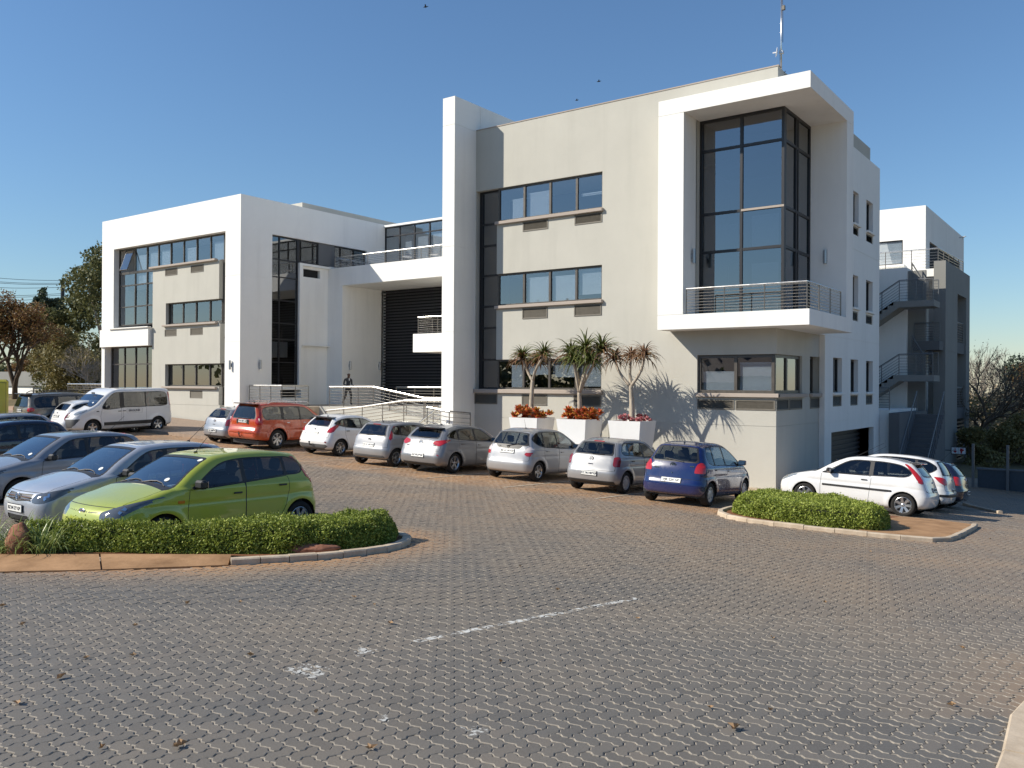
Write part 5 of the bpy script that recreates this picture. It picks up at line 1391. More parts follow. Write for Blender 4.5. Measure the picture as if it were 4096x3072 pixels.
# 1 lime green hatchback
figo = dict(L=3.80, W=1.68, wb=2.49, fo=.80, R=.29, belt=.94, prof=base_hatch(), dlo=[(1.22, .93), (1.34, .985), (1.80, 1.27), (2.15, 1.335), (2.8, 1.335), (3.22, 1.30), (3.42, 1.16), (3.36, 1.05), (3.0, 1.02), (2.2, .965), (1.6, .935)],
    panes=[(1.52, 2.17, 0, 0), (2.25, 3.0, 0, -.05), (3.06, 3.6, -.05, 0)], ws=(.985, 1.375), rg=(.97, 1.34), rg_m=.13, side_glass=M['car_glass'],
    doors=[[(1.22, .93), (1.18, .60), (1.20, .24), (2.20, .24), (2.21, .97), (1.6, .935)], [(2.21, .97), (2.20, .24), (2.80, .24), (2.98, .55), (3.06, .80), (3.06, 1.02)]],
    bonnet=(.96, .735, .12), tailgate=(.62, 1.33, .06), mirror=(1.36, .98), handles=[(2.05, .82), (2.92, .88)],
    ends=[('F', 'headlight', [(.36, .57), (.38, .67), (.12, .76), (-.18, .835), (-.44, .875), (-.36, .77), (-.16, .655), (.08, .565)], 'head_dark', 0),
          ('F', 'grille', [(.56, .40), (.90, .40), (.90, .52), (.50, .52)], 'black_plastic', -.01), ('F', 'upper_grille', [(.42, .652), (.90, .648), (.90, .664), (.42, .670)], 'black_plastic', -.004),
          ('F', 'lower_grille', [(.36, .25), (.90, .25), (.90, .34), (.40, .34)], 'black_plastic', -.01),
          ('R', 'taillight', [(.02, .86), (.09, 1.34), (.03, 1.36), (-.13, .98), (-.14, .86)], 'tail_red', .004), ('R', 'bumper_trim', [(.1, .28), (.9, .28), (.9, .36), (.1, .36)], 'grey_plastic', .004)],
    badges=[('oval', 'F', 0, .665, .075), ('oval', 'R', 0, .86, .06)], plates=[('F', .47, 'DH 77 ZV GP', .50), ('R', .68, 'DH 77 ZV GP', .5)], antenna=(1.85, .36, .9, .0), discs=[(.40, 1.06), (.50, 1.33)], brakelight3=(3.3, 1.34), rear_wiper=(0, 1.0, .3, 1.02), paint=M['p_green'], wheel='seven', rvm_x=.35, dash_x=.72, name='parked_car')
def green_extra(root, k):
    b = k['surf_x'](.38, .0, True) if False else None
    for sg in (1, -1):
        y = sg * (k['wid'](np.array([k['xm'] - 1.08]), np.array([.74]))[0] + .002)
        MB().box(-.055, .055, -.006, .006, -.022, .022, .004).build('side_indicator', M['amber'], root, loc=(k['xm'] - 1.08, y, .76))
    MB().box(-.004, .004, -.012, .012, -.06, .06).build('hanging_charm', M['tail_red'], root, loc=(k['xm'] - 1.62, 0.02, 1.18))
    MB().box(-.08, .05, -.07, .07, 0, .012).build('paper_card', M['paper'], root, loc=(k['xm'] - 1.2, .42, .96))
figo['extra'] = green_extra
car(dict(figo), (-3.13, -21.02, 0, 1.10), -90.1, 'lime green hatchback nearest the camera behind the long hedge', GN)
# 2 silver blue hatch/sedan with round badge
polo = dict(L=3.92, W=1.65, wb=2.46, fo=.82, R=.295, belt=.93, prof=base_hatch(3.92, 1.45, .92, (1.02, .985), (1.78, 1.39), (3.42, 1.36), (3.78, .98), (3.92, .55)),
    dlo=[(1.26, .93), (1.4, 1.0), (1.88, 1.30), (2.2, 1.35), (2.9, 1.35), (3.22, 1.32), (3.44, 1.10), (3.40, 1.03), (3.0, 1.0), (2.2, .955), (1.6, .93)],
    panes=[(1.5, 2.2, 0, 0), (2.28, 3.02, 0, -.1), (3.08, 3.7, -.1, 0)], ws=(.975, 1.385), rg=(1.0, 1.34), rg_m=.10, rear_glass=M['car_glass'],
    doors=[[(1.26, .92), (1.22, .6), (1.24, .24), (2.24, .24), (2.25, .96)], [(2.25, .96), (2.24, .24), (2.86, .24), (3.04, .56), (3.12, .82), (3.12, 1.02)]],
    bonnet=(1.0, .72, .12), tailgate=(.60, 1.345, .07), mirror=(1.42, .97), handles=[(2.08, .82), (2.96, .86)],
    ends=[('F', 'headlight', [(.36, .60), (.34, .70), (.0, .76), (-.3, .80), (-.36, .74), (-.2, .63), (.05, .56), (.3, .56)], 'head_dark', 0),
          ('F', 'grille', [(.40, .60), (.9, .56), (.9, .69), (.38, .70)], 'black_plastic', -.008), ('F', 'lower_grille', [(.40, .24), (.9, .24), (.9, .35), (.44, .35)], 'black_plastic', -.01),
          ('R', 'taillight', [(.14, .72), (.14, .98), (-.12, .98), (-.16, .92), (-.15, .72)], 'tail_dark', .004), ('R', 'bumper_trim', [(.0, .23), (.9, .23), (.9, .33), (.0, .33)], 'black_plastic', .003)],
    badges=[('vw', 'F', 0, .645, .062), ('vw', 'R', 0, .90, .06), ('bar', 'R', 0, .76, .07), ('bar', 'F', .26, .655, .15), ('bar', 'F', -.26, .655, .15), ('bar', 'F', .26, .615, .15), ('bar', 'F', -.26, .615, .15)],
    plates=[('F', .46, 'BZ 04 ZY GP', .50), ('R', .51, 'CC 96 NR*GP', .46)], antenna=(3.1, .36, .5, 0), discs=[(.46, 1.05)], brakelight3=(3.4, 1.36), rear_wiper=(0, 1.02, -.34, 1.03), paint=M['p_bluesilver'], wheel='hub', rvm_x=.35, dash_x=.74)
car(dict(polo, antenna=(3.1, .34, 1.1, 0)), (-5.9, -20.67, 0, 1.08), -91.2, 'blue silver hatchback with chrome grille beside the lime green car', GN)
car(dict(polo, paint=M['p_gunmetal'], plates=[('F', .46, 'CD 19 KL GP', .5)], antenna=(3.1, .34, 1.1, 0)), (-10.2, -19.89, 0, 1.05), -89.4, 'grey silver hatchback second from the lime green one, cut by the photo edge', GN)
car(dict(polo, paint=M['p_navy'], plates=[], discs=None), (-17.0, -18.3), -90, 'dark navy car at the left edge behind the grey silver hatchback', GN)
car(dict(polo, paint=M['p_silver2'], plates=[], discs=None, res=.7), (-21.4, -16.6), -90, 'pale silver car roof just showing above the dark navy car at left edge', GN)
# 3 parked row, from right to left
yaris = dict(L=3.75, W=1.695, wb=2.46, fo=.74, R=.295, belt=.95, round=.15, prof=base_hatch(3.75, 1.53, .98, (.86, 1.04), (1.66, 1.45), (3.30, 1.45), (3.62, 1.02), (3.75, .52)),
    dlo=[(.98, .95), (1.2, 1.10), (1.75, 1.39), (2.2, 1.45), (2.85, 1.44), (3.12, 1.40), (3.26, 1.12), (3.2, 1.03), (2.2, .975), (1.5, .95)],
    panes=[(1.28, 2.12, .0, 0), (2.2, 2.86, 0, -.1), (2.92, 3.4, -.1, 0)], ws=(1.03, 1.45), rg=(1.04, 1.43), rg_m=.09, rear_glass=M['car_glass'], round_=.14,
    doors=[[(1.12, .95), (1.10, .6), (1.12, .24), (2.16, .24), (2.16, .975)], [(2.16, .975), (2.16, .24), (2.72, .24), (2.90, .58), (2.98, .85), (2.98, 1.03)]],
    bonnet=(.86, .75, .12), tailgate=(.64, 1.47, .08), mirror=(1.26, 1.02), mirror_mat='paint', handles=[(2.0, .84), (2.86, .88)], handle_mat='paint',
    ends=[('R', 'taillight', [(.27, .80), (.22, 1.0), (.12, 1.06), (-.02, 1.05), (-.10, .98), (-.12, .80)], 'tail_red', .006)],
    badges=[('rings', 'R', 0, .97, .075), ('bar', 'R', .42, .88, .07), ('bar', 'R', -.48, .96, .05), ('dot', 'R', 0, .78, .014)], plates=[('R', .60, 'VJR 224 GP', .50)], antenna=(3.0, .36, .05, 0), rear_wiper=(-.02 - .18, 1.0, .30, 1.10), wiper_mat='grey_plastic', paint=M['p_blue'], wheel='hub', rim=.185)
yaris['rear_wiper'] = (-.25, 1.06, .22, 1.12)
car(yaris, (-.28, -3.61), 92.0, 'dark blue hatchback parked at the right end of the row beside the small hedge', GR)
car(dict(polo, paint=M['p_silver'], antenna=(2.9, .36, .3, 0), plates=[('R', .51, 'CC 96 NR*GP', .46)]), (-3.02, -2.82), 91.5, 'silver hatchback with round red tail lamps left of the dark blue car', GR)
fit = dict(L=3.90, W=1.695, wb=2.5, fo=.83, R=.295, belt=.93, prof=base_hatch(3.90, 1.525, .96, (.78, 1.0), (1.75, 1.46), (3.46, 1.43), (3.76, 1.0), (3.90, .52)),
    dlo=[(.95, .95), (1.3, 1.12), (1.85, 1.40), (2.3, 1.45), (2.9, 1.44), (3.25, 1.40), (3.52, 1.22), (3.38, 1.08), (3.0, .99), (2.2, .96), (1.6, .945)],
    panes=[(1.42, 2.2, .0, 0), (2.28, 2.98, 0, -.12), (3.05, 3.8, -.12, 0)], ws=(.99, 1.45), rg=(1.02, 1.42), rg_m=.07, rear_glass=M['car_glass'],
    doors=[[(1.2, .94), (1.16, .6), (1.18, .24), (2.24, .24), (2.24, .96)], [(2.24, .96), (2.24, .24), (2.86, .24), (3.02, .56), (3.08, .85), (3.02, 1.0)]],
    bonnet=(.78, .75, .12), tailgate=(.60, 1.44, .06), mirror=(1.36, 1.0), mirror_mat='paint', handles=[(2.08, .84), (2.9, .88)], handle_mat='paint',
    ends=[('R', 'taillight', [(.20, .74), (.26, .84), (.06, .84), (-.12, .86), (-.06, .74)], 'tail_red', .006), ('R', 'reversing_lamp', [(.26, .845), (.14, 1.0), (-.0, 1.02), (-.15, .94), (-.12, .865), (.06, .845)], 'tail_clear', .006),
          ('R', 'badge_panel', [(.44, .93), (.9, .93), (.9, 1.02), (.36, 1.02)], 'black_plastic', .004)],
    badges=[('h', 'R', 0, .965, .055), ('bar', 'R', .3, .985, .03)], plates=[('R', .86, 'BD 63 VK*GP', .48)], antenna=(2.9, .26, .4, 0), rear_wiper=(0, 1.0, -.34, 1.08), paint=M['p_silver2'], wheel='five', rim=.19)
fit['rear_wiper'] = (.06, 1.0, -.33, 1.09)
car(fit, (-6.28, -2.35), 91.4, 'tall silver hatchback with clear and red tail lamps in front of the planters', GR)
i30 = dict(L=4.30, W=1.78, wb=2.65, fo=.87, R=.315, belt=.95, prof=base_hatch(4.30, 1.47, .94, (1.08, 1.0), (1.95, 1.40), (3.72, 1.36), (4.12, .98), (4.30, .52)),
    dlo=[(1.35, .95), (1.55, 1.05), (2.05, 1.32), (2.5, 1.37), (3.1, 1.36), (3.5, 1.30), (3.82, 1.13), (3.70, 1.08), (3.2, 1.02), (2.4, .98), (1.7, .95)],
    panes=[(1.65, 2.42, .0, 0), (2.50, 3.28, 0, -.1), (3.36, 4, -.1, 0)], ws=(.99, 1.385), rg=(1.05, 1.33), rg_m=.16, side_glass=M['car_glass_tint'],
    doors=[[(1.4, .95), (1.36, .6), (1.38, .24), (2.46, .24), (2.46, .98)], [(2.46, .98), (2.46, .24), (3.10, .24), (3.28, .60), (3.36, .88), (3.34, 1.04)]],
    bonnet=(1.05, .75, .12), tailgate=(.68, 1.35, .10), mirror=(1.6, 1.0), mirror_mat='paint', handles=[(2.3, .86), (3.18, .90)], handle_mat='paint',
    ends=[('R', 'taillight', [(.42, .90), (.40, .98), (.05, 1.02), (-.34, 1.06), (-.30, 1.01), (-.02, .90), (.18, .82)], 'tail_red', .006), ('R', 'reflector', [(.14, .50), (.20, .60), (.04, .56), (.06, .46)], 'tail_red', .004),
          ('R', 'bumper_trim', [(.18, .25), (.9, .25), (.9, .31), (.24, .31)], 'black_plastic', .006)],
    badges=[('ovalh', 'R', 0, .93, .078), ('bar', 'R', .5, .80, .05), ('bar', 'R', -.52, .86, .05)], plates=[('R', .53, 'DZ 99 JY*GP', .48)], antenna=(3.2, .26, .6, 0), rear_wiper=(-.28, 1.08, .2, 1.07), spoiler=(3.74, 1.365, .52), brakelight3=(3.74, 1.345), paint=M['p_grey'], wheel='multi', rim=.215)
car(i30, (-9.3, -2.61), 91.7, 'grey silver hatchback with pointed red tail lamps and roof spoiler, centre of the row', GR)
car(dict(figo, paint=M['p_silver'], extra=None, plates=[('R', .68, 'CX 61 VK*GP', .48)], antenna=(3.1, .3, .5, 0), wheel='multi', side_glass=M['car_glass'], discs=None, rear_wiper=(-.1, 1.02, .2, 1.0)), (-11.69, -2.99), 91.8, 'silver hatchback with tall narrow red tail lamps beside the white one', GR)
fiesta = dict(L=3.95, W=1.70, wb=2.49, fo=.81, R=.30, belt=.95, prof=base_hatch(3.95, 1.46, .95, (1.0, 1.0), (1.85, 1.39), (3.36, 1.36), (3.76, .98), (3.95, .52)),
    dlo=[(1.28, .95), (1.5, 1.08), (1.98, 1.32), (2.4, 1.36), (2.9, 1.35), (3.3, 1.27), (3.50, 1.15), (3.36, 1.09), (3.0, 1.03), (2.2, .975), (1.6, .95)],
    panes=[(1.55, 2.2, .0, 0), (2.28, 3.02, 0, -.1), (3.1, 3.8, -.1, 0)], ws=(.99, 1.38), rg=(1.04, 1.33), rg_m=.16,
    doors=[[(1.28, .95), (1.26, .6), (1.28, .24), (2.24, .24), (2.24, .97)], [(2.24, .97), (2.24, .24), (2.86, .24), (3.04, .60), (3.12, .88), (3.06, 1.03)]],
    bonnet=(1.0, .75, .12), tailgate=(.66, 1.35, .10), mirror=(1.45, 1.0), mirror_mat='paint', handles=[(2.1, .84), (2.98, .90)],
    ends=[('R', 'taillight', [(.24, .84), (.20, .94), (-.02, 1.10), (-.22, 1.24), (-.28, 1.20), (-.18, .98), (-.08, .84)], 'tail_red', .008), ('R', 'reflector', [(.04, .48), (.22, .47), (.24, .52), (.02, .54)], 'tail_dark', .004),
          ('R', 'bumper_trim', [(.30, .24), (.9, .24), (.9, .42), (.1, .42), (.02, .36)], 'grey_plastic', .006)],
    badges=[('oval', 'R', 0, .94, .05), ('bar', 'R', .46, .76, .05)], plates=[('R', .80, 'AZ 17 DZ*GP', .44)], antenna=(3.2, .3, .6, 0), rear_wiper=(-.05, 1.04, .3, 1.06), wiper_mat='white_metal', spoiler=(3.38, 1.365, .5), brakelight3=(3.4, 1.34), towbar=.38, paint=M['p_white'], wheel='eight', rim=.2, tumble=.46)
car(fiesta, (-15.53, -1.89), 90.8, 'white hatchback with a tow bar between the orange and silver cars', GR)
suv = dict(L=4.62, W=1.80, wb=2.70, fo=.90, R=.375, Ra=.44, belt=1.12, spine=.75, flare=.035, round=.10, cf=.1, cr=.06, tumble=.34, tf=.08, tr=.03,
    prof=[(.3, .34), (.05, .40), (0, .6), (.02, .8), (.08, .95), (.3, 1.04), (.8, 1.10), (1.12, 1.14), (1.25, 1.17), (1.6, 1.42), (1.95, 1.64), (2.3, 1.72), (2.9, 1.745), (3.6, 1.74), (4.15, 1.71), (4.36, 1.66), (4.47, 1.35), (4.54, 1.10), (4.56, .85), (4.62, .72), (4.62, .50), (4.55, .40), (4.3, .36), (2.4, .30)],
    dlo=[(1.5, 1.13), (1.75, 1.32), (2.1, 1.56), (2.5, 1.62), (3.3, 1.62), (4.0, 1.60), (4.22, 1.5), (4.22, 1.15), (3.9, 1.13), (2.5, 1.12)],
    panes=[(1.72, 2.42, 0, 0), (2.50, 3.28, 0, -.1), (3.40, 4.4, 0, 0)], ws=(1.165, 1.66), ws_m=.09, rg=(1.13, 1.62), rg_m=.13, side_glass=M['car_glass'], seat_z=.66, mirror=(1.75, 1.15), mirror_mat='paint',
    doors=[[(1.5, 1.12), (1.46, .7), (1.5, .42), (2.46, .42), (2.46, 1.12)], [(2.46, 1.12), (2.46, .42), (3.05, .42), (3.24, .8), (3.34, 1.12)]],
    bonnet=(1.2, .96, .1), tailgate=(.78, 1.68, .08), handles=[(2.28, 1.0), (3.1, 1.0)], handle_mat='chrome',
    ends=[('R', 'taillight', [(.12, .93), (.20, 1.0), (.18, 1.2), (.10, 1.22), (.10, 1.62), (-.02, 1.60), (-.04, 1.2), (-.20, 1.18), (-.20, .95)], 'tail_red', .008), ('R', 'bumper_step', [(.1, .62), (.9, .62), (.9, .66), (.1, .66)], 'paint', .03),
          ('R', 'reflector', [(.10, .52), (.22, .52), (.22, .57), (.10, .57)], 'tail_dark', .006)],
    badges=[('bar', 'R', 0, 1.17, .3), ('dot', 'R', 0, .88, .014)], plates=[('R', 1.05, 'TDS 884 GP', .46)], antenna=(3.9, .22, .7, .15), rear_wiper=(-.4, 1.17, .0, 1.16), roof_rails=(.5, -1.6), rail_chrome=True, spoiler=(4.38, 1.70, .60), towbar=.48, paint=M['p_orange'], wheel='six', rim=.235, dash_x=.6, rvm_x=.35)
def orange_extra(root, k):
    x = k['surf_x'](0, 1.05, False)
    for sg in (1, -1): MB().box(-.02, .01, -.04, .04, -.10, .08, .01).build('plate_surround', M['chrome'], root, loc=(x, sg * .30, 1.04))
    x = k['surf_x'](.6, 1.1, False)
    for sg in (1, -1):
        MB().box(-.006, .0, -.04, .04, -.05, .05, .003).build('reversing_lamp', M['tail_clear'], root, loc=(k['surf_x'](sg * .80, 1.13, False) - .006, sg * .80, 1.13))
suv['extra'] = orange_extra
car(suv, (-19.09, -1.81), 92.5, 'bright orange off-roader with roof rails, tall red tail lamps and tow bar', GR)
car(dict(polo, paint=M['p_gunmetal'], plates=[('R', .51, 'DJ 24B*GP', .46)], antenna=(2.9, .36, .4, 0), res=.85), (-21.65, -1.94), 91.2, 'grey hatchback with round red tail lamps left of the orange off-roader', GR)
# right side: white three door, white hatch, dark car
wf = dict(fiesta, L=3.92, wb=2.49, fo=.80, R=.30, prof=base_hatch(3.92, 1.46, .93, (1.0, .99), (1.78, 1.39), (3.42, 1.36), (3.76, .98), (3.92, .55)),
    dlo=[(1.22, .94), (1.45, 1.06), (1.9, 1.32), (2.4, 1.36), (2.9, 1.35), (3.25, 1.28), (3.45, 1.12), (3.36, 1.02), (2.9, .98), (2.2, .955), (1.6, .94)],
    panes=[(1.48, 2.42, .0, 0), (2.52, 3.6, 0, 0)], doors=[[(1.22, .94), (1.20, .6), (1.22, .24), (2.44, .24), (2.50, .96)]], handles=[(2.32, .85)], wheel='seven', rim=.205, side_glass=M['car_glass'],
    ends=[('F', 'headlight', [(.34, .66), (.25, .74), (-.10, .84), (-.26, .84), (-.30, .76), (-.1, .66), (.1, .60)], 'head_glass', 0), ('F', 'fog_light', [(.12, .36), (.2, .36), (.2, .46), (.06, .46)], 'head_dark', 0),
          ('F', 'lower_grille', [(.4, .3), (.9, .3), (.9, .42), (.4, .42)], 'black_plastic', -.01),
          ('R', 'taillight', [(.06, .86), (.10, 1.0), (.10, 1.34), (.03, 1.36), (-.09, 1.1), (-.13, .88)], 'tail_red', .006)],
    badges=[('oval', 'R', 0, .9, .05)], plates=[('R', .72, 'ZRG 410 GP', .46)], antenna=(1.9, .42, 1.6, 0), towbar=None, spoiler=(3.44, 1.37, .5), tumble=.42)
def wf_extra(root, k):
    for sg in (1, -1):
        y = lambda u: sg * (k['wid'](np.array([k['xm'] - u]), np.array([.62]))[0] + .004)
        MB().add([(k['xm'] - 1.26, y(1.26), .60), (k['xm'] - 3.0, y(3.0), .60), (k['xm'] - 3.0, y(3.0), .65), (k['xm'] - 1.26, y(1.26), .65),
                  (k['xm'] - 1.26, y(1.26) + sg * .015, .61), (k['xm'] - 3.0, y(3.0) + sg * .015, .61), (k['xm'] - 3.0, y(3.0) + sg * .015, .64), (k['xm'] - 1.26, y(1.26) + sg * .015, .64)],
                 [[4, 5, 6, 7], [0, 1, 5, 4], [3, 2, 6, 7], [1, 2, 6, 5], [0, 3, 7, 4]]).build('side_moulding', M['black_plastic'], root)
wf['extra'] = wf_extra
GX = 'cars parked at the right side of the building'
car(wf, (1.0, -2.14, -.03), 180.0, 'white three door hatchback behind the small hedge on the right', GX)
car(dict(fit, paint=M['p_white'], extra=None, plates=[('R', .62, 'NHL 722 GP', .3)], L=3.83, wheel='hub', rim=.19, antenna=(1.4, .4, 1.5, 0), mirror_mat='black_plastic',
         ends=[('R', 'taillight', [(.20, .78), (.22, .94), (-.02, .98), (-.24, .98), (-.20, .86), (0, .76)], 'tail_red', .006), ('R', 'bumper_trim', [(.0, .44), (.9, .44), (.9, .51), (-.3, .51), (-.3, .44)], 'black_plastic', .01)], badges=[('ovalh', 'R', 0, .9, .05)]),
    (1.0, .75, 0), 180.5, 'white five door hatchback directly behind the white three door car', GX)
car(dict(polo, paint=M['p_navy'], plates=[('R', .51, 'KJB 114 GP', .46)], ends=[('R', 'taillight', [(.14, .72), (.14, .98), (-.12, .98), (-.16, .92), (-.15, .72)], 'tail_red', .004)], antenna=(3.1, .4, .8, 0)), (.95, 3.5, 0), 180.0, 'dark hatchback furthest from the camera behind the two white cars on the right', GX)
# van
van = dict(L=4.78, W=1.90, wb=3.10, fo=.86, R=.325, Ra=.39, belt=1.18, spine=.85, round=.13, cf=.14, cr=.04, tumble=.13, tf=.12, tr=.03, gtaper=.03, cz=.02, flare=.02, creased=0,
    prof=[(.3, .24), (.06, .30), (0, .5), (.03, .72), (.10, .86), (.22, .98), (.55, 1.13), (.80, 1.24), (1.0, 1.34), (1.35, 1.62), (1.72, 1.86), (2.05, 1.955), (2.6, 1.97), (3.6, 1.97), (4.5, 1.95), (4.68, 1.88), (4.72, 1.4), (4.74, 1.0), (4.78, .75), (4.78, .45), (4.72, .32), (4.5, .28), (2.4, .24)],
    dlo=[(1.28, 1.14), (1.45, 1.42), (1.85, 1.78), (2.15, 1.82), (3.2, 1.82), (4.3, 1.80), (4.45, 1.74), (4.47, 1.25), (4.40, 1.19), (3.2, 1.15), (2.4, 1.15), (1.9, 1.10), (1.5, 1.08)],
    panes=[(1.50, 2.12, .0, 0), (2.32, 3.34, 0, 0), (3.40, 4.6, 0, 0)], ws=(1.26, 1.88), ws_m=.09, ws_x=.9, rg=(1.2, 1.8), rg_m=.1, side_glass=M['car_glass_tint'], seat_z=.75, mirror=(1.45, 1.18), handles=[(2.08, 1.0), (2.30, 1.0)],
    doors=[[(1.28, 1.14), (1.20, .8), (1.26, .36), (2.16, .36), (2.18, 1.14)], [(2.24, 1.15), (2.24, .36), (3.38, .36), (3.38, 1.15)]],
    bonnet=(1.05, .90, .12),
    ends=[('F', 'headlight', [(.30, .88), (.26, 1.02), (-.05, 1.12), (-.22, 1.10), (-.20, .98), (.05, .86)], 'head_glass', 0), ('F', 'grille', [(.44, .76), (.9, .72), (.9, .86), (.36, .88)], 'black_plastic', -.008),
          ('F', 'bumper_trim', [(-.28, .72), (.9, .68), (.9, .32), (.30, .34), (.0, .48)], 'grey_plastic', .006), ('R', 'taillight', [(.1, .95), (.1, 1.75), (-.02, 1.8), (-.06, 1.1)], 'tail_red', .006), ('F', 'fog_light', [(.2, .32), (.27, .32), (.27, .38), (.2, .38)], 'head_glass', .004)],
    badges=[('bar', 'F', .22, .80, .14), ('bar', 'F', -.22, .80, .14), ('dot', 'F', 0, .82, .05)], plates=[('F', .50, 'AR 10 HP', .44)], paint=M['p_white'], wheel='five', rim=.205, dash_x=1.15, seat_x=.75, rvm_x=.95, discs=[(.55, 1.38)], cat='van', name='parked_van', antenna=(2.2, .3, .9, 0))
def van_extra(root, k):
    for sg in (1, -1):
        u0, u1 = 1.35, 3.62; ys = lambda u, z: sg * (k['wid'](np.array([k['xm'] - u]), np.array([z]))[0] + .004)
        MB().add([(k['xm'] - u, ys(u, z) + sg * o, z) for o in (0, .012) for (u, z) in ((u0, .40), (u1, .40), (u1, .56), (u0, .54))], [[4, 5, 6, 7], [0, 1, 5, 4], [3, 2, 6, 7], [0, 3, 7, 4], [1, 2, 6, 5]]).build('side_moulding', M['black_plastic'], root)
        y = ys(2.85, 1.0)
        l = link('lettering', text_mesh('BROLINK', .135), root); l.location = (k['xm'] - 2.78, y + sg * .004, 1.0); l.rotation_euler = (PI / 2, 0, 0 if sg < 0 else PI)
        for (a, b, c, d) in ((2.42, 3.16, .90, .904), (2.42, 3.16, 1.096, 1.10), (2.42, 2.424, .9, 1.1), (3.156, 3.16, .9, 1.1)):
            MB().box(k['xm'] - b, k['xm'] - a, min(y, y + sg * .005), max(y, y + sg * .005), c, d).build('lettering_frame', M['grey_plastic'], root)
        MB().box(-.055, .055, -.004, .004, -.018, .018).build('side_indicator', M['black_plastic'], root, loc=(k['xm'] - 1.08, ys(1.08, 1.02), 1.02))
    x = k['surf_x'](0, 1.2, True); MB().box(-.09, .09, -.09, .09, -.004, .004).build('bonnet_vent', M['black_plastic'], root, loc=(k['xm'] - .72, -.42, 1.235))
van['extra'] = van_extra
car(van, (-28.8, -8.64), -87.2, 'white passenger van with BROLINK lettering on its side', GF)
# champagne off-roader, two small white cars, yellow box vehicle
suv2 = dict(suv, paint=M['p_champagne'], extra=None, plates=[('R', 1.0, 'YLD 318 GP', .44)], rail_chrome=False, roof_rails=(.9, -1.7), towbar=None, side_glass=M['car_glass_tint'], handle_mat='paint', res=.8,
    ends=[('R', 'taillight', [(.20, .98), (.22, 1.12), (-.06, 1.14), (-.24, 1.12), (-.20, 1.0), (0, .96)], 'tail_red', .008), ('R', 'bumper_trim', [(.1, .52), (.9, .52), (.9, .56), (.1, .56)], 'chrome', .006)], badges=[('bar', 'R', 0, 1.1, .28), ('oval', 'R', 0, 1.16, .05)])
def far_row(spec, fx, fy, hd, label): return car(spec, (fx, fy), hd, label, GF)
# ------------------------------------------------------------------ far row cars
# yellow box vehicle at the left edge
def at(sx, sy, D):
    return CAM + (CF + CR * ((sx - 2048) / FPX) + CD * ((sy - 1536) / FPX)) * D
def rear_at(sx, D, L, hd):
    p = at(sx, 1560, D); h = math.radians(hd); return p[0] + math.cos(h) * L * CAR_S, p[1] + math.sin(h) * L * CAR_S
fx, fy = rear_at(72, 38.5, 4.62, 88)
far_row(suv2, fx, fy, 88, 'champagne off-roader with red tail lamps left of the white van')
fx, fy = rear_at(215, 38.0, 3.95, 88)
far_row(dict(fiesta, extra=None, plates=[('R', .80, 'XKP 402 GP', .44)], towbar=None, spoiler=None, brakelight3=None, antenna=None, res=.8, ends=[('R', 'taillight', [(.1, .62), (.16, .8), (-.02, .98), (-.14, .98), (-.12, .66)], 'tail_dark', .004), ('R', 'bumper_trim', [(.2, .24), (.9, .24), (.9, .36), (.2, .36)], 'grey_plastic', .004)]), fx, fy, 88, 'small white hatchback between the champagne off-roader and the white van')
YB = empty('delivery_truck', (0, 0, 0), label='yellow box body truck with rear doors, cut by the left photo edge', cat='truck', group=None)
def yel():
    p = at(34, 1700, 41); q = at(-70, 1700, 42.5)
    d = np.array([q[0] - p[0], q[1] - p[1]]); d /= np.linalg.norm(d); n = np.array([-d[1], d[0]])
    n = -n if n @ np.array([CF[0], CF[1]]) < 0 else n
    n = (p - CAM)[:2] / np.linalg.norm((p - CAM)[:2])
    d = np.array([n[1], -n[0]]); th_ = math.radians(5); rot = lambda v: np.array([v[0] * math.cos(th_) - v[1] * math.sin(th_), v[0] * math.sin(th_) + v[1] * math.cos(th_)]); d, n = rot(d), rot(n)
    p = np.array([p[0] - d[0] * 2.1, p[1] - d[1] * 2.1, p[2]])
    g = gz(p[0], p[1])
    YB.matrix_world = Matrix(((d[0], n[0], 0, p[0]), (d[1], n[1], 0, p[1]), (0, 0, 1, g), (0, 0, 0, 1)))
    MB().box(0, 2.1, 0, 4.2, .75, 2.42, b=.09).build('box_body', M['p_yellow'], YB)
    for x in (.13, 1.07):
        dd = MB().box(x, x + .9, -.03, 0, .82, 2.25, b=.01).build('rear_door', M['p_yellow'], YB)
        MB().box(x - .01, x + .91, -.015, .0, .80, 2.27).build('door_seal', M['black_plastic'], dd)
        for z in (1.9, 1.15): MB().box(x - .09, x + .12, -.05, -.03, z, z + .05).build('hinge', M['lamp_metal'], dd)
        MB().box(x + .05, x + .09, -.04, -.03, 1.35, 1.43).build('latch', M['black_plastic'], dd)
    MB().box(.0, 2.1, -.02, .2, .5, .72, .02).build('bumper', M['white_metal'], YB)
    MB().box(.02, .12, -.04, .0, .78, 1.0, .01).build('taillight', M['tail_red'], YB)
    ty, ri, di = wheel_meshes('hub', .33, .2)
    for x, s in ((.15, 0), (1.95, PI)):
        for y in (.9, 3.4):
            w = empty('wheel', (x, y, .33)); w.parent = YB; w.rotation_euler = (0, 0, -PI / 2 + s); link('tyre', ty, w); link('rim', ri, w)
    MB().box(.1, 2.0, 4.25, 5.6, .5, 2.0, b=.15).build('cab', M['p_yellow'], YB)
yel()
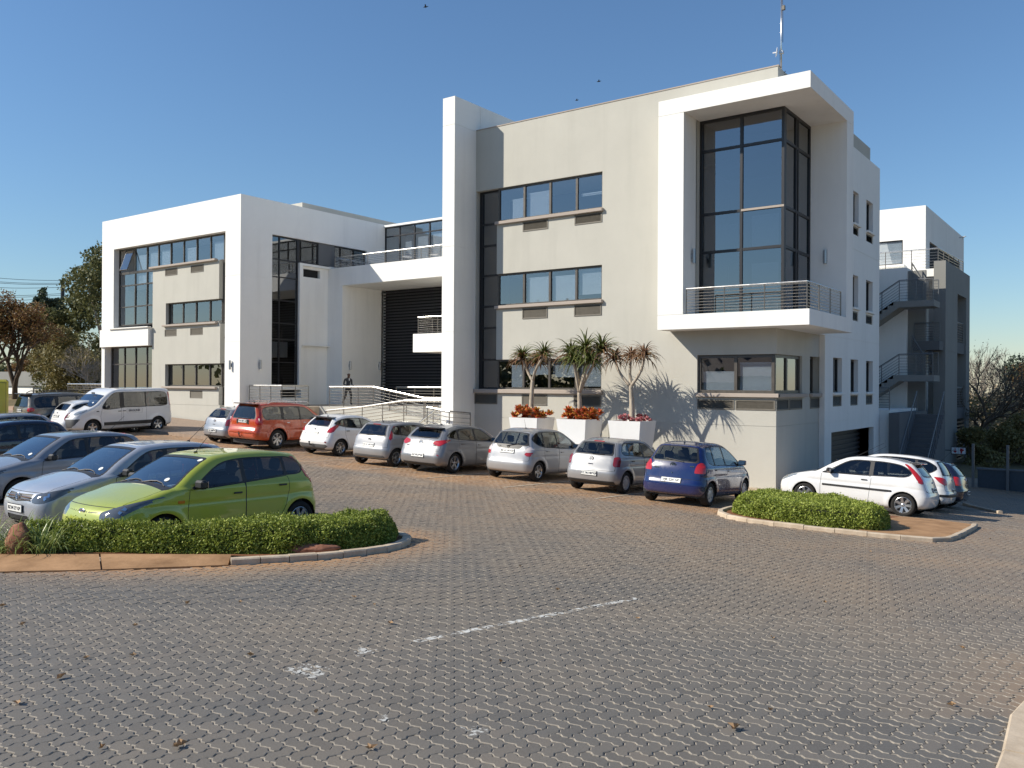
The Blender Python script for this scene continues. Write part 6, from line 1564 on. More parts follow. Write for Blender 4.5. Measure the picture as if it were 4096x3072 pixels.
# ------------------------------------------------------------------ leaf clouds
def leaf_quads(P, N, size, aspect=1.6, fold=.0, jit=1.0, rs=NP):
    """P (n,3), N preferred normals or None -> verts, faces (diamond quads)"""
    n = len(P); d = rs.normal(0, 1, (n, 3))
    if N is not None: d = N * 1.0 + d * jit
    d /= np.linalg.norm(d, axis=1, keepdims=True) + 1e-9
    a = rs.normal(0, 1, (n, 3)); u = np.cross(d, a); u /= np.linalg.norm(u, axis=1, keepdims=True) + 1e-9; v = np.cross(d, u)
    s = (size * rs.uniform(.6, 1.35, n))[:, None]
    V = np.stack([P - u * s * .5 * aspect, P + v * s * .5, P + u * s * .5 * aspect, P - v * s * .5], 1).reshape(-1, 3)
    return V, np.arange(4 * n).reshape(n, 4)
def noise3(P, f, seed=0):
    r = np.random.RandomState(seed); o = np.zeros(len(P))
    for k in range(6):
        d = r.normal(0, 1, 3); d /= np.linalg.norm(d); o += np.sin(P @ d * f * r.uniform(.7, 1.8) + r.uniform(0, 6))
    return o / 6
def bdist(X, Y, poly):
    d2 = np.full(len(X), 1e9)
    for i in range(len(poly)):
        ax, ay = poly[i]; bx, by = poly[(i + 1) % len(poly)]; ex, ey = bx - ax, by - ay
        t = np.clip(((X - ax) * ex + (Y - ay) * ey) / (ex * ex + ey * ey), 0, 1); d2 = np.minimum(d2, (X - ax - t * ex) ** 2 + (Y - ay - t * ey) ** 2)
    return np.sqrt(d2)
def hedge(poly, H, n, size, label, foot=.04):
    poly = [tuple(p) for p in catmull(poly, 4)]
    root = empty('hedge', (0, 0, 0)); tag(root, label, 'hedge')
    xs_, ys_ = zip(*poly); NP.seed(3)
    X = NP.uniform(min(xs_) - .1, max(xs_) + .1, n * 4); Y = NP.uniform(min(ys_) - .1, max(ys_) + .1, n * 4)
    ins = inpoly(X, Y, poly); d = bdist(X, Y, poly) * np.where(ins, 1, -1)
    P0 = np.stack([X, Y, np.zeros(len(X))], -1)
    lump = noise3(P0, 5.5, 1) * .05 + noise3(P0, 14, 2) * .03
    top = H * np.clip((d + .10 + lump) / .26, 0, 1) ** .38 + lump * 1.2 + noise3(P0, 2.6, 3) * .07
    Z = NP.uniform(0, 1, len(X)) * top
    lumpz = noise3(np.stack([X, Y, Z * 2.5], -1), 9, 5) * .07
    sidew = (d + lumpz < .13) & (d > -.09 + lumpz * .5) & (Z < top)
    topw = (Z > top - .12) & (d > .0)
    k = (sidew | topw) & (Z > .0)
    P = np.stack([X, Y, GZ(X, Y) + foot + Z], -1)[k][:n]
    # strays
    V, F = leaf_quads(P, None, size)
    link('foliage', npmesh('foliage', V, F, [M['hedge']]), root, kind='stuff')
    # new shoots on top
    kk = NP.choice(len(P), n // 40, replace=False); Q = []
    for i in kk:
        if P[i, 2] - GZ(P[i, 0], P[i, 1]) > H * .9:
            for q in range(5): Q.append(P[i] + [NP.normal(0, .012), NP.normal(0, .012), .015 * q])
    if Q:
        V, F = leaf_quads(np.array(Q), None, size * .8); link('shoots', npmesh('shoots', V, F, [M['hedge']]), root, kind='stuff')
    # woody core
    c = [(x, y) for x, y in poly]; cx, cy = np.mean(c, axis=0)
    P2 = np.array(c); 
    nn = len(P2); inn = []
    for i in range(nn):
        e = P2[(i + 1) % nn] - P2[i - 1]; e /= np.linalg.norm(e) + 1e-9; q = np.array([-e[1], e[0]]); t = P2[i] + q * .12
        if not inpoly(np.array([t[0]]), np.array([t[1]]), poly)[0]: t = P2[i] - q * .12
        inn.append(t)
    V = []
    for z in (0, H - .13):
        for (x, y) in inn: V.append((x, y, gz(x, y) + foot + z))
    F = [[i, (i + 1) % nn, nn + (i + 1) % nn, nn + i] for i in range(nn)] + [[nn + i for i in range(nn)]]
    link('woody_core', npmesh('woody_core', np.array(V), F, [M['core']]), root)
    return root
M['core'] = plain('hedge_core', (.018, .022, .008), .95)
hedge([(-4.25, -21.35), (-3.75, -21.0), (-2.9, -20.45), (-2.0, -19.8), (-1.35, -19.3), (-.9, -18.85), (-.6, -18.3), (-.5, -17.7), (-.6, -17.1), (-.95, -16.75), (-1.35, -16.9), (-1.7, -17.6), (-1.98, -18.6), (-2.25, -19.5), (-3.2, -20.2), (-4.1, -20.75), (-4.5, -21.1)],
      .46, 105000, .024, 'long low clipped green hedge in the kerbed island in front of the lime green car')
hedge([(1.55, -7.1), (1.85, -7.95), (2.6, -8.4), (3.5, -8.62), (4.3, -8.5), (4.95, -8.2), (5.02, -7.5), (4.75, -6.6), (4.2, -5.4), (3.2, -4.9), (2.2, -5.3), (1.65, -6.0)],
      .47, 80000, .027, 'small clipped green hedge on the right island in front of the white three door car')
# strap leaved clumps
SL = empty('strap_leaf_clump', (0, 0, 0)); tag(SL, 'clumps of arching strap leaves round the red rock at the left edge', 'plant')
def blades(centres, per, L, w, mat, root, name='leaves', droop=1.0, spread=.06, up=(.5, 1.25)):
    V = []; F = []; n = 0
    for (cx, cy, cz, sc) in centres:
        for _ in range(per):
            a = NP.uniform(0, 2 * PI); el = NP.uniform(*up); l = L * sc * NP.uniform(.6, 1.2); seg = 6
            p = np.array([cx + NP.normal(0, spread), cy + NP.normal(0, spread), cz]); d = np.array([math.cos(a) * math.cos(el), math.sin(a) * math.cos(el), math.sin(el)])
            side = np.array([-math.sin(a), math.cos(a), 0])
            for s in range(seg + 1):
                ww = w * (1 - (s / seg) ** 2.2) * .5 + .0008
                V += [p - side * ww, p + side * ww]
                if s < seg: F.append([n + 2 * s, n + 2 * s + 1, n + 2 * s + 3, n + 2 * s + 2])
                p = p + d * l / seg; d = d + np.array([0, 0, -droop * .26 * (s + 1) / seg * 2]); d /= np.linalg.norm(d)
            n += 2 * (seg + 1)
    link(name, npmesh(name, np.array(V), F, [mat]), root, kind='stuff')
cl = []
NP.seed(9)
for k in range(34):
    t = NP.uniform(0, 1); x = -7.2 + 3.6 * t + NP.normal(0, .12); y = -23.35 + 2.35 * t + NP.normal(0, .16)
    cl.append((x, y, gz(x, y) + .05, NP.uniform(.7, 1.15)))
blades(cl, 60, .62, .016, M['strap_leaf'], SL)
# rocks
def rock(loc, s, label, seed, mat='rock', rz=0):
    bm = bmesh.new(); bmesh.ops.create_icosphere(bm, subdivisions=4, radius=1.0)
    V = np.array([v.co[:] for v in bm.verts]); r = np.random.RandomState(seed); off = r.uniform(0, 9, 3)
    n1 = noise3(V + off, 2.3, seed) * .38 + noise3(V + off, 6, seed + 1) * .16 + noise3(V + off, 15, seed + 2) * .07
    V = V * (1 + n1)[:, None] * np.array(s)
    for v, c in zip(bm.verts, V): v.co = c
    me = bpy.data.meshes.new('rock'); bm.to_mesh(me); bm.free(); me.materials.append(M[mat]); me.polygons.foreach_set('use_smooth', [True] * len(me.polygons))
    o = link('rock', me); o.location = loc; o.rotation_euler = (0, 0, rz); return tag(o, label, 'rock')
rock((-4.02, -21.42, 1.02), (.19, .17, .30), 'upright rough red rock among the strap leaves at the left', 4)
rock((-.72, -18.66, .90), (.34, .13, .10), 'flat pinkish rock at the foot of the long hedge near its right end', 8, rz=.85)
# ------------------------------------------------------------------ planters, tree aloes, succulents
def planter(x0, x1, label):
    xc = (x0 + x1) / 2; e = empty('planter', (xc, -1.72, gz(xc, -1.7)), 0, label, 'planter', 'white planters in front of the building')
    zt = 2.26 - e.location.z; w = (x1 - x0) / 2; t = .045; wb = w - .22; d0, d1 = .58, .40
    V = []
    for (a, b, z) in ((wb, d1, 0), (w, d0, zt), (w - t, d0 - t, zt), (w - t - .02, d0 - t - .02, zt - .10)): V += [(-a, -b, z), (a, -b, z), (a, b, z), (-a, b, z)]
    F = [[4 * k + i, 4 * k + (i + 1) % 4, 4 * k + 4 + (i + 1) % 4, 4 * k + 4 + i] for k in range(3) for i in range(4)] + [[0, 3, 2, 1]]
    link('pot', npmesh('pot', np.array(V), F, [M['planter_white']]), e)
    MB().box(-w + t, w - t, -d0 + t, d0 - t, zt - .12, zt - .09).build('soil', M['soil'], e)
    return e
M['planter_white'] = plaster('planter_white', (.80, .79, .77), .05)
planter(-9.03, -7.79, 'leftmost white tapered planter with red and yellow succulents')
planter(-6.98, -5.78, 'middle white tapered planter below the tallest aloe')
planter(-4.91, -3.70, 'rightmost white tapered planter with small pink succulents')
def rosette_mesh(n, L, w, droop, up, seg=6, thick=.012, seed=0, cup=.25):
    r = np.random.RandomState(seed); V = []; F = []; k = 0
    for i in range(n):
        a = i * 2.39996 + r.normal(0, .15); f = i / n; el = up[0] + (up[1] - up[0]) * f + r.normal(0, .12); l = L * r.uniform(.8, 1.15) * (1 - .25 * f)
        d = np.array([math.cos(a) * math.cos(el), math.sin(a) * math.cos(el), math.sin(el)]); side = np.array([-math.sin(a), math.cos(a), 0]); side = side + np.array([0, 0, r.normal(0, .15)])
        p = np.array([0, 0, f * .07 * L * 2]) + d * .02
        for s in range(seg + 1):
            t = s / seg; ww = w * (1 - t ** 1.7) * .5 + .0015; nrm = np.cross(side, d)
            V += [p - side * ww + nrm * cup * ww, p - nrm * thick * (1 - t), p + side * ww + nrm * cup * ww]
            if s < seg: F += [[k + 3 * s, k + 3 * s + 1, k + 3 * s + 4, k + 3 * s + 3], [k + 3 * s + 1, k + 3 * s + 2, k + 3 * s + 5, k + 3 * s + 4]]
            p = p + d * l / seg; d = d + np.array([0, 0, -droop * (.25 + .5 * t)]) + side * r.normal(0, .05); d /= np.linalg.norm(d)
        k += 3 * (seg + 1)
    return np.array(V), F
ALOE = []
def aloe_tree(base, fork, crowns, label, dry=False, seed=1):
    e = empty('aloe_tree', base, 0, label, 'tree', 'tree aloes in the white planters')
    b = np.array(base); rel = lambda p: np.array(p) - b
    r = np.random.RandomState(seed)
    def limb(p, q, r0, r1, bend=.05, n=9, name='branch'):
        p, q = np.array(p, float), np.array(q, float); off = np.array([r.normal(0, bend), r.normal(0, bend), 0]); pts = []; rad = []
        for i in range(n + 1):
            t = i / n; pts.append(p + (q - p) * t + off * math.sin(PI * t)); rad.append((r0 + (r1 - r0) * t) * (1 + .09 * (i % 2)))
        return MB().tube(pts, rad, 10).build(name, M['aloe_bark'], e, smooth=True)
    limb((0, 0, -.1), rel(fork), .10, .062, .03, 14, 'trunk')
    for (c, rr, sd) in crowns:
        limb(rel(fork) - np.array([0, 0, .04]), rel(c), .052, .04, .04)
        for layer in ((0, 46, rr * 1.9, .62, (.15, 1.2)), (1, 44, rr * 1.95, .85, (-.1, .75))):
            V, F = rosette_mesh(int(layer[1] * (.8 if dry else 1)), layer[2], (.062 if not dry else .05), layer[3] * (1.25 if dry else 1), layer[4], seed=sd + layer[0])
            V = V + rel(c) - np.array([0, 0, .05 * layer[0]])
            link('leaf_rosette', npmesh('leaf_rosette', V, F, [M['aloe_brown' if dry or (layer[0] and sd % 2) else 'aloe']]), e)
    return e
aloe_tree((-8.43, -1.75, 2.2), (-8.37, -1.75, 3.62), [((-8.85, -1.7, 4.42), .42, 1), ((-7.80, -1.85, 4.48), .42, 3), ((-8.35, -1.45, 4.3), .32, 5)], 'aloe tree with two drooping crowns in the leftmost planter', seed=2)
aloe_tree((-6.35, -1.75, 2.2), (-6.38, -1.75, 3.2), [((-6.78, -1.65, 4.5), .50, 7), ((-6.08, -1.8, 4.62), .54, 8), ((-5.5, -1.7, 4.62), .52, 11), ((-6.4, -2.1, 4.3), .36, 14), ((-5.75, -2.05, 4.25), .40, 16)], 'tallest aloe tree with three dense crowns in the middle planter', seed=5)
aloe_tree((-4.30, -1.75, 2.2), (-4.35, -1.75, 3.45), [((-5.0, -1.7, 4.32), .42, 21), ((-4.42, -1.6, 4.42), .36, 23), ((-3.82, -1.8, 4.42), .42, 25)], 'brown sparse aloe tree in the rightmost planter', dry=True, seed=8)
def succulents(x0, x1, label, mat, n, size, seed, hmax):
    e = empty('succulent_clump', ((x0 + x1) / 2, -1.72, 2.2)); tag(e, label, 'plant', 'succulents in the planters'); r = np.random.RandomState(seed); w = (x1 - x0) / 2
    MB_ = []
    for i in range(n):
        x = r.uniform(-w + .02, w - .02); y = r.uniform(-.6, .5); s = size * r.uniform(.7, 1.2); h = r.uniform(.02, hmax)
        V, F = rosette_mesh(16, s, s * .75, .12, (.05, 1.2), seg=3, thick=.02, seed=seed * 50 + i, cup=.4)
        a = r.normal(0, .25, 2); R = np.array(Matrix.Rotation(a[0], 3, 'X') @ Matrix.Rotation(a[1], 3, 'Y'))
        link('leaf_rosette', npmesh('leaf_rosette', V @ R.T + np.array([x, y, h]), F, [mat], smooth=True), e)
    return e
succulents(-9.05, -7.75, 'red and yellow fleshy rosettes filling the leftmost planter', M['aeonium'], 34, .19, 3, .36)
succulents(-7.0, -5.75, 'orange red fleshy rosettes filling the middle planter', M['aeonium'], 36, .19, 4, .36)
succulents(-4.85, -3.75, 'small pink leaved succulents in the rightmost planter', M['aeonium_pink'], 26, .10, 5, .20)
# ------------------------------------------------------------------ trees
def leafy_tree(base, H, R, mat, n, size, label, seed, trunk_r=.25, blobs=9, squash=.8, bark='bark', low=.3, group='trees behind the buildings', cat='tree', branches=16, rough=1.0):
    e = empty('tree', tuple(base)); tag(e, label, cat, group)
    r = np.random.RandomState(seed); B = []
    for i in range(blobs):
        a = r.uniform(0, 2 * PI); q = r.uniform(0, 1) ** .6; z = low + (1 - low) * r.uniform(.05, .92)
        rad = R * (1 - .55 * max(0, (z - .55)) / .45) * q * .75
        B.append((rad * math.cos(a), rad * math.sin(a), z * H, R * r.uniform(.30, .52)))
    B.append((0, 0, H * .86, R * .42))
    per = n // len(B); P = []
    for (x, y, z, s) in B:
        d = r.normal(0, 1, (per, 3)); d /= np.linalg.norm(d, axis=1, keepdims=True); rr = s * (r.uniform(.3, 1, per) ** .45)
        q = d * rr[:, None] * [1, 1, squash]; q = q * (1 + .28 * rough * noise3(d * 2 + x, 3.1, seed + int(z)))[:, None] + [x, y, z]
        k = noise3(q, 2.2 / max(.8, size * 8), seed + 9) > -.28
        P.append(q[k])
    P = np.concatenate(P)
    V, F = leaf_quads(P, None, size, 1.7, rs=r)
    link('crown', npmesh('crown', V, F, [M[mat]]), e, kind='stuff')
    mb = MB(); mb.tube([(0, 0, -1), (.05 * R, 0, H * .3), (0, .04 * R, H * .6), (0, 0, H * .82)], [trunk_r, trunk_r * .8, trunk_r * .5, trunk_r * .15], 9)
    for (x, y, z, s) in B[:branches]:
        z0 = z * r.uniform(.35, .6); mb.tube([(0, 0, z0), (x * .5, y * .5, (z0 + z) / 2 + .1), (x, y, z)], [trunk_r * .35, trunk_r * .22, trunk_r * .08], 6)
    mb.build('trunk', M[bark], e, smooth=True)
    return e
def bare_tree(base, H, label, seed, mat='twig', lean=(0, 0), depth=7, r0=.16, spread=.55, leaves=None, nleaf=0, lsize=.1, group='bare winter trees', spread0=None, up=.12, ratio=(.66, .86), n_arms=3):
    e = empty('tree', tuple(base)); tag(e, label, 'tree', group); r = np.random.RandomState(seed)
    SEG = [[], []]; tips = []
    def grow(p, d, L, rad, k):
        mid = p + d * L * .5 + r.normal(0, .04 * L, 3); d2 = d + r.normal(0, .12, 3); q = mid + d2 / np.linalg.norm(d2) * L * .5
        SEG[0 if k < 3 else 1].append((p, mid, q, rad, rad * .72))
        if k >= depth: tips.append(q); return
        m = n_arms if k < 2 else (3 if r.rand() < .35 else 2)
        for i in range(m):
            a = r.normal(0, 1, 3); a -= d * (a @ d); a /= np.linalg.norm(a) + 1e-9
            sp = spread * r.uniform(.6, 1.3); nd = d * math.cos(sp) + a * math.sin(sp) + np.array([0, 0, up]); nd /= np.linalg.norm(nd)
            grow(q, nd, L * r.uniform(*ratio), rad * .68, k + 1)
    d0 = np.array([lean[0], lean[1], 1.0]); d0 /= np.linalg.norm(d0)
    grow(np.array([0, 0, -.3]), d0, H * .26, r0, 0)
    for nm, sg, n in (('trunk', SEG[0], 7), ('twigs', SEG[1], 3)):
        mb = MB()
        for (p, m_, q, a, b) in sg: mb.tube([p, m_, q], [max(a, .008), max((a + b) / 2, .007), max(b, .006)], n, caps=False)
        link(nm, npmesh(nm, np.array(mb.v), mb.f, [M[mat]], smooth=True), e, **({'kind': 'stuff'} if nm == 'twigs' else {}))
    if leaves:
        T = np.array(tips); k = r.randint(0, len(T), nleaf); P = T[k] + r.normal(0, .22, (nleaf, 3)); V, F = leaf_quads(P, None, lsize, 1.4, rs=r)
        link('crown', npmesh('crown', V, F, [M[leaves]]), e, kind='stuff')
    return e
def tree_at(sx, D, zb=None):
    p = at(sx, 1560, D); return (p[0], p[1], (gz(p[0], p[1]) - (0 if D < 60 else 1.0)) if zb is None else zb)
def Hof(sy, D, b): return CAM[2] + (1548 - sy) / FPX * D - b[2]
# left
b = tree_at(415, 78); leafy_tree(b, Hof(1000, 78, b), 5.6, 'eucalypt', 26000, .17, 'tall dark green eucalyptus rising beside the left block', 5, .35, 15, .75, 'pale_bark', .10, rough=1.3)
b = tree_at(300, 84); leafy_tree(b, Hof(1180, 84, b), 3.6, 'eucalypt', 16000, .17, 'lower olive eucalyptus to the left of the tall one', 15, .3, 11, .75, 'pale_bark', .08, rough=1.3)
b = tree_at(200, 122); leafy_tree(b, Hof(1145, 122, b), 2.5, 'pine', 6000, .28, 'distant round topped pine with a rounded bluish crown', 6, .3, 10, .9, 'bark', .45)
b = tree_at(135, 124); leafy_tree(b, Hof(1180, 124, b), 1.5, 'pine', 2200, .26, 'thin distant pine left of the round topped pine', 7, .2, 6, .9, 'bark', .4)
b = tree_at(55, 66); bare_tree(b, Hof(1195, 66, b) * 1.0, 'brown autumn tree with upright branches at the left edge', 4, 'bark', (.05, 0), 7, .26, .42, 'autumn', 9000, .11, 'trees behind the buildings', up=.10)
b = tree_at(-60, 64); bare_tree(b, Hof(1215, 64, b), 'autumn tree cut by the left edge of the photo', 14, 'bark', (.05, 0), 7, .24, .42, 'autumn', 8000, .11, 'trees behind the buildings', up=.10)
b = tree_at(245, 74); leafy_tree(b, Hof(1330, 74, b), 3.0, 'olive', 13000, .12, 'olive brown bushy tree below the eucalyptus', 9, .16, 12, .9, 'twig', .04)
b = tree_at(330, 72); leafy_tree(b, Hof(1420, 72, b), 2.6, 'olive', 9000, .12, 'low olive bush behind the rails left of the left block', 10, .14, 10, .9, 'twig', .03)
b = tree_at(390, 68); bare_tree(b, Hof(1370, 68, b), 'pale bare bush with white twigs beside the left block', 21, 'pale_bark', (-.05, 0), 7, .09, .5, None, 0, up=.08)
b = tree_at(345, 66); bare_tree(b, Hof(1440, 66, b), 'small bare twiggy bush beside the white wall at left', 22, 'pale_bark', (.05, 0), 7, .07, .55, None, 0, up=.06)
b = tree_at(150, 100); leafy_tree(b, Hof(1300, 100, b), 3.6, 'autumn', 14000, .16, 'brown thicket between the autumn tree and the eucalyptus', 19, .2, 12, .8, 'bark', .05)
# right
b = tree_at(3860, 52, -1.6); bare_tree(b, Hof(1390, 52, b) * 1.02, 'large bare tree with dark spreading limbs right of the stair tower', 34, 'twig', (.35, -.1), 8, .19, .50, 'drybush', 1600, .05, up=.10)
b = tree_at(3925, 68, -2.6); bare_tree(b, Hof(1395, 68, b), 'pale grey bare tree behind the dark limbed one at right', 41, 'pale_bark', (.0, 0), 8, .15, .46, None, 0, up=.16)
b = tree_at(4075, 95, -3); leafy_tree(b, Hof(1405, 95, b), 3.4, 'pine', 7000, .2, 'green bushy tree on the right horizon cut by the edge', 35, .25, 10, .8, 'bark', .1)
for (sx, sy, D, Rr, mt, lb, sd) in ((3960, 1500, 62, 3.6, 'drybush', 'tan dry bush behind the bare tree', 51), (4060, 1520, 58, 3.2, 'drybush', 'rusty dry bush at the right edge', 52), (3900, 1580, 56, 2.6, 'olive', 'olive green bush beside the stair tower', 53), (4010, 1690, 46, 1.9, 'olive', 'low dark bush above the navy wall', 54), (4090, 1650, 47, 2.0, 'olive', 'dark bush above the navy wall at the right edge', 55), (3890, 1700, 45, 1.3, 'olive', 'low green shrub left of the navy wall', 56), (4150, 1430, 85, 4, 'autumn', 'russet tree beyond the right edge bushes', 57)):
    b = tree_at(sx, D, -2.4); leafy_tree(b, max(1.5, Hof(sy, D, b)), Rr, mt, 6500, .09, lb, sd, .12, 13, .85, 'twig', .03, 'shrubs and trees at the far right', 'shrub')
# distant mass of woodland and low hill
def treeline(name, pts, h, mat, n, size, seed, label=None):
    r = np.random.RandomState(seed); P = []
    pts = np.array(pts, float); seg = np.r_[0, np.cumsum(np.hypot(*np.diff(pts, axis=0).T))]
    t = r.uniform(0, seg[-1], n); x = np.interp(t, seg, pts[:, 0]) + r.normal(0, 4, n); y = np.interp(t, seg, pts[:, 1]) + r.normal(0, 4, n)
    hh = h * (.72 + .28 * np.sin(t * .16 + seed) * np.cos(t * .057) + .16 * np.sin(t * .71)); z = hh * r.uniform(0, 1, n) ** .7
    V, F = leaf_quads(np.stack([x, y, z - 2], -1), None, size, 1.3, rs=r)
    return link(name, npmesh(name, V, F, [M[mat]]), kind='stuff')
p0, p1, p2 = at(-500, 1560, 150), at(300, 1560, 150), at(1000, 1560, 160)
treeline('distant_woodland', [p0[:2], p1[:2], p2[:2]], 11.5, 'eucalypt', 14000, .8, 1)
p0, p1 = at(3600, 1560, 130), at(4700, 1560, 115)
treeline('distant_woodland', [p0[:2], p1[:2]], 6.0, 'drybush', 12000, .6, 2)
treeline('distant_woodland', [(-95, -50), (-30, -75), (20, -80), (75, -60), (95, -10), (80, 60)], 15.0, 'eucalypt', 60000, .7, 3)  # unseen trees behind the camera, added tall and dense to darken window reflections
# neighbouring block across the car park, seen in the reflections
NB = empty('neighbouring_building', (0, 0, 0)); tag(NB, 'low brown roofed building across the car park, mirrored in the windows', 'building')
MB().box(-40, 25, -72, -60, -2, 4.2).build('wall', M['grey_plaster'], NB); 
MB().add([(-42, -73, 4.2), (27, -73, 4.2), (27, -59, 4.2), (-42, -59, 4.2), (-36, -66, 7.6), (21, -66, 7.6)], [[0, 1, 5, 4], [2, 3, 4, 5], [1, 2, 5], [3, 0, 4], [0, 3, 2, 1]]).build('roof', plain('brown_roof', (.10, .06, .05), .8, var=.2), NB)
# navy wall and posts at far right
NW = empty('garden_wall', (0, 0, 0)); tag(NW, 'dark navy painted wall with coping at the far right', 'wall')
MB().box(4.1, 14, 12.5, 12.7, -1.4, .06).build('wall_body', M['navy_wall'] if 'navy_wall' in M else plain('navy_wall', (.05, .065, .08), .7, var=.2), NW)
MB().box(4.05, 14.05, 12.46, 12.74, .06, .13, .01).build('coping', M['slate_plaster'], NW)
for i, (x, lb) in enumerate(((3.96, 'grey green fence post at the left end of the navy wall'), (5.2, 'grey green fence post in front of the navy wall near the right edge'))):
    o = MB().box(-.05, .05, -.05, .05, -1.2, 1.12, .01).build('fence_post', M['grey_steel'], None, loc=(x, 12.3, 0)); tag(o, lb, 'post', 'fence posts by the navy wall')
# sign with arrow and hydrant
SG_ = empty('sign', (2.22, 20.2, .30)); tag(SG_, 'small white fire hydrant sign with red arrow on the stair tower', 'sign')
MB().box(-.34, .34, -.02, .02, -.19, .19, .005).build('border', M['black_plastic'], SG_)
MB().box(-.31, .31, -.026, -.02, -.155, .155).build('face', M['white_metal'], SG_)
red = plain('sign_red', (.42, .02, .03), .5)
MB().box(-.175, -.135, -.03, -.026, -.02, .11).add([(-.25, -.03, -.01), (-.06, -.03, -.01), (-.155, -.03, -.12), (-.25, -.026, -.01), (-.06, -.026, -.01), (-.155, -.026, -.12)], [[0, 2, 1], [3, 4, 5]]).build('arrow', red, SG_)
hb = MB(); hb.lathe([(.001, 0), (.075, 0), (.075, .005)], 20, axis='y', loc=(.13, -.032, .02)); hb.box(.09, .16, -.031, -.026, -.13, -.02); hb.box(.06, .24, -.031, -.026, .085, .115); hb.box(.19, .25, -.031, -.026, -.0, .05)
hb.build('hydrant_symbol', red, SG_)
MB().box(-.004, .004, -.001, .001, -.155, .155, 0).build('divider', M['black_plastic'], SG_, loc=(0, -.03, 0))
MB().box(-.6, -.3, -.01, .01, -.03, .03).build('bracket', M['grey_steel'], SG_)
# pylon and power lines
PY = empty('utility_pole', tuple(at(248, 1560, 190) * [1, 1, 0])); tag(PY, 'dark utility pole with a cross arm standing behind the eucalyptus', 'pole')
zt = CAM[2] + (1548 - 1140) / FPX * 190
MB().tube([(0, 0, -2), (0, 0, zt)], .42, 8).build('pole', M['dark_frame'], PY); MB().tube([(0, 0, zt - 2), (1.2, .8, zt + .9)], .12, 5).tube([(-1, 0, zt - 6), (1.2, 0, zt - 6)], .1, 5).build('cross_arm', M['dark_frame'], PY)
for i, (y0, y1, x1) in enumerate(((1090, 1122, 285), (1105, 1132, 287), (1110, 1137, 288), (1129, 1149, 248), (1161, 1174, 250), (1168, 1180, 250), (1182, 1190, 250))):
    a = at(-400, y0 - (y1 - y0) * 400 / x1 * .9 - 4, 170); c = at(x1, y1, 190); pts = [a + (c - a) * t + np.array([0, 0, -1.2 * math.sin(PI * t)]) for t in np.linspace(0, 1, 13)]
    o = MB().tube(pts, .045, 4, caps=False).build('power_line', M['dark_frame'], None); tag(o, 'thin dark overhead power line crossing the sky at left', 'power line', 'overhead power lines at the left')
# birds
def bird(sx, sy, D, s, label, white=False):
    p = at(sx, sy, D); e = empty('bird', tuple(p), .6); tag(e, label, 'bird', None if white else 'small dark birds in the sky')
    mt = M['bird_white'] if white else M['dark_frame']
    mb = MB(); mb.tube([(-.5 * s, 0, 0), (-.3 * s, 0, .05 * s), (0, 0, .06 * s), (.3 * s, 0, .10 * s), (.45 * s, 0, .2 * s), (.62 * s, 0, .18 * s)], [.03 * s, .1 * s, .15 * s, .1 * s, .07 * s, .015 * s], 8)
    if white:
        mb.tube([(0, .04 * s, 0), (0, .04 * s, -.4 * s)], .02 * s, 4); mb.tube([(.05 * s, -.04 * s, 0), (.05 * s, -.04 * s, -.4 * s)], .02 * s, 4)
        mb.build('body', mt, e, smooth=True); MB().tube([(-.6 * s, 0, -.06 * s), (-.2 * s, .0, .03 * s)], [.02 * s, .1 * s], 6).build('tail', M['grey_steel'], e)
    else:
        mb.build('body', mt, e, smooth=True)
        for sg in (1, -1): MB().add([(.2 * s, 0, .08 * s), (-.15 * s, 0, .08 * s), (-.1 * s, sg * .5 * s, .35 * s), (.12 * s, sg * .5 * s, .38 * s), (-.12 * s, sg * .95 * s, .2 * s)], [[0, 1, 2, 3], [3, 2, 4]]).build('wing', mt, e)
M['bird_white'] = plain('white_feathers', (.7, .68, .65), .8)
bird(1702, 29, 60, .34, 'highest dark bird, alone near the top edge of the sky')
bird(2395, 327, 60, .28, 'dark bird above the roof line of the large block')
bird(2307, 402, 60, .24, 'dark bird just over the parapet, lowest of the three')
bird(3850, 950, 53.0, .38, 'white bird perched on the roof edge of the rear wing', True)
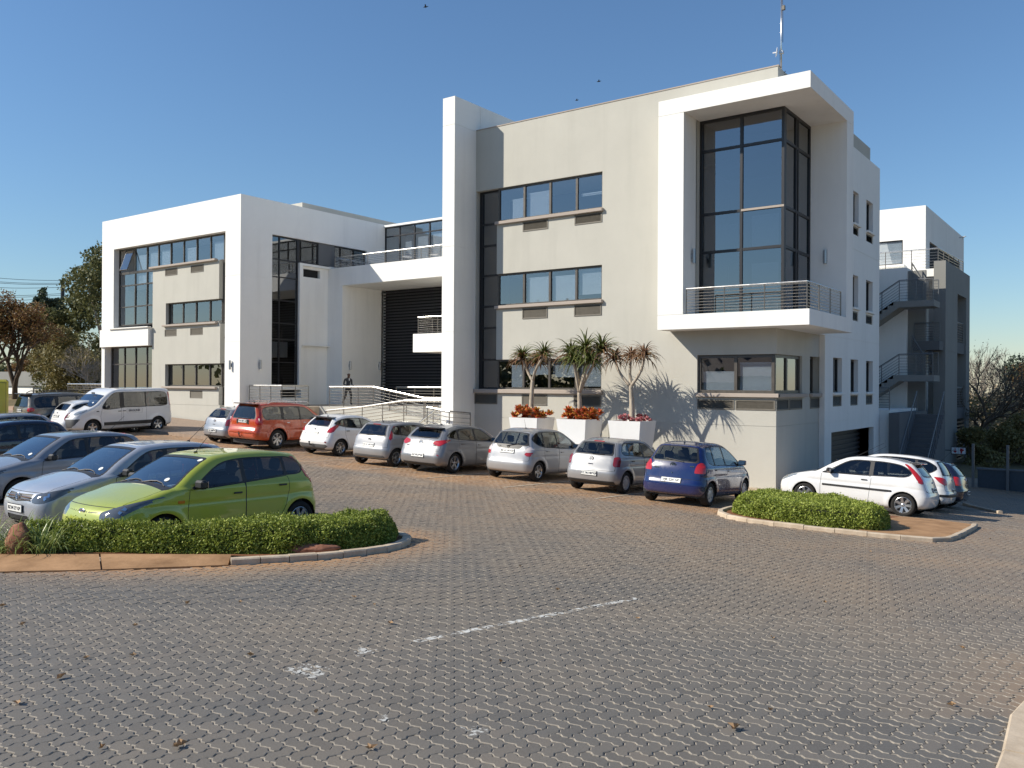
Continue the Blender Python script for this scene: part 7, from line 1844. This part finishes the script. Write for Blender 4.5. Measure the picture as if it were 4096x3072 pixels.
# fallen leaves
M['dead_leaf'] = leafmat('dead_leaf', [(.16, .07, .03), (.30, .18, .09), (.45, .33, .2)], .7, .1)
LV = [(245, 2718), (70, 2822), (345, 2640), (720, 2990), (1560, 2500), (2000, 2655), (2940, 2925), (2840, 2840), (710, 2997), (410, 3000), (2230, 2365), (1280, 2330), (960, 2415), (750, 2420), (540, 2510), (1415, 2395), (1495, 2425), (3300, 2415), (3090, 2560), (3480, 2210), (1700, 2160), (2920, 2260), (3080, 2850), (530, 2630), (1000, 2630), (3810, 2830), (3850, 2600), (90, 2505), (255, 2310), (10, 2430), (3960, 2160), (1265, 2860), (1480, 3005), (2080, 2270), (2550, 2480)]
for i, (sx, sy) in enumerate(LV):
    d = CF + CR * ((sx - 2048) / FPX) + CD * ((sy - 1536) / FPX); t = 3.0
    for _ in range(60):
        p = CAM + d * t; t += (p[2] - gz(p[0], p[1])) / max(.05, -d[2]) * .7
    p = CAM + d * t; r = np.random.RandomState(i); s = r.uniform(.026, .044) * (1.5 if i in (0, 1, 6, 3) else 1); V = []; m = 9
    for k in range(m):
        a = 2 * PI * k / m; rr = s * (1 if k % 2 else .5) * r.uniform(.8, 1.2) * (1.3 if k == 1 else 1); V.append((rr * math.cos(a), rr * .7 * math.sin(a), .012 + abs(math.sin(a)) * s * .5 + r.uniform(0, .012)))
    V.append((0, 0, .01)); o = link('fallen_leaf', npmesh('fallen_leaf', np.array(V), [[k, (k + 1) % m, m] for k in range(m)], [M['dead_leaf']]))
    o.location = (p[0], p[1], gz(p[0], p[1]) + .006); o.rotation_euler = (r.normal(0, .15), r.normal(0, .15), r.uniform(0, 6)); tag(o, 'curled dry brown leaf lying on the pavers', 'leaf', 'fallen leaves on the pavers')
# ------------------------------------------------------------------ person
def person():
    e = empty('person', (-25.25, 5.0, 2.3), math.radians(-12)); tag(e, 'man in dark suit striding right on the walkway and reading a white paper', 'person')
    # joints: x forward, y left, z up
    J = {'pelvis': (0, 0, .93, .135, .11), 'waist': (0, 0, 1.08, .125, .10), 'chest': (.02, 0, 1.27, .155, .115), 'upper': (.01, 0, 1.40, .12, .09), 'neck': (.035, 0, 1.49, .055, .055), 'skull0': (.06, 0, 1.57, .070, .066), 'skull': (.065, 0, 1.665, .088, .078), 'crown': (.06, 0, 1.72, .05, .05),
         'hl': (0, .09, .90, .098, .098), 'kl': (.17, .10, .50, .062, .062), 'al': (.13, .10, .10, .042, .042), 'tl': (.27, .11, .035, .035, .03), 'hel': (.10, .10, .05, .036, .034),
         'hr': (0, -.09, .90, .098, .098), 'kr': (-.08, -.10, .50, .062, .062), 'ar': (-.36, -.10, .17, .042, .042), 'tr': (-.24, -.10, .045, .034, .03), 'her': (-.40, -.10, .13, .034, .034),
         'sl': (.0, .20, 1.40, .062, .06), 'el': (-.02, .25, 1.12, .046, .046), 'wl': (.22, .18, 1.06, .032, .03), 'pl': (.29, .15, 1.065, .03, .024),
         'sr': (.0, -.20, 1.40, .062, .06), 'er': (-.03, -.25, 1.12, .046, .046), 'wr': (.20, -.17, 1.05, .032, .03), 'pr': (.27, -.13, 1.06, .03, .024)}
    E = [('pelvis', 'waist'), ('waist', 'chest'), ('chest', 'upper'), ('upper', 'neck'), ('neck', 'skull0'), ('skull0', 'skull'), ('skull', 'crown'), ('pelvis', 'hl'), ('hl', 'kl'), ('kl', 'al'), ('al', 'tl'), ('al', 'hel'), ('pelvis', 'hr'), ('hr', 'kr'), ('kr', 'ar'), ('ar', 'tr'), ('ar', 'her'),
         ('upper', 'sl'), ('sl', 'el'), ('el', 'wl'), ('wl', 'pl'), ('upper', 'sr'), ('sr', 'er'), ('er', 'wr'), ('wr', 'pr')]
    for s, sy in (('l', 1), ('r', -1)):
        p = J['p' + s]
        for k in range(4):
            q1 = (p[0] + .045, p[1] + sy * (-.03 + .02 * k), p[2] + .008, .0095, .009); q2 = (q1[0] + .028 - .004 * abs(k - 1.5), q1[1], q1[2] - .018, .008, .008)
            J[f'f{s}{k}'] = q1; J[f'g{s}{k}'] = q2; E += [('p' + s, f'f{s}{k}'), (f'f{s}{k}', f'g{s}{k}')]
        J['t' + s + '1'] = (p[0] + .0, p[1] - sy * .04, p[2] + .02, .011, .010); J['t' + s + '2'] = (p[0] + .035, p[1] - sy * .045, p[2] + .022, .009, .009); E += [('p' + s, 't' + s + '1'), ('t' + s + '1', 't' + s + '2')]
    names = list(J); me = bpy.data.meshes.new('body'); me.from_pydata([J[n][:3] for n in names], [(names.index(a), names.index(b)) for a, b in E], [])
    o = link('body', me, e); sk = o.modifiers.new('skin', 'SKIN'); sk.use_smooth_shade = True; sk.branch_smoothing = .3
    for i, n in enumerate(names): me.skin_vertices[0].data[i].radius = J[n][3:5]
    me.skin_vertices[0].data[0].use_root = True
    sb = o.modifiers.new('sub', 'SUBSURF'); sb.levels = 2; sb.render_levels = 2
    dg = bpy.context.evaluated_depsgraph_get(); dg.update(); m2 = bpy.data.meshes.new_from_object(o.evaluated_get(dg)); o.modifiers.clear(); o.data = m2
    m2.materials.clear()
    for m_ in (plain('suit_cloth', (.045, .045, .05), .85), plain('trouser_cloth', (.02, .02, .024), .85), plain('skin_brown', (.10, .045, .025), .5), plain('black_shoe', (.012, .012, .012), .35)): m2.materials.append(m_)
    for p in m2.polygons:
        c = p.center; mi = 0
        if c.z > 1.47: mi = 2
        elif c.z < .97 and abs(c.y) < .3 and c.z < .93: mi = 1
        if c.z < .09 or (c.x < -.3 and c.z < .17 and c.z < .6): mi = 3
        if c.x > .235 and .98 < c.z < 1.15: mi = 2
        p.material_index = mi
    # face
    f = MB(); f.tube([(.145, 0, 1.655), (.165, 0, 1.63), (.145, 0, 1.62)], [.010, .014, .008], 6)
    for s in (1, -1): f.tube([(.065, s * .078, 1.64), (.06, s * .09, 1.66), (.06, s * .082, 1.68)], .012, 6)
    f.build('nose_and_ears', m2.materials[2], e, smooth=True)
    MB().box(.138, .15, -.028, .028, 1.588, 1.598, .003).build('mouth', plain('lips', (.16, .05, .04), .5), e)
    for s in (1, -1): MB().lathe([(.001, 0), (.012, .002), (.012, .006)], 10, axis='y').build('eye', M['bird_white'], e, loc=(.143, s * .03, 1.672)).rotation_euler = (0, 0, -PI / 2)
    MB().box(.005, .012, -.03, .03, 1.33, 1.46).build('collar', M['blind'], e, loc=(.118, 0, 0))
    pp = MB().box(-.12, .12, -.10, .10, 0, .004).build('paper_held', M['paper'], None)
    pp.matrix_world = Matrix.Translation((-25.25 + .36, 5.0 - .08, 2.3 + 1.09)) @ Matrix.Rotation(.25, 4, 'X') @ Matrix.Rotation(-.15, 4, 'Y')
    pp.name = 'paper'; tag(pp, 'white sheet of paper held by the walking man', 'paper')
person()
# chairs on the terrace
def terrace_chair(x, y, rz, lb):
    e = empty('terrace_chair', (x, y, 10.03), rz); tag(e, lb, 'chair', 'metal chairs on the terrace')
    MB().box(-.22, .22, -.22, .22, .42, .45, .01).build('seat', M['lamp_metal'], e)
    for sx in (-1, 1):
        for sy in (-1, 1): MB().tube([(sx * .2, sy * .2, 0), (sx * .2, sy * .2, .43)], .012, 6).build('leg', M['steel'], e)
    MB().tube([(-.22, -.2, .43), (-.24, -.2, .78), (-.24, .2, .78), (-.22, .2, .43)], .012, 6).build('backrest', M['steel'], e)
terrace_chair(-23.1, 7.3, .4, 'left metal chair behind the terrace rail'); terrace_chair(-21.3, 7.5, 2.4, 'right metal chair behind the terrace rail')
print('tris', sum(len(o.data.loop_triangles) if hasattr(o.data, 'loop_triangles') else 0 for o in SC.objects if o.type == 'MESH'), 'polys', sum(len(o.data.polygons) for o in SC.objects if o.type == 'MESH'))
